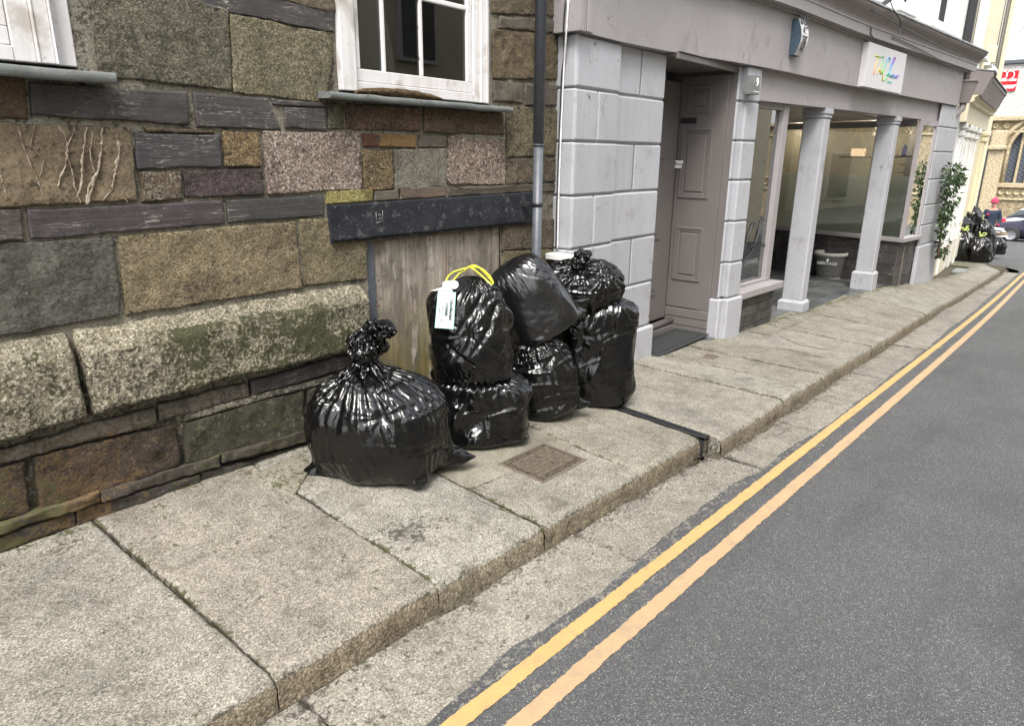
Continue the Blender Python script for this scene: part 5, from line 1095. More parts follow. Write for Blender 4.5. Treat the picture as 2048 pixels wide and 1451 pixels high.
# rain hopper and pipe at the end of the building
Hq = onfront(1930, 187, -.05); hp = thing('rain_hopper', 'grey square rainwater hopper below the far end of the cornice', 'hopper', tuple(Hq))
m = MB(); x, y, z = Hq; s1, s0 = .13, .07; V = [(x-s1, y-s1, z+.16), (x+s1, y-s1, z+.16), (x+s1, y+s1, z+.16), (x-s1, y+s1, z+.16), (x-s0, y-s0, z-.14), (x+s0, y-s0, z-.14), (x+s0, y+s0, z-.14), (x-s0, y+s0, z-.14)]
m.add(V, [[0, 1, 2, 3], [4, 7, 6, 5], [0, 4, 5, 1], [1, 5, 6, 2], [2, 6, 7, 3], [3, 7, 4, 0]], 0); m.box(x-s1-.015, x+s1+.015, y-s1-.015, y+s1+.015, z+.161, z+.19, 0, .004); m.build('bowl', MT['cornice_paint'], hp)
m = MB(); m.tube([(x-.02, y+.02, z+.19), (x-.02, y+.02, z+.48)], .05, 0, 12); m.build('inlet_pipe', MT['cornice_paint'], hp); m = MB(); m.tube([(x, y, z-.14), (x, y, z-.22), (x-.05, y+.10, z-.34), (x-.05, y+.12, z-.5)], .05, 0, 12); m.build('pipe', MT['cornice_paint'], hp)
# black pipe on the upper wall
A, B = fx(1957, 0, .06), fx(1931, 97, .06); xx = (A[0]+B[0])/2; t = MB(); t.box(xx-.06, xx+.06, float(yp(xx))+.03, float(yp(xx))+.14, B[2], 7.5, 0, .01); tag(t.build('downpipe', MT['black_metal']), 'square black downpipe on the white upper wall over the cornice end', 'downpipe')
# iron bracket over the shop with a stay
m = MB(); P_ = [fx(x, y, -.05) for x, y in ((1738, 22), (1748, 18), (1765, 10), (1778, 0))]; Pb = [fx(1738, 22, .12), fx(1738, 2, .12), fx(1742, -22, .12)]
m.tube(smooth_path(P_+[P_[-1]+np.array([.15, -.25, .25])]), .028, 0, 8); m.tube(smooth_path([Pb[0]+np.array([0, 0, 0]), Pb[1], Pb[2]]), .035, 0, 8); m.tube([Pb[1]+np.array([0, -.02, 0]), P_[2]], .02, 0, 6); m.tube([Pb[0], P_[0]], .03, 0, 6)
tag(m.build('sign_bracket', MT['black_metal']), 'black wrought iron sign bracket on the white upper wall', 'bracket')
# stray wires along the cornice
for (pl, off, lb) in (([(1780, 1), (1787, 20), (1800, 40), (1803, 55), (1797, 68)], -.26, 'thin loose wire hanging down over the cornice from the upper wall'), ([(1742, 20), (1770, 34), (1800, 52), (1850, 78), (1900, 104), (1930, 118)], -.25, 'bundle of thin wires running along the lead of the cornice'), ([(1741, 56), (1743, 62), (1741, 66), (1746, 76)], -.13, 'short hooked end of wire dangling from the cornice board'), ([(1785, 74), (1800, 80), (1850, 104), (1900, 132), (1925, 148)], -.135, 'thin wire pinned beneath the cornice moulding')):
    pts = smooth_path([fx(x, y, off) for x, y in pl]); m = MB(); m.tube(pts, .006, 0, 5); tag(m.build('wire', MT['black_metal']), lb, 'wire')
# cables down the side of the first pier
cp = lambda x, y: onx(x, y, X0-.075) if False else np.array([X0-.02, *onx(x, y, X0-.02)[1:]])
for (pl, r_, mt_, lb) in (([(1137, 0), (1133, 60), (1128, 130), (1122, 260), (1117, 400), (1115, 497)], .006, 'white_plastic', 'white cable clipped down the side of the grey pier'), ([(1131, 0), (1126, 60), (1130, 120), (1124, 130), (1119, 260), (1114, 400), (1112, 497)], .005, 'black_metal', 'black cable running beside the white one down the grey pier')):
    P_ = []
    for (x, y) in pl:
        q = onx(x, y, X0-.075 if y < 62 else X0-.02); q[1] = min(max(q[1], 2.62), 2.82); P_.append(q)
    m = MB(); m.tube(smooth_path(P_), r_, 0, 6); tag(m.build('cable', MT[mt_]), lb, 'cable')
# white ledge end poking out behind the bags
q = onx(1118, 512, X0-.03); m = MB(); m.box(X0-.10, X0-.008, 2.60, 2.80, q[2]-.02, q[2]+.02, 0, .005); tag(m.build('ledge', MT['white_render']), 'stub of white ledge at the foot of the cables behind the top bag', 'ledge')
# window lettering on the small shop window
Fw = frame((xw0+xw1)/2, ow+.041, 0); zq = fx(1520, 480, ow)[2]; ww2 = (xw1-xw0)
wd = thing('window_lettering', 'dark handwritten shop name stuck inside the narrow shop window', 'lettering', ((xw0+xw1)/2, float(yp(7))+ow, zq))
Fw = np.array(frame((xw0+xw1)/2+.02, ow+.040, zq))
for k_, pts in LET.items(): stroke(wd, Fw, [(a*ww2*.95+ww2*.02, b*.26) for a, b in pts], .0045, MT['letter_dark'], 'stroke')
text_mesh('LOUNGE', .065, 'small_letters', MT['letter_grey'], np.array(frame((xw0+xw1)/2+ww2*.12, ow+.040, zq-.22)), wd, spacing=1.2)
for k, px in enumerate((1497, 1520)):
    p = fx(px, 548-k*6, ow); m = MB(); w_ = ww2*.36; m.box(p[0]-w_/2, p[0]+w_/2, ow+.054, ow+.058, p[2]-.17, p[2]+.13, 0, 0, warp=warp()); m2 = Mat('poster_green', .6) if k == 0 else None
    if k == 0: m2.col((.05, .105, .085)); PG = m2.m
    o = m.build('award_poster', PG); tag(o, ['left one of two green award posters headed WINNER in the narrow window', 'right one of two green award posters headed WINNER in the narrow window'][k], 'poster')
    text_mesh('WINNER', w_*.23, 'heading', MT['letter_white'], np.array(frame(p[0], ow+.052, p[2]+.07)), o, bold=.0008)
    for j in range(3): m = MB(); m.box(p[0]-w_*.3, p[0]+w_*(.3-.08*j), ow+.0525, ow+.0535, p[2]-.004-.022*j, p[2]+.003-.022*j, 0, 0, warp=warp()); m.build('text_line', MT['letter_white'], o)
# planter in the porch
p = onz(1655, 556, Cn[2]+.0); R_ = .5*(fx(1680, 505, p[1]-float(yp(p[0])))[0]-fx(1630, 505, p[1]-float(yp(p[0])))[0]); dist = np.linalg.norm(p-CAM); D0 = R_; 
ri = .5*64/FPX*dist*.86; hP = 50/FPX*dist*.95; print('pot', p, ri, hP)
pt_ = thing('plant_pot', 'round grey stoneware planter with a pale rim standing in the porch', 'plant pot', tuple(p))
m = MB(); m.lathe([(0, 0), (ri*.70, 0), (ri*.72, hP*.05), (ri*.93, hP*.86)], p, 0, 36); m.build('bowl', MT['pot_grey'], pt_)
m = MB(); m.lathe([(ri*.93, hP*.86), (ri*1.0, hP*.88), (ri*1.02, hP*.97), (ri*.98, hP), (ri*.90, hP*.98), (ri*.88, hP*.8), (0, hP*.8)], p, 0, 36); m.build('rim', MT['pot_rim'], pt_)
m = MB(); m.lathe([(ri*.715, 0.002), (ri*.75, .004), (ri*.755, hP*.045), (ri*.73, hP*.055)], p, 0, 36); m.build('foot_ring', MT['pot_rim'], pt_)
v = CAM-p; v[2] = 0; v /= np.linalg.norm(v); v = np.array([v[0]*math.cos(-.15)-v[1]*math.sin(-.15), v[0]*math.sin(-.15)+v[1]*math.cos(-.15), 0]); tt = np.cross([0, 0, 1], v); slope = np.array([0, 0, 1])+v*.0
text_mesh('HERITAGE', ri*.26, 'lettering', MT['letter_white'], np.column_stack([tt, np.array([0, 0, 1.])+v*.25*0, v, p+v*(ri*.93)+np.array([0, 0, hP*.62])]), pt_, bold=.001)
text_mesh('\u2666', ri*.24, 'emblem', MT['letter_white'], np.column_stack([tt, [0, 0, 1.], v, p+v*(ri*.95)+np.array([0, 0, hP*.74])]), pt_)
# potted greenery seen above the frosted glass, and behind it
def leafball(mb, c, r, n, ls, seed, sq=(1, 1, 1), mat=0, droop=.2):
    rs = np.random.RandomState(seed)
    for i in range(n):
        d = rs.normal(size=3); d /= np.linalg.norm(d); p = np.array(c)+d*np.array(sq)*r*rs.uniform(.3, 1)**.6
        t = d+rs.normal(size=3)*.5; t[2] -= droop; t /= np.linalg.norm(t); s_ = np.cross(t, rs.normal(size=3)); s_ /= np.linalg.norm(s_)+1e-9; l = ls*rs.uniform(.6, 1.3); tn = rs.uniform(.6, 1.5)
        mb.add([p, p+t*l*.5+s_*l*.22, p+t*l, p+t*l*.5-s_*l*.22], [[0, 1, 2, 3]], mat, False, None, (tn, tn, tn*.8))
m = Mat('leaf_dark', .45, .4); m.col(m.tint((.032, .06, .022))); MT['leaf'] = m.m; flat('soil', (.05, .035, .025), .9); flat('stem', (.08, .06, .035), .8)
for k, (px, py, r_, d_) in enumerate(((1592, 338, .22, 0), (1700, 405, .26, 1), (1650, 458, .14, 1))):
    if k == 0: c = np.array([*ony(px, py, yb3+.25)])
    else: c = onplane(px, py, C2+nb2*.38, sn)
    hp_ = thing('pot_plant', ['leafy plant peeping over the frosted glass left of the near column', 'large green plant blurred behind the frosted window between the columns', 'small dark plant blurred low behind the frosted window beside the near column'][k], 'plant', tuple(c-np.array([0, 0, r_+.3])))
    m = MB(); leafball(m, c, r_, 260, .09, 5+k); m.build('foliage', MT['leaf'], hp_); m = MB(); m.lathe([(0, 0), (.08, 0), (.11, .2), (0, .2)], c-np.array([0, 0, r_+.3]), 0, 16); m.build('pot', MT['pot_grey'], hp_)
    m = MB(); m.tube([c-np.array([0, 0, r_+.12]), c-np.array([0, 0, r_*.2])], .012, 0, 6); m.build('stem', MT['stem'], hp_)
# ================================================================ rubbish bags: pleated film relaxed over a lumpy filling
def lerp_keys(keys,t):
    k=np.array(keys,float); x=k[:,0]
    # pchip-like smooth interpolation
    out=[]
    for c in range(1,k.shape[1]):
        y=k[:,c]; d=np.diff(y)/np.diff(x); m=np.zeros(len(y))
        m[1:-1]=np.where(d[1:]*d[:-1]>0,2*d[1:]*d[:-1]/(d[1:]+d[:-1]+1e-12),0)
        m[0]=d[0];m[-1]=d[-1]
        i=np.clip(np.searchsorted(x,t)-1,0,len(x)-2); h=x[i+1]-x[i]; s=(t-x[i])/h
        out.append((2*s**3-3*s**2+1)*y[i]+(s**3-2*s**2+s)*h*m[i]+(-2*s**3+3*s**2)*y[i+1]+(s**3-s**2)*h*m[i+1])
    return np.stack(out,-1)
def bag_target(spec,N,M):
    """spec keys: keys=[(t, right, depth, up, half_w, half_d)], frame r,d,u, origin, sq exponent, lump"""
    t=np.linspace(0,1,M); K=lerp_keys(spec['keys'],t)
    th=np.linspace(0,2*np.pi,N,endpoint=False)
    n=spec.get('sq',2.5)
    c=np.cos(th);s=np.sin(th); rr=(np.abs(c)**n+np.abs(s)**n)**(-1/n)
    cx=c*rr; sy=s*rr
    ax=spec.get('axes',np.eye(3)); r,d,u=ax
    C=spec['o']+K[:,0:1]*r+K[:,1:2]*d+K[:,2:3]*u     # M,3
    rt=spec.get('ringtilt',None)
    P=C[:,None,:]+(K[:,3:4]*cx)[...,None]*r+(K[:,4:5]*sy)[...,None]*d
    # lumps: radial displacement
    L=spec.get('lump',.02)
    TT=t[:,None]; 
    for (a0,t0,am,wd) in spec.get('corner',[]):
        da=np.abs((th-a0+np.pi)%(2*np.pi)-np.pi)[None,:]; g=np.exp(-(da/(wd*3.2))**2-((TT-t0)/wd)**2)*am
        P=P+g[...,None]*((P-C[:,None,:])/(np.linalg.norm(P-C[:,None,:],axis=2,keepdims=True)+1e-6))
    D=P-C[:,None,:]; Dn=D/(np.linalg.norm(D,axis=2,keepdims=True)+1e-9)
    w=np.clip(np.linalg.norm(D,axis=2)/.12,0,1)
    P=P+Dn*(L*w*fbm(P,spec.get('lsc',5.),2,spec.get('seed',1)))[...,None]
    return P,C
def relax(X,T,Lh,Lv,iters,ka,zg=None,inner=None,bend=.3,rng=None,stiff=.9):
    M,N,_=X.shape
    def sol(A,B,L,k,only=None):
        d=B-A; l=np.linalg.norm(d,axis=-1)+1e-9
        e=(l-L)/l
        if only=='min': e=np.minimum(e,0)
        if only=='max': e=np.maximum(e,0)
        c=d*(e*.5*k)[...,None]
        return c
    for it in range(iters):
        X+= (T-X)*ka
        # horizontal even/odd
        for s in (0,1):
            A=X[:,s::2]; B=np.roll(X,-1,1)[:,s::2]
            c=sol(A,B,Lh[:,s::2],stiff)
            X[:,s::2]+=c
            Y=np.roll(X,-1,1); Y[:,s::2]-=c; X=np.roll(Y,1,1)
        for s in (0,1):
            m=(M-1-s)//2
            A=X[s:s+2*m:2]; B=X[s+1:s+1+2*m:2]
            c=sol(A,B,Lv[s:s+2*m:2],stiff); X[s:s+2*m:2]+=c; X[s+1:s+1+2*m:2]-=c
        # diagonals (shear), both senses, jacobi
        for sh in (1,-1):
            B=np.roll(X,-sh,1)[1:]; A=X[:-1]
            Ls=np.sqrt(Lh[:-1]**2+Lv**2)
            c=sol(A,B,Ls,.25)
            X[:-1]+=c; t=np.zeros_like(X); t[1:]=-c; X+=np.roll(t,sh,1)
        # bending: distance-2 (prevent folding flat) jacobi
        B=np.roll(X,-2,1); c=sol(X,B,Lh*2*.97,bend*.5); X+=c; X-=np.roll(c,2,1)
        c=sol(X[:-2],X[2:],Lv[:-1]*2*.97,bend*.5); X[:-2]+=c; X[2:]-=c
        if inner is not None:
            IC,ir=inner   # centre per ring, min radius per ring/vertex
            D=X-IC[:,None,:]; l=np.linalg.norm(D,axis=2); k=np.maximum(ir-l,0)
            X+=D/(l+1e-9)[...,None]*k[...,None]
        if zg is not None: X[...,2]=np.maximum(X[...,2],zg)
    return X
def up(X):
    M,N,_=X.shape
    Y=np.zeros((M,2*N,3)); Y[:,::2]=X; Y[:,1::2]=(X+np.roll(X,-1,1))/2
    Z=np.zeros((2*M-1,2*N,3)); Z[::2]=Y; Z[1::2]=(Y[1:]+Y[:-1])/2
    return Z
def make_bag(spec,levels=3,N0=40,M0=28):
    rng=np.random.RandomState(spec.get('seed',1))
    X=None
    for lv in range(levels):
        N=N0*2**lv; M=(M0-1)*2**lv+1
        T,C=bag_target(spec,N,M)
        h=np.linalg.norm(np.roll(T,-1,1)-T,axis=2); v=np.linalg.norm(T[1:]-T[:-1],axis=2)
        ring=h.sum(1); C0=ring.max()*spec.get('full',1.04)
        gath=spec.get('gather',1.9)
        ex=np.clip(C0/(ring+1e-6),1,gath)          # excess factor by ring
        f=[.8,.95,1.][min(lv,2)] if levels>1 else 1
        ex=1+(ex-1)*f
        # no gathers in the bottom cap
        t=np.linspace(0,1,M); 
        cap=np.clip((t-spec.get('bot',.05))/.12,0,1); ex=1+(ex-1)*(.25+.75*cap)
        crk=spec.get('crk',.04)
        e1=1+crk*f*(1+fbm(T,6,2,7+spec.get('seed',1)))
        e2=1+spec.get('crv',crk)*f*(1+fbm(T,6,2,57+spec.get('seed',1)))
        Lh=h*ex[:,None]*e1; Lv=v*e2[:-1]
        if X is None: X=T.copy()
        else: X=up(X)
        D=T-C[:,None,:]; Rn=D/(np.linalg.norm(D,axis=2,keepdims=True)+1e-9)
        amp=spec.get('amp',.010)/(2**lv)
        ct=np.arctan2(D[...,1],D[...,0])
        # directional perturbation: streaks along t
        Q=np.stack([np.cos(ct)*spec.get('str',5)*2**lv,np.sin(ct)*spec.get('str',5)*2**lv,np.broadcast_to(t[:,None]*spec.get('strv',4)*2**lv,ct.shape)],-1)
        n1=vn(Q,1.6,3+lv+spec.get('seed',1)*5)+.7*vn(T,22*2**lv,9+lv)
        X=X+Rn*(amp*n1*np.clip(np.linalg.norm(D,axis=2)/.08,.15,1))[...,None]
        rad=np.linalg.norm(D,axis=2)*spec.get('inr',.90)
        X=relax(X,T,Lh,Lv,spec.get('it',[60,50,40])[min(lv,2)],spec.get('ka',[.04,.06,.08])[min(lv,2)],spec.get('zg'),(C,rad),spec.get('bend',[.3,.3,.35])[min(lv,2)])
    for _ in range(spec.get('smo', 2)):
        A = (np.roll(X, 1, 1)+np.roll(X, -1, 1)); X[1:-1] = X[1:-1]*.5+.125*(A[1:-1]+X[2:]+X[:-2])
    if spec.get('kr', 1.) > 0: X = creases(X, C, spec)
    return X
def creases(X, C, spec):
    """sharp stress folds: straight tent ridges, fans round pinch points, and an angular crumple"""
    rs = np.random.RandomState(spec.get('seed', 1)*7+1); M, N, _ = X.shape; P = X
    du = np.roll(P, -1, 1)-np.roll(P, 1, 1); dv = np.gradient(P, axis=0); Nn = np.cross(du, dv); Nn /= np.linalg.norm(Nn, axis=2, keepdims=True)+1e-9
    ctr = P.mean((0, 1)); Nn *= np.sign((Nn*(P-C[:, None, :])).sum(2).mean())
    h = np.zeros((M, N)); k = spec.get('kr', 1.); ring = np.linalg.norm(du, axis=2).sum(1)/2; big = np.clip(ring/.5, 0, 1)[:, None]
    for i in range(int(spec.get('nc', 75))):
        a, b = rs.randint(int(M*.12), int(M*.9)), rs.randint(N); c = P[a, b]; n = Nn[a, b]; tv = dv[a, b]/(np.linalg.norm(dv[a, b])+1e-9); tu = np.cross(n, tv)
        an = rs.normal(0, .5)+(math.pi/2 if rs.rand() < spec.get('hz', .45) else 0); T = tv*math.cos(an)+tu*math.sin(an); B = np.cross(n, T)
        L = rs.uniform(.07, .24); w_ = rs.uniform(.008, .026); am = w_*rs.uniform(.2, .5)*(1 if rs.rand() < .6 else -1)
        D = P-c; x = D@T; y = D@B+.25*(D@T)**2/L*rs.uniform(-1, 1); z = np.abs(D@n)
        h += am*np.maximum(0, 1-np.abs(y)/(w_*(1.1-np.abs(x/L).clip(0, 1))))*np.maximum(0, 1-(x/L)**2)*(z < .06)
    for i in range(int(spec.get('np', 2))):
        a, b = rs.randint(int(M*.2), int(M*.8)), rs.randint(N); c = P[a, b]; n = Nn[a, b]; tv = dv[a, b]/(np.linalg.norm(dv[a, b])+1e-9); tu = np.cross(n, tv); D = P-c
        x, y, z = D@tv, D@tu, np.abs(D@n); r = np.hypot(x, y); an = np.arctan2(y, x); f = rs.randint(7, 12); w1 = vn(np.stack([np.cos(an)*2, np.sin(an)*2, r*6], -1), 1., i)
        tri = np.abs(((an*f/(2*np.pi)*1.0+w1*.8) % 1)-.5)*4-1; R = rs.uniform(.10, .2)
        h += .0045*tri*np.exp(-(r/R)**2)*np.clip(r/.05, 0, 1)*(z < .08)-.010*np.exp(-(r/.03)**2)*(z < .06)
    Q = P+.03*np.stack([vn(P, 9, 4), vn(P, 9, 5), vn(P, 9, 6)], -1)
    Q2 = np.stack([Q[..., 0], Q[..., 1], Q[..., 2]*.6], -1)
    h += spec.get('cr', .013)*(np.abs(vn(Q2, 7, spec['seed']))-.35)+.003*(np.abs(vn(Q, 20, spec['seed']+3))-.35)
    X = X+Nn*(h*big*k)[..., None]
    if spec.get('zg') is not None: X[..., 2] = np.maximum(X[..., 2], spec['zg'])
    return X
def grid_faces(M,N):
    i=np.arange(M-1)[:,None]*N; j=np.arange(N)[None,:]; j2=(j+1)%N
    return np.stack([i+j,i+j2,i+N+j2,i+N+j],-1).reshape(-1,4)
VR = ROT.T[:, 0]*0+np.array([ROT[0][0], ROT[1][0], 0]); VR /= np.linalg.norm(VR)      # along the view: right, away, up
VD = np.array([-VR[1], VR[0], 0.]); VD = VD if VD@np.array([1, 1, 0]) > 0 else -VD; VU = np.array([0, 0, 1.])
def axes(tilt_right=0., tilt_back=0., yaw=0.):
    r, d = VR*math.cos(yaw)+VD*math.sin(yaw), -VR*math.sin(yaw)+VD*math.cos(yaw)
    u = VU*math.cos(tilt_right)+r*math.sin(tilt_right); r2 = r*math.cos(tilt_right)-VU*math.sin(tilt_right)
    u2 = u*math.cos(tilt_back)+d*math.sin(tilt_back); d2 = d*math.cos(tilt_back)-u*math.sin(tilt_back)
    return np.array([r2, d2, u2])
def bag_obj(name, spec, mat, parent, lv=3, N0=44, M0=30):
    X = make_bag(spec, lv, N0, M0); M, N, _ = X.shape; m = MB(); m.grid(X, 0, True, closed=True)
    for e in (0, -1): m.add(X[e], [list(range(N))[::(1 if e else -1)]], 0)
    o = m.build(name, mat, parent); return o, X
BGR = 'black rubbish bags heaped against the boarded opening'
def bag(label, spec, mat='film', knot=None, group=BGR, lv=3, N0=50, M0=34):
    o = thing('rubbish_bag', label, 'bag', tuple(spec['o']), group=group)
    _, X = bag_obj('sack', spec, MT[mat], o, lv, N0, M0)
    if knot is not None: bag_obj('knot', knot, MT[mat], o, 3, 30, 22)
    return o, X
z1_ = lambda p: float(zp(p[0], p[1]))+.004
def ground(px, py, back):
    p = onpave(px, py); q = p+VD*back; q[2] = z1_(q); return q
o1 = ground(748, 984, .25)
S1 = dict(smo=3, cr=.020, o=o1, axes=axes(0, 0), seed=3, np=1, zg=z1_(o1), gather=2.5, full=1.12, amp=.024, lump=.03, crk=.05, crv=.03, str=3.4, strv=1, sq=2.3, bend=[.55, .5, .45],
  keys=[(0, 0, 0, 0, .02, .02), (.08, 0, 0, 0, .23, .18), (.17, 0, 0, .04, .295, .23), (.30, -.01, 0, .15, .335, .26), (.44, -.02, 0, .27, .325, .25), (.57, -.03, 0, .375, .275, .21), (.68, -.045, 0, .435, .19, .15), (.80, -.055, 0, .475, .095, .085), (.90, -.06, 0, .52, .045, .042), (1, -.06, 0, .56, .035, .035)],
  corner=[(0.15, .15, .16, .07), (3.5, .10, .13, .07), (-.9, .12, .05, .07)])
kn = S1['o']+VR*-.06+VU*.535
K1 = dict(o=kn, axes=axes(.12, 0)*.88, smo=1, seed=8, gather=2.2, full=1.15, amp=.010, lump=.035, lsc=16, crk=.2, crv=.15, it=[30, 25, 20], inr=.7, keys=[(0, 0, 0, -.02, .03, .03), (.12, 0, 0, .0, .06, .05), (.30, -.005, 0, .05, .095, .08), (.48, 0, 0, .10, .078, .065), (.60, .02, 0, .125, .04, .04), (.75, .045, .01, .145, .075, .05), (.9, .06, .01, .185, .06, .05), (1, .065, .01, .195, .01, .01)])
bag('bulging black sack with a tall knotted neck, nearest the camera', S1, 'film', K1, lv=4, N0=30, M0=20)
o2 = ground(948, 902, .22)
S2 = dict(o=o2, axes=axes(0, 0, .1), seed=5, zg=z1_(o2), gather=1.5, full=1.03, amp=.018, lump=.05, crk=.05, crv=.06, str=2.5, strv=7, sq=2.8,
  keys=[(0, 0, 0, 0, .02, .02), (.10, 0, 0, 0, .21, .17), (.22, .0, 0, .03, .28, .21), (.42, .01, 0, .12, .295, .22), (.62, .01, 0, .21, .28, .21), (.80, .02, 0, .31, .22, .18), (.92, .01, 0, .345, .08, .08), (1, 0, 0, .34, .01, .01)], corner=[(0, .7, .03, .1), (-.5, .15, .05, .07)])
bag('squat black sack squashed flat beneath the tagged sack', S2)
o3 = o2+VR*-.02+VU*.30+VD*-.0
S3 = dict(o=o3, axes=axes(-.02, .04), seed=11, gather=1.8, full=1.04, amp=.018, lump=.045, crk=.05, crv=.05, strv=4, sq=2.5,
  keys=[(0, 0, 0, 0, .03, .03), (.08, 0, 0, .0, .13, .12), (.18, 0.01, 0, .05, .195, .17), (.40, .0, 0, .20, .212, .185), (.60, .0, 0, .35, .205, .18), (.77, -.005, 0, .46, .175, .15), (.90, .005, 0, .525, .10, .095), (.97, .01, 0, .55, .04, .04), (1, .01, 0, .555, .01, .01)], corner=[(3.1, .15, .05, .06), (0, .6, .02, .1)])
T3, X3 = bag('upright black sack with a yellow drawstring, white tag hanging on it', S3)
o4 = ground(1098, 848, .19)
S4 = dict(o=o4, axes=axes(-.20, .05), seed=14, zg=z1_(o4), gather=1.6, full=1.02, amp=.014, lump=.05, crk=.03, crv=.03, sq=2.5,
  keys=[(0, 0, 0, 0, .02, .02), (.10, .0, 0, 0, .15, .13), (.22, .01, 0, .05, .205, .17), (.42, .005, 0, .18, .218, .175), (.62, -.005, 0, .31, .20, .16), (.80, -.015, 0, .42, .155, .13), (.93, -.01, 0, .47, .07, .07), (1, -.01, 0, .475, .01, .01)], corner=[(-.2, .16, .08, .06)])
bag('plain black sack standing on the paving under the tilted smooth one', S4)
o6 = ground(1199, 821, .21)
S6 = dict(o=o6, axes=axes(.0, .03), seed=17, zg=z1_(o6), gather=1.6, full=1.02, amp=.013, lump=.05, crk=.03, crv=.03, sq=2.9,
  keys=[(0, 0, 0, 0, .02, .02), (.08, 0, 0, 0, .16, .13), (.17, .01, 0, .03, .20, .17), (.35, .0, 0, .20, .235, .19), (.58, -.01, 0, .42, .25, .195), (.76, -.01, 0, .58, .245, .19), (.88, .01, 0, .66, .15, .14), (.96, .0, 0, .68, .06, .06), (1, 0, 0, .68, .01, .01)], corner=[(.0, .85, .03, .09)])
bag('tall full black sack at the right end, beside the grey pier', S6)
o5 = o4+VU*.475+VD*.03+VR*.025
S5 = dict(o=o5, axes=axes(-.60, .10), seed=23, nc=40, np=1, cr=.004, kr=.5, gather=1.25, full=1.0, amp=.006, lump=.012, crk=.012, crv=.02, sq=3.2, str=3, strv=8, bend=[.5, .5, .5],
  keys=[(0, .0, 0, 0, .02, .02), (.10, .0, 0, -.0, .155, .12), (.18, .0, 0, .02, .195, .155), (.35, .0, 0, .14, .21, .165), (.60, .0, 0, .31, .205, .16), (.78, -.0, 0, .43, .18, .14), (.91, -.01, 0, .49, .095, .08), (1, -.01, 0, .505, .01, .01)], corner=[(.0, .16, .05, .09)])
bag('smooth taut black sack leaning at a slant between its neighbours', S5, 'film_smooth')
o7 = o6+VU*.655+VR*-.135+VD*.02
S7 = dict(o=o7, axes=axes(-.05, -.35), seed=29, gather=2.6, full=1.02, amp=.014, lump=.03, crk=.07, crv=.06, sq=2.5,
  keys=[(0, .0, 0, 0, .02, .02), (.10, .0, 0, 0, .19, .15), (.22, .0, 0, .03, .26, .18), (.42, .0, 0, .11, .285, .19), (.60, -.0, 0, .18, .255, .17), (.76, -.005, 0, .225, .145, .12), (.90, -.01, 0, .225, .055, .055), (1, -.01, 0, .23, .025, .025)])
K7 = dict(smo=1, o=o7+axes(-.05, -.35)[2]*.232, axes=axes(.15, -.3)*.9, seed=31, gather=2., full=1.15, amp=.012, lump=.03, lsc=18, crk=.2, crv=.15, it=[30, 25, 20], inr=.7, keys=[(0, 0, 0, -.01, .02, .02), (.2, 0, 0, .02, .04, .035), (.45, 0, 0, .05, .05, .04), (.7, .01, 0, .09, .055, .03), (.9, .02, 0, .12, .04, .025), (1, .02, 0, .125, .008, .008)])
bag('black sack with a star of pleats round its knot, topmost at the right', S7, 'film', K7)
# ---- drawstring and tag on the upright sack
def front3(px, py, gap=.008):
    """point just in front of the upright sack under this pixel"""
    r = ray(px, py); r = r/np.linalg.norm(r); Q = X3.reshape(-1, 3)-CAM; t = Q@r; dd = np.linalg.norm(Q-t[:, None]*r, axis=1); k = dd < .02
    if not k.any(): k = dd < dd.min()+.004
    return CAM+r*(t[k].min()-gap)
ds_ = thing('drawstring', 'bright yellow drawstring handles looped over the top of the tagged sack', 'drawstring', tuple(front3(938, 545)))
for pl in ([(940, 534), (925, 538), (908, 543), (897, 551), (891, 563)], [(940, 533), (930, 540), (917, 548), (907, 560)], [(937, 533), (950, 530), (968, 540), (981, 553), (987, 566), (983, 569), (975, 562), (962, 550), (950, 540), (940, 534)], [(940, 534), (955, 534), (972, 548), (984, 563)]):
    P_ = smooth_path([front3(x, y, .012) for x, y in pl]); m = MB(); m.tube(P_, .0038, 0, 8); m.build('strap', MT['yellow_tie'], ds_)
c4 = [front3(x, y, .038) for x, y in ((876, 580), (912, 584), (907, 658), (869, 655))]; cen = np.mean(c4, 0)
u_ = (c4[0]+c4[1]-c4[2]-c4[3]); u_ /= np.linalg.norm(u_); n_ = -VD*.96+VU*.1; n_ -= u_*(n_@u_); n_ /= np.linalg.norm(n_); t_ = np.cross(u_, n_)*1.0
dq = np.dot(cen-CAM, n_); 
def ontag(px, py):
    r = ray(px, py); return CAM+r*(dq/(r@n_))
c4 = [ontag(x, y) for x, y in ((876, 580), (912, 584), (907, 658), (869, 655))]
tg = thing('bag_tag', 'white card tag with a green edge, hanging by its loop from the yellow drawstring', 'tag', tuple(cen))
def card(pts, mat, name, h, par=tg, g=12):
    a, b, c, d = [np.array(p) for p in pts]; U_, V_ = np.meshgrid(np.linspace(0, 1, g), np.linspace(0, 1, g)); P = ((1-U_)*(1-V_))[..., None]*a+(U_*(1-V_))[..., None]*b+(U_*V_)[..., None]*c+((1-U_)*V_)[..., None]*d
    P = P+n_*(h-.004*((U_-.5)**2*4)*1.0+.003*np.sin(V_*5))[..., None]; m = MB(); m.grid(P, 0, True); return m.build(name, MT[mat], par)
card(c4, 'tag_green', 'edging', 0); k = lambda p, s=.93: cen_ + (np.array(p)-cen_)*s
cen_ = np.mean(c4, 0); card([cen_+((p-cen_)@t_)*t_*.93+((p-cen_)@u_)*u_*.975 for p in c4], 'tag_paper', 'card', .0012)
lp = [ontag(*q) for q in ((886, 563), (906, 560), (905, 582), (884, 580))]; card(lp, 'tag_paper', 'loop', .002)
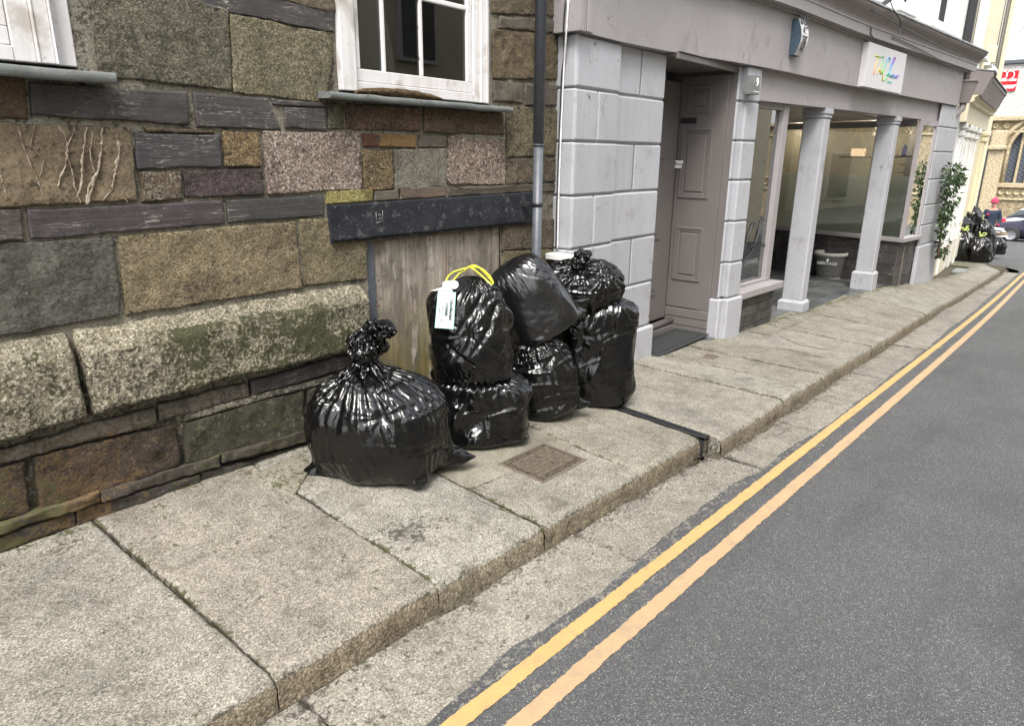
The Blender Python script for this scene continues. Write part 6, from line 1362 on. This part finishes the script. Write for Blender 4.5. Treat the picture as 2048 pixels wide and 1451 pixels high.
m = MB(); ce = ontag(909, 570); th = np.linspace(0, 2*np.pi, 24, endpoint=False); ra = .021; ring = np.array([[ce+n_*(.008+.004*math.cos(a))+r_*(math.cos(a)*t_+math.sin(a)*u_) for a in th] for r_ in (0, ra*.5, ra)]); m.grid(ring, 0, True, closed=True); m.build('loop_end', MT['tag_paper'], tg)
m = MB(); m.slabpoly([ontag(860, 582), ontag(886, 573), ontag(888, 580)], n_*.001, 0); m.build('torn_corner', MT['tag_paper'], tg)
RT = lambda px, py: np.column_stack([-u_, t_, n_, ontag(px, py)+n_*.004])
flat('ink_teal', (.015, .045, .05), .6)
text_mesh('Uncollected', .0205, 'heading', MT['ink_teal'], RT(902, 619), tg, extrude=.0002, bold=.0009); text_mesh('rubbish', .0205, 'heading', MT['ink_teal'], RT(893.5, 619), tg, extrude=.0002, bold=.0009)
text_mesh("Sorry, we weren't able to collect", .0095, 'small_print', MT['ink_teal'], RT(885, 619), tg, extrude=.0002); text_mesh('your rubbish today', .0095, 'small_print', MT['ink_teal'], RT(879, 621), tg, extrude=.0002)
# ================================================================ beyond: white shop, cream facade, church, cars, person
XB0 = XE+.02
q = [solve(x, y, lambda p: p[2]-(zr(p[0])+.16)) for x, y in ((1872, 539), (1907, 519))]; print('b3 base', q, XE)
PL3 = lambda x: np.interp(x, [13.5, 14.5, 16.2, 19.6, 22], [2.02, 2.08, 2.26, 2.40, 2.44])
def on3(px, py, off=0.): return solve(px, py, lambda p: p[1]-PL3(p[0])-off)
xc3 = on3(1985, 200)[0]; xq = [on3(2032, 0)[0], on3(1940, 420)[0]]; XB1 = sum(xq)/2; print('b3 end', XB1, xc3)
XB0 = on3(1878, 480)[0]; XB0 = max(XB0, XE+.1); 
zc0 = [on3(x, y)[2] for x, y in ((1960, 215), (1985, 250), (1935, 195))]; print('XB0', XB0, 'cornice z', zc0)
wb = thing('white_shop', 'tall white and cream shop with fluted pilasters and a heavy moulded cornice', 'building', (XB0, 2., -.6))
w3 = lambda V: np.column_stack([V[:, 0], V[:, 1]+PL3(V[:, 0]), V[:, 2]])
G3 = lambda x: float(zr(x))+.10
zc3 = np.mean(zc0)-.17; zs3 = on3(1900, 500)[2]
m = MB(); m.box(XB0, XB1, .06, 3, G3(17), 8.5, 0, 0, warp=w3); 
for i in range(9): x = XB0+(XB1-XB0)*(.30+.70*i/8.5); m.box(x-.055, x+.055, .012, .029, zc3+1.1, 8.5, 1, 0, warp=w3)
m.build('wall', [MT['cream_paint'], MT['pipe_grey']], wb)
m = MB(); m.box(XB0, XB0+(XB1-XB0)*.55, .03, .044, zc3+.75, 8.5, 0, 0, warp=w3); m.build('upper_front', MT['white_render'], wb)
m = MB(); m.box(XB0, XB0+(XB1-XB0)*.62, .035, .058, G3(17), zc3-.2, 0, 0, warp=w3); m.build('shop_front', MT['white_render'], wb)
m = MB(); m.box(XB0, XB1, .0, .05, G3(17), G3(17)+.55, 0, .01, warp=w3); m.build('base', MT['cream_render'], wb)
def pilaster(x, w_, mat, zt):
    m = MB(); n = 5; m.box(x-w_/2, x+w_/2, -.06, .05, G3(x), G3(x)+.85, 0, .015, warp=w3); m.box(x-w_*.42, x+w_*.42, -.03, .05, G3(x)+.86, zt-.25, 0, .01, warp=w3)
    for i in range(n): xx = x-w_*.36+w_*.72*(i+.5)/n; m.box(xx-w_*.045, xx+w_*.045, -.055, -.031, G3(x)+.95, zt-.32, 0, .012, warp=w3)
    m.box(x-w_/2, x+w_/2, -.08, .05, zt-.24, zt-.12, 0, .02, warp=w3); m.box(x-w_*.56, x+w_*.56, -.11, .05, zt-.11, zt, 0, .02, warp=w3); m.build('pilaster', mat, wb)
L3 = XB1-XB0
for f_, mt_ in ((.10, 'white_render'), (.30, 'white_render'), (.44, 'white_render'), (.60, 'white_render'), (.93, 'cream_paint')): pilaster(XB0+L3*f_, .34, MT[mt_], zc3-.20)
def sweep3(prof, xa, xb, mat, name, n=30):
    xs = np.linspace(xa, xb, n); rows = np.array([[(x, PL3(x)+o, z) for x in xs] for o, z in prof]); m = MB()
    for k in range(len(prof)-1): m.grid(rows[k:k+2], 0, False)
    m.add(rows[:, 0], [list(range(len(prof)))], 0); m.add(rows[:, -1], [list(range(len(prof)))[::-1]], 0); return m.build(name, mat, wb)
sweep3([(.05, zc3-.2), (-.08, zc3-.2), (-.08, zc3+.12), (-.14, zc3+.14), (-.14, zc3+.2), (-.20, zc3+.24), (.05, zc3+.24)], XB0-.05, XB1-.9, MT['cream_render'], 'frieze')
sweep3([(.05, zc3+.241), (-.24, zc3+.241), (-.26, zc3+.30), (-.28, zc3+.36), (-.34, zc3+.52), (-.36, zc3+.54), (-.36, zc3+.60), (.05, zc3+.66)], XB0-.05, XB1-1.4, MT['cornice_paint'], 'cornice')
sweep3([(.05, zc3+.67), (-.38, zc3+.61), (-.39, zc3+.60), (-.38, zc3+.625), (.05, zc3+.70)], XB0-.05, XB1-1.38, MT['lead'], 'lead_flashing')
for f_ in (.12, .33, .52, .72):
    x = XB0+L3*f_; m = MB(); m.box(x-.32, x+.32, -.10, .05, zc3+1.02, zc3+1.12, 0, .01, warp=w3); m.build('window_sill', MT['white_render'], wb)
m = MB(); m.box(XB1-.16, XB1+.06, -.06, .1, G3(XB1), 8.5, 0, .02, warp=w3); m.build('corner_strip', MT['cream_paint'], wb)
m = MB(); z = on3(1962, 90)[2]; x = on3(1977, 95)[0]; m.box(x-.12, x+.12, -.16, .04, z-.18, z+.14, 0, .01, warp=w3); tag(m.build('alarm_box', MT['cream_paint']), 'cream alarm box on the upper wall of the white and cream shop', 'alarm box')
# cross street surface beyond the corner, kerb and church wall
XCH = 47.
cw = thing('church', 'weathered stone church wall with carved panels and a pointed leaded window', 'church', (XCH, 3, -1.6))
q = lambda x, y: onx(x, y, XCH)
flat('carved_stone', (.42, .35, .23), .9, .2, 0, .35, 1., 14)
m = Mat('carved', .9, .2); c = m.mix(m.ramp(m.noise(5, 5, .7), [(.35, 0), (.65, 1)]), (.46, .38, .24), (.20, .165, .11)); c = m.mix(m.ramp(m.vor(9, 'DISTANCE_TO_EDGE', 0), [(0, .6), (.06, 0)]), c, (.10, .08, .06)); m.col(c); m.bump(m.noise(9, 4, .7), 1, .05)
ys0, ys1 = -20., 22.; zt = q(2030, 232)[2]; zg_ = float(zr(XCH))-.3
A_, B_2 = q(2011, 262), q(2048, 420); 
wy1, wy0 = q(2012, 340)[1], q(2075, 340)[1]; wz0 = q(2025, 366)[2]; wz1 = q(2045, 250)[2]; wyc = (wy0+wy1)/2; hw_ = abs(wy1-wy0)/2; print('church', ys0, ys1, zt, zg_, wy0, wy1, wz0, wz1)
m2 = MB(); m2.box(XCH, XCH+.8, wy1, ys1, zg_, zt, 0); m2.box(XCH, XCH+.8, ys0, wy0, zg_, zt, 0); m2.box(XCH, XCH+.8, wy0, wy1, zg_, wz0, 0); zsp = wz0+(wz1-wz0)*.55
# pointed arch head
n = 14
for s_ in (-1, 1):
    for i in range(n):
        a0, a1 = i/n, (i+1)/n; f0, f1 = [hw_*(1-a**2.2) for a in (a0, a1)]; za, zb = zsp+(wz1-zsp)*a0, zsp+(wz1-zsp)*a1
        V = [(XCH, wyc+s_*f0, za), (XCH, wyc+s_*f1, zb), (XCH, wyc+s_*hw_, zb), (XCH, wyc+s_*hw_, za)]; V2 = [(XCH+.8, *v[1:]) for v in V]
        m2.add(V+V2, [[0, 1, 2, 3], [4, 7, 6, 5], [0, 4, 5, 1], [2, 6, 7, 3]], 0)
m2.box(XCH, XCH+.8, wy0, wy1, wz1, zt, 0); m2.build('wall', m.m, cw)
m3 = MB()
def arch(m, off, r_, x):
    P = [(x, wyc-hw_-off, wz0)]+[(x, wyc-(hw_+off)*(1-a**2.2), zsp+(wz1+off-zsp)*a) for a in np.linspace(0, 1, 12)]+[(x, wyc+(hw_+off)*(1-a**2.2), zsp+(wz1+off-zsp)*a) for a in np.linspace(1, 0, 12)[1:]]+[(x, wyc+hw_+off, wz0)]
    m.tube(P, r_, 0, 6)
arch(m3, .10, .10, XCH-.03); arch(m3, .45, .12, XCH-.05); m3.box(XCH-.15, XCH+.1, wy0-.4, wy1+.4, wz0-.25, wz0-.01, 0, .03); m3.build('window_surround', MT['carved_stone'], cw)
m = Mat('leaded', .4, .5); ck = m.mapv((1, 6, 6), (math.radians(45), 0, 0)); br = m.vor(1, 'DISTANCE_TO_EDGE', 0, ck, .0); m.col(m.mix(m.ramp(br, [(.0, 1), (.09, 0)]), (.045, .055, .075), (.20, .21, .23))); 
g_ = MB(); g_.box(XCH+.35, XCH+.38, wy0, wy1, wz0, wz1, 0); W_ = g_.build('window', m.m, cw)
g_ = MB(); 
for k in (-.34, .34): g_.box(XCH+.15, XCH+.34, wyc+k*hw_-.06, wyc+k*hw_+.06, wz0, wz1-.4*abs(k), 0, .02)
g_.build('mullion', MT['carved_stone'], W_)
# carved bands, buttress, parapet
g_ = MB(); zz = [q(2030, y)[2] for y in (372, 385, 397, 235, 250)]
r = np.random.RandomState(4)
for (za, zb, st) in ((zz[2], zz[0], .35), (q(2030, 262)[2], q(2030, 240)[2], .5)):
    y = ys0
    while y < ys1: g_.lathe([(.02, 0), (.12, -.04), (.15, -.08), (.13, 0)], (XCH, y, (za+zb)/2), 0, 8, ax=[[0, 0, 1], [0, 1, 0], [1, 0, 0]]); y += st
    g_.box(XCH-.10, XCH, ys0, ys1, zb, zb+.10, 0, .02); g_.box(XCH-.10, XCH, ys0, ys1, za-.10, za, 0, .02)
g_.box(XCH-.3, XCH, ys0, ys1, zt-.25, zt, 0, .04)
by = q(1990, 330)[1]; g_.box(XCH-.7, XCH, by-.35, by+.35, zg_, q(1990, 262)[2], 0, .05); g_.box(XCH-.9, XCH, by-.42, by+.42, q(1990, 300)[2], q(1990, 292)[2], 0, .04)
for y in np.arange(wy1+.7, ys1, 1.1):
    for z in np.arange(zz[0]+.3, q(2030, 265)[2], .55): g_.box(XCH-.05, XCH, y-.16, y+.16, z, z+.34, 0, .03)
kind(g_.build('carving', MT['carved_stone'], cw), 'stuff')
g_ = MB(); g_.box(XCH-.1, XCH+.1, q(1975, 370)[1]-.1, q(1975, 370)[1]+.35, zg_, q(1975, 300)[2], 0, .02); tag(g_.build('banner', MT['pipe_grey']), 'dark grey cloth hanging beside the church buttress', 'banner')
# paler building behind the church parapet, with the red banner
XM = 57.; qm = lambda x, y: onx(x, y, XM); mb_ = thing('modern_building', 'pale block building with a red banner, showing over the church parapet', 'building', (XM, 2, -1.5))
m = Mat('blockwork', .9, .2); v = m.nt.nodes.new('ShaderNodeTexBrick'); mp = m.mapv((1, 1, 1), (0, math.radians(90), math.radians(0))); sx = m.sep(); cbn = m.nt.nodes.new('ShaderNodeCombineXYZ'); m.put(cbn.inputs[0], sx[1]); m.put(cbn.inputs[1], sx[2]); m.put(v.inputs['Vector'], cbn.outputs[0])
v.inputs['Scale'].default_value = 1.6; v.inputs['Color1'].default_value = (.62, .61, .58, 1); v.inputs['Color2'].default_value = (.50, .49, .46, 1); v.inputs['Mortar'].default_value = (.30, .30, .29, 1); m.col(v.outputs[0])
zr1 = qm(2030, 120)[2]; g_ = MB(); g_.box(XM, XM+6, -20, 24, -3.5, zr1-.25, 0); g_.build('wall', m.m, mb_); g_ = MB(); g_.box(XM-.2, XM+6, -20, 24, zr1-.24, zr1, 0, .03); g_.build('parapet', MT['pipe_grey'], mb_)
flat('banner_red', (.50, .012, .02), .6, .3, 0, .06)
a, b = qm(2039, 141), qm(2003, 183); a0 = qm(2005, 141)
bn = thing('red_banner', 'red advertising banner with white lettering on the pale block building', 'banner', (XM-.1, (a[1]+b[1])/2, b[2]))
g_ = MB(); yL = qm(2000, 160)[1]+.9; g_.box(XM-.10, XM-.06, a[1], yL, b[2], a[2], 0, .005); g_.build('cloth', MT['banner_red'], bn)
def bt_(t, px, py, s_, al='CENTER'): p = qm(px, py); p[0] = XM-.11; text_mesh(t, s_, 'lettering', MT['letter_white'], np.column_stack([[0, -1., 0], [0, 0, 1.], [-1., 0, 0], p]), bn, bold=.016, align=al)
sc3 = (a[2]-b[2]); bt_('the case', 2033.5, 159, sc3*.20, 'RIGHT'); bt_('FOR AN ABUNDANT', 2032, 171.5, sc3*.085, 'RIGHT'); bt_('PLANET LIVERY', 2028, 175.5, sc3*.085, 'RIGHT')
p = qm(2014, 151); p[0] = XM-.12; g_ = MB()
for k in (-1, 1): 
    th = np.linspace(.4, 2*math.pi-.6, 14); g_.tube([p+np.array([0, k*.19+.21*math.cos(a_+k), .24*math.sin(a_+k)]) for a_ in th], .028, 0, 6)
g_.build('emblem', MT['letter_white'], bn)
# ---- cars
def car(label, loc, rz, paint_, scale=1.):
    T_ = thing('parked_car', label, 'car', loc, rz, None)
    # side profile (x forward, z up), body sections across y
    def hull(xs, zlo, zhi, hw, name, mat, par=T_, sm_=True):
        m = MB(); rows = []
        for x, a, b, w_ in zip(xs, zlo, zhi, hw): rows.append([(x, -w_*k, z) for k, z in ((.80, a), (1, a+.12*(b-a)), (1.0, a+.55*(b-a)), (.95, a+.85*(b-a)), (.80, b), (.0, b+.02), (-.80, b), (-.95, a+.85*(b-a)), (-1, a+.55*(b-a)), (-1, a+.12*(b-a)), (-.80, a))])
        P = np.array([[(p[0], p[1], p[2]) for p in r_] for r_ in rows]); m.grid(P, 0, sm_, closed=True)
        for e in (0, -1): m.add(P[e], [list(range(P.shape[1]))[::(1 if e else -1)]], 0)
        m.v = [v*scale for v in m.v]; V = np.vstack(m.v); me = m.build(name, mat, None); me.parent = par; return me
    hull([-2.15, -2.05, -1.6, -.8, .3, 1.2, 1.8, 2.1, 2.18], [.45, .30, .22, .20, .20, .20, .24, .32, .42], [.72, .88, .95, .94, .92, .86, .76, .66, .58], [.70, .84, .90, .91, .91, .90, .86, .78, .66], 'body', paint_)
    g = hull([-1.95, -1.5, -.9, 0, .55, 1.15], [.86, .90, .90, .90, .88, .84], [.95, 1.28, 1.42, 1.43, 1.34, .87], [.72, .74, .76, .76, .74, .72], 'glasshouse', MT['car_glass'])
    hull([-1.5, -.9, 0, .5], [1.27, 1.40, 1.41, 1.33], [1.31, 1.45, 1.46, 1.37], [.62, .66, .66, .62], 'roof', paint_)
    for x in (-1.32, 1.33):
        for s_ in (-1, 1):
            m = MB(); ax_ = [[1, 0, 0], [0, 0, 1], [0, 1, 0]]; c = (x, s_*.86, .31)
            m.lathe([(.20, -.09), (.31, -.08), (.32, 0), (.31, .08), (.20, .09)], c, 0, 24, ax=ax_); m.v = [v*scale for v in m.v]; w_ = m.build('wheel', MT['tyre']); w_.parent = T_
            m = MB(); m.lathe([(0, .07*s_), (.05, .08*s_), (.19, .06*s_), (.21, .085*s_)], c, 0, 20, ax=ax_)
            m.v = [v*scale for v in m.v]; r_ = m.build('rim', MT['rim']); r_.parent = w_
    for s_ in (-1, 1):
        m = MB(); m.box(.75, .95, s_*.90, s_*1.06, .90, 1.03, 0, .03); m.v = [v*scale for v in m.v]; o = m.build('mirror', paint_); o.parent = T_
        m = MB(); m.box(-2.15, -1.9, s_*.60, s_*.885, .70, .88, 0, .03); m.v = [v*scale for v in m.v]; o = m.build('tail_light', MT['tail_red']); o.parent = T_
        m = MB(); m.box(1.95, 2.14, s_*.50, s_*.80, .55, .68, 0, .03); m.v = [v*scale for v in m.v]; o = m.build('headlight', MT['car_glass']); o.parent = T_
        m = MB(); m.box(-.1, .08, s_*.915, s_*.93, .78, .81, 0, .008); m.v = [v*scale for v in m.v]; o = m.build('handle', MT['chrome']); o.parent = T_
    return T_
flat('car_dark', (.035, .03, .055), .22, .6, .3, .05); flat('car_white', (.62, .64, .70), .3, .5, 0, .03); flat('tyre', (.02, .02, .02), .8); flat('rim', (.35, .35, .36), .35, .5, .7); flat('tail_red', (.55, .03, .06), .3); flat('car_glass', (.05, .06, .065), .08, .8)
XCAR = 36.5; pc = onx(2045, 460, XCAR); zc_ = float(zr(XCAR)); yy = pc[1]
kc = FPX/(np.linalg.norm(pc-CAM))
car('dark purple car parked across the end of the street', (XCAR, yy-1.15, zc_), math.radians(80), MT['car_dark'])
pc2 = onx(2016, 398, 40.); car('white car with a red tail light behind the dark car', (40.2, pc2[1]-2.1, float(zr(40.))), math.radians(-95), MT['car_white'])
# ---- person coming up the street behind the far bags
def skin_person(label, head_px, H, dist_hint, yaw):
    def f(p): return p[2]-(zr(p[0])+.0+H)
    p = solve(*head_px, f, 8, 40); p = onx(*head_px, 26.); ft = np.array([p[0], p[1], float(zr(p[0]))]); print('person', p)
    T_ = thing('person', label, 'person', tuple(ft), yaw)
    nodes = {'pel': (0, 0, .93, .16, .12), 'waist': (0, 0, 1.08, .15, .11), 'chest': (0, 0, 1.28, .19, .12), 'nk0': (0, 0, 1.42, .09, .07), 'nk': (0, .01, 1.48, .055, .055), 'hd0': (0, .02, 1.54, .075, .085), 'hd1': (0, .015, 1.62, .08, .095), 'hd2': (0, .01, 1.70, .055, .065),
     'shl': (-.17, 0, 1.38, .065, .06), 'ell': (-.24, -.02, 1.12, .05, .05), 'wrl': (-.22, .10, .92, .035, .03), 'shr': (.17, 0, 1.38, .065, .06), 'elr': (.25, .05, 1.14, .05, .05), 'wrr': (.12, .24, 1.24, .035, .03),
     'hpl': (-.09, 0, .86, .10, .10), 'knl': (-.10, .05, .48, .065, .065), 'anl': (-.10, .0, .09, .042, .045), 'tol': (-.10, .14, .03, .04, .03), 'hpr': (.09, 0, .86, .10, .10), 'knr': (.10, -.02, .48, .065, .065), 'anr': (.10, -.12, .10, .042, .045), 'tor': (.10, .02, .03, .04, .03)}
    ed = [('pel', 'waist'), ('waist', 'chest'), ('chest', 'nk0'), ('nk0', 'nk'), ('nk', 'hd0'), ('hd0', 'hd1'), ('hd1', 'hd2'), ('nk0', 'shl'), ('shl', 'ell'), ('ell', 'wrl'), ('nk0', 'shr'), ('shr', 'elr'), ('elr', 'wrr'), ('pel', 'hpl'), ('hpl', 'knl'), ('knl', 'anl'), ('anl', 'tol'), ('pel', 'hpr'), ('hpr', 'knr'), ('knr', 'anr'), ('anr', 'tor')]
    def skin(names, edges, name, mat, grow=0., sub=2, scale=H/1.78):
        idx = {n_: i for i, n_ in enumerate(names)}; me = bpy.data.meshes.new(name); me.from_pydata([tuple(np.array(nodes[n_][:3])*scale) for n_ in names], [(idx[a], idx[b]) for a, b in edges], []); o = bpy.data.objects.new(name, me); COL.objects.link(o)
        mo = o.modifiers.new('s', 'SKIN'); mo.use_smooth_shade = True
        for n_, i in idx.items(): me.skin_vertices[0].data[i].radius = ((nodes[n_][3]+grow)*scale, (nodes[n_][4]+grow)*scale); me.skin_vertices[0].data[i].use_root = (i == 0)
        o.modifiers.new('u', 'SUBSURF').levels = sub
        dg = bpy.context.evaluated_depsgraph_get(); m2 = bpy.data.meshes.new_from_object(o.evaluated_get(dg)); bpy.data.objects.remove(o); m2.materials.clear(); m2.materials.append(mat)
        for p_ in m2.polygons: p_.use_smooth = True
        o2 = bpy.data.objects.new(name, m2); COL.objects.link(o2); o2.parent = T_; return o2
    flat('skin', (.50, .30, .22), .6); flat('navy', (.018, .03, .055), .8); flat('trousers', (.03, .03, .035), .8); flat('knit_pink', (.48, .06, .12), .9, .2, 0, .3, .8, 200)
    body = skin(list(nodes), ed, 'body', MT['skin'])
    jk = ['pel', 'waist', 'chest', 'nk0', 'shl', 'ell', 'wrl', 'shr', 'elr', 'wrr', 'hpl', 'hpr']; skin(jk, [e for e in ed if e[0] in jk and e[1] in jk], 'jacket', MT['navy'], .018)
    tr = ['pel', 'hpl', 'knl', 'anl', 'hpr', 'knr', 'anr']; skin(tr, [e for e in ed if e[0] in tr and e[1] in tr], 'trousers', MT['trousers'], .010)
    s = H/1.78; rs = np.random.RandomState(3); m = MB(); th = np.linspace(0, 2*np.pi, 20, endpoint=False)
    P = np.array([[(.105*s*math.cos(a)*r_, (.12*math.sin(a)*r_+.008)*s, z*s) for a in th] for r_, z in ((1.0, 1.63), (1.08, 1.66), (1.02, 1.72), (.75, 1.78), (.3, 1.81), (.01, 1.815))]); m.grid(P, 0, True, closed=True); o = m.build('hat', MT['knit_pink']); o.parent = T_
    m = MB(); 
    for x in (-.03, .03): m.lathe([(0, -.01), (.011, 0), (0, .01)], (x*s, .108*s, 1.605*s), 0, 8)
    o = m.build('eyes', MT['letter_dark']); o.parent = T_; m = MB(); m.tube([(0, .095*s, 1.60*s), (0, .125*s, 1.565*s), (0, .10*s, 1.555*s)], .012*s, 0, 8); o = m.build('nose', MT['skin']); o.parent = T_
    m = MB(); m.tube([(-.028*s, .100*s, 1.53*s), (0, .106*s, 1.527*s), (.028*s, .100*s, 1.53*s)], .006*s, 0, 6); o = m.build('mouth', MT['tail_red']); o.parent = T_
    for sx, w_ in ((-1, 'wrl'), (1, 'wrr')):
        c = np.array(nodes[w_][:3])*s; m = MB(); m.tube([c-np.array([0, 0, .0]), c+np.array([0, .04, .03])*s, c+np.array([0, .07, .05])*s], [.032*s, .042*s, .03*s], 0, 8)
        for k in range(4): m.tube([c+np.array([-.025+.017*k, .06, .05])*s, c+np.array([-.025+.017*k, .10, .055])*s, c+np.array([-.022+.015*k, .115, .03])*s], [.010*s, .009*s, .007*s], 0, 6)
        m.tube([c+np.array([-sx*.03, .02, .03])*s, c+np.array([-sx*.055, .06, .055])*s], [.011*s, .008*s], 0, 6); o = m.build('glove', MT['knit_pink']); o.parent = T_
    return T_
vy = math.atan2(-1.4, -17)-math.pi/2
skin_person('person in a pink knitted hat, navy jacket and pink gloves walking behind the far bags', (1992, 392), 1.66, 18, vy)
# ---- the second heap of bags
GR2 = 'black rubbish bags heaped by the white shop'
MP = onpave(1955, 527); sc_ = np.linalg.norm(MP-CAM)/FPX
print('heap', MP, sc_)
def fbag(label, px, py, w_, h_, dz, dback, seed, tl=0., tb=0., ties=None, kn_=False):
    b_ = onpave(px, py)+VD*dback; r0 = ray(px, py); b_ = b_.copy(); b_[2] = float(zp(b_[0], b_[1])); s_ = float((b_-CAM)@ROT[:, 2])/FPX; b_[2] += dz*s_
    hw = w_*s_/2; h = h_*s_
    S_ = dict(o=b_, axes=axes(tl, tb), seed=seed, gather=2., full=1.04, amp=.016, lump=.05, crk=.06, crv=.06, zg=(float(zp(b_[0], b_[1]))+.003 if dz == 0 else None),
      keys=[(0, 0, 0, 0, .02, .02), (.10, 0, 0, 0, hw*.75, hw*.7), (.22, 0, 0, h*.10, hw*.95, hw*.9), (.45, 0, 0, h*.40, hw, hw*.92), (.66, 0, 0, h*.68, hw*.85, hw*.8), (.84, 0, 0, h*.9, hw*.5, hw*.45), (.95, 0, 0, h*.98, hw*.18, hw*.18), (1, 0, 0, h, .02, .02)], it=[40, 30, 25])
    T_, X_ = bag(label, S_, 'film', None, GR2, 2, 40, 26)
    if ties:
        top = b_+axes(tl, tb)[2]*h; m = MB()
        for k in range(3):
            a_ = k*2.1+seed; e = top+VR*.12*math.cos(a_)+VU*(.06+.05*math.sin(a_))-VD*(.06); m.tube(smooth_path([top-VD*.03, (top+e)/2+VU*.05, e, (top+e)/2-VU*.02-VD*.03, top-VD*.04]), .010, 0, 6)
        m.build('drawstring', MT['lime_tie'], T_)
fbag('lower left sack of the far heap with a lime tie, against the white shop', 1938, 524, 50, 60, 0, .35, 41, -.05, 0, True)
fbag('front sack of the far heap with a lime drawstring bow', 1972, 527, 46, 52, 0, .30, 42, -.12, 0, True)
fbag('middle sack of the far heap, resting on the lower left one', 1935, 522, 42, 42, 42, .55, 43, .1, 0)
fbag('topmost sack of the far heap, in front of the walking person', 1953, 520, 54, 38, 64, .75, 44, .1, 0)
fbag('broad pale-shining sack high on the right of the far heap', 1986, 520, 46, 55, 22, .55, 45, -.25, 0, True)
fbag('narrow sack half hidden behind the front sack of the far heap', 1992, 516, 28, 42, 0, .40, 46, 0, 0)
fbag('small sack at the kerb on the right edge of the far heap', 2012, 512, 34, 34, 0, .50, 47, 0, 0)
p = onpave(2008, 516)+VD*.5; s_ = float((p-CAM)@ROT[:, 2])/FPX
for k in range(4):
    m = MB(); c = p+VU*(s_*(38+k*4.2))+VR*s_*(2*math.sin(k*2)); an = .3*k; 
    u1 = VR*math.cos(an)+VD*math.sin(an); u2 = -VR*math.sin(an)+VD*math.cos(an); m.slabpoly([c-u1*.22-u2*.16, c+u1*.22-u2*.16, c+u1*.22+u2*.16+VU*.02, c-u1*.22+u2*.16+VU*.02], (0, 0, .03), 0)
    tag(m.build('flattened_box', MT['white_plastic'] if k != 1 else MT['stick_wood']), ['lowest of the flattened white boxes lying on the small far sack', 'brown flattened box between the white ones on the small far sack', 'third flattened white box up on the small far sack', 'uppermost flattened white box on the small far sack'][k], 'box')
# ---- climbing plant by the end pier
cpt = onpave(1884, 512); base = onfront(1878, 500, -.02); 
tr_ = thing('climbing_shrub', 'tall thin leafy shrub growing between the grey end pier and the white shop', 'shrub', (base[0]+.1, base[1]-.05, float(zp(base[0], base[1]))))
m = MB(); sp_ = []
for (px, py) in ((1876, 512), (1880, 480), (1886, 440), (1893, 400), (1900, 360), (1903, 338)): q_ = onfront(px, py, -.14); sp_.append(q_)
sp_ = smooth_path(sp_); m.tube(sp_, np.linspace(.022, .006, len(sp_)), 0, 6); m.build('stem', MT['stem'], tr_)
m = MB(); rs = np.random.RandomState(6)
dens = [(1884, 505, .10), (1888, 490, .16), (1884, 465, .09), (1886, 445, .08), (1893, 420, .13), (1895, 405, .20), (1903, 395, .18), (1900, 375, .14), (1905, 355, .20), (1903, 343, .17), (1912, 345, .15), (1918, 362, .10), (1893, 432, .14)]
for i, (px, py, r_) in enumerate(dens): leafball(m, onfront(px, py, -.16), r_*1.1, 85, .072, 60+i, (1, .6, .75), 0, .5)
m.build('foliage', MT['leaf'], tr_)
# ---- distant overhead wire and the buildings over the road (seen mirrored in the panes)
a, b = onx(2020, 75, 30.), onx(2052, 52, 24.); m = MB(); m.tube([a+(a-b)*1.2, b+(b-a)*1.2], .012, 0, 5); tag(m.build('wire', MT['black_metal']), 'overhead wire crossing the sky above the church', 'wire')
op = thing('opposite_house', 'cream rendered building across the street, mirrored in the shop panes', 'building', (8, -5.2, 0))
m = MB(); m.box(-5, 22, -9.5, -5.2, -2, 6.2, 0); m.build('wall', MT['cream_render'], op)
for i in range(9):
    x = -3.4+i*2.7
    for z in (.1, 3.2):
        m = MB(); m.box(x-.5, x+.5, -5.22, -5.1, z, z+1.6, 0, .01); o = m.build('window', MT['white_wood'], op); m = MB(); m.box(x-.42, x+.42, -5.12, -5.085, z+.08, z+1.52, 0); m.build('pane', MT['car_glass'], o)
m = MB(); m.box(-5.1, 22.1, -9.6, -5.0, 6.2, 6.4, 0, .02); m.build('parapet', MT['lead'], op)
m = MB(); m.tube([(4.2, -5.1, -.5), (4.2, -5.1, 6)], .06, 0, 8); m.build('downpipe', MT['black_metal'], op)
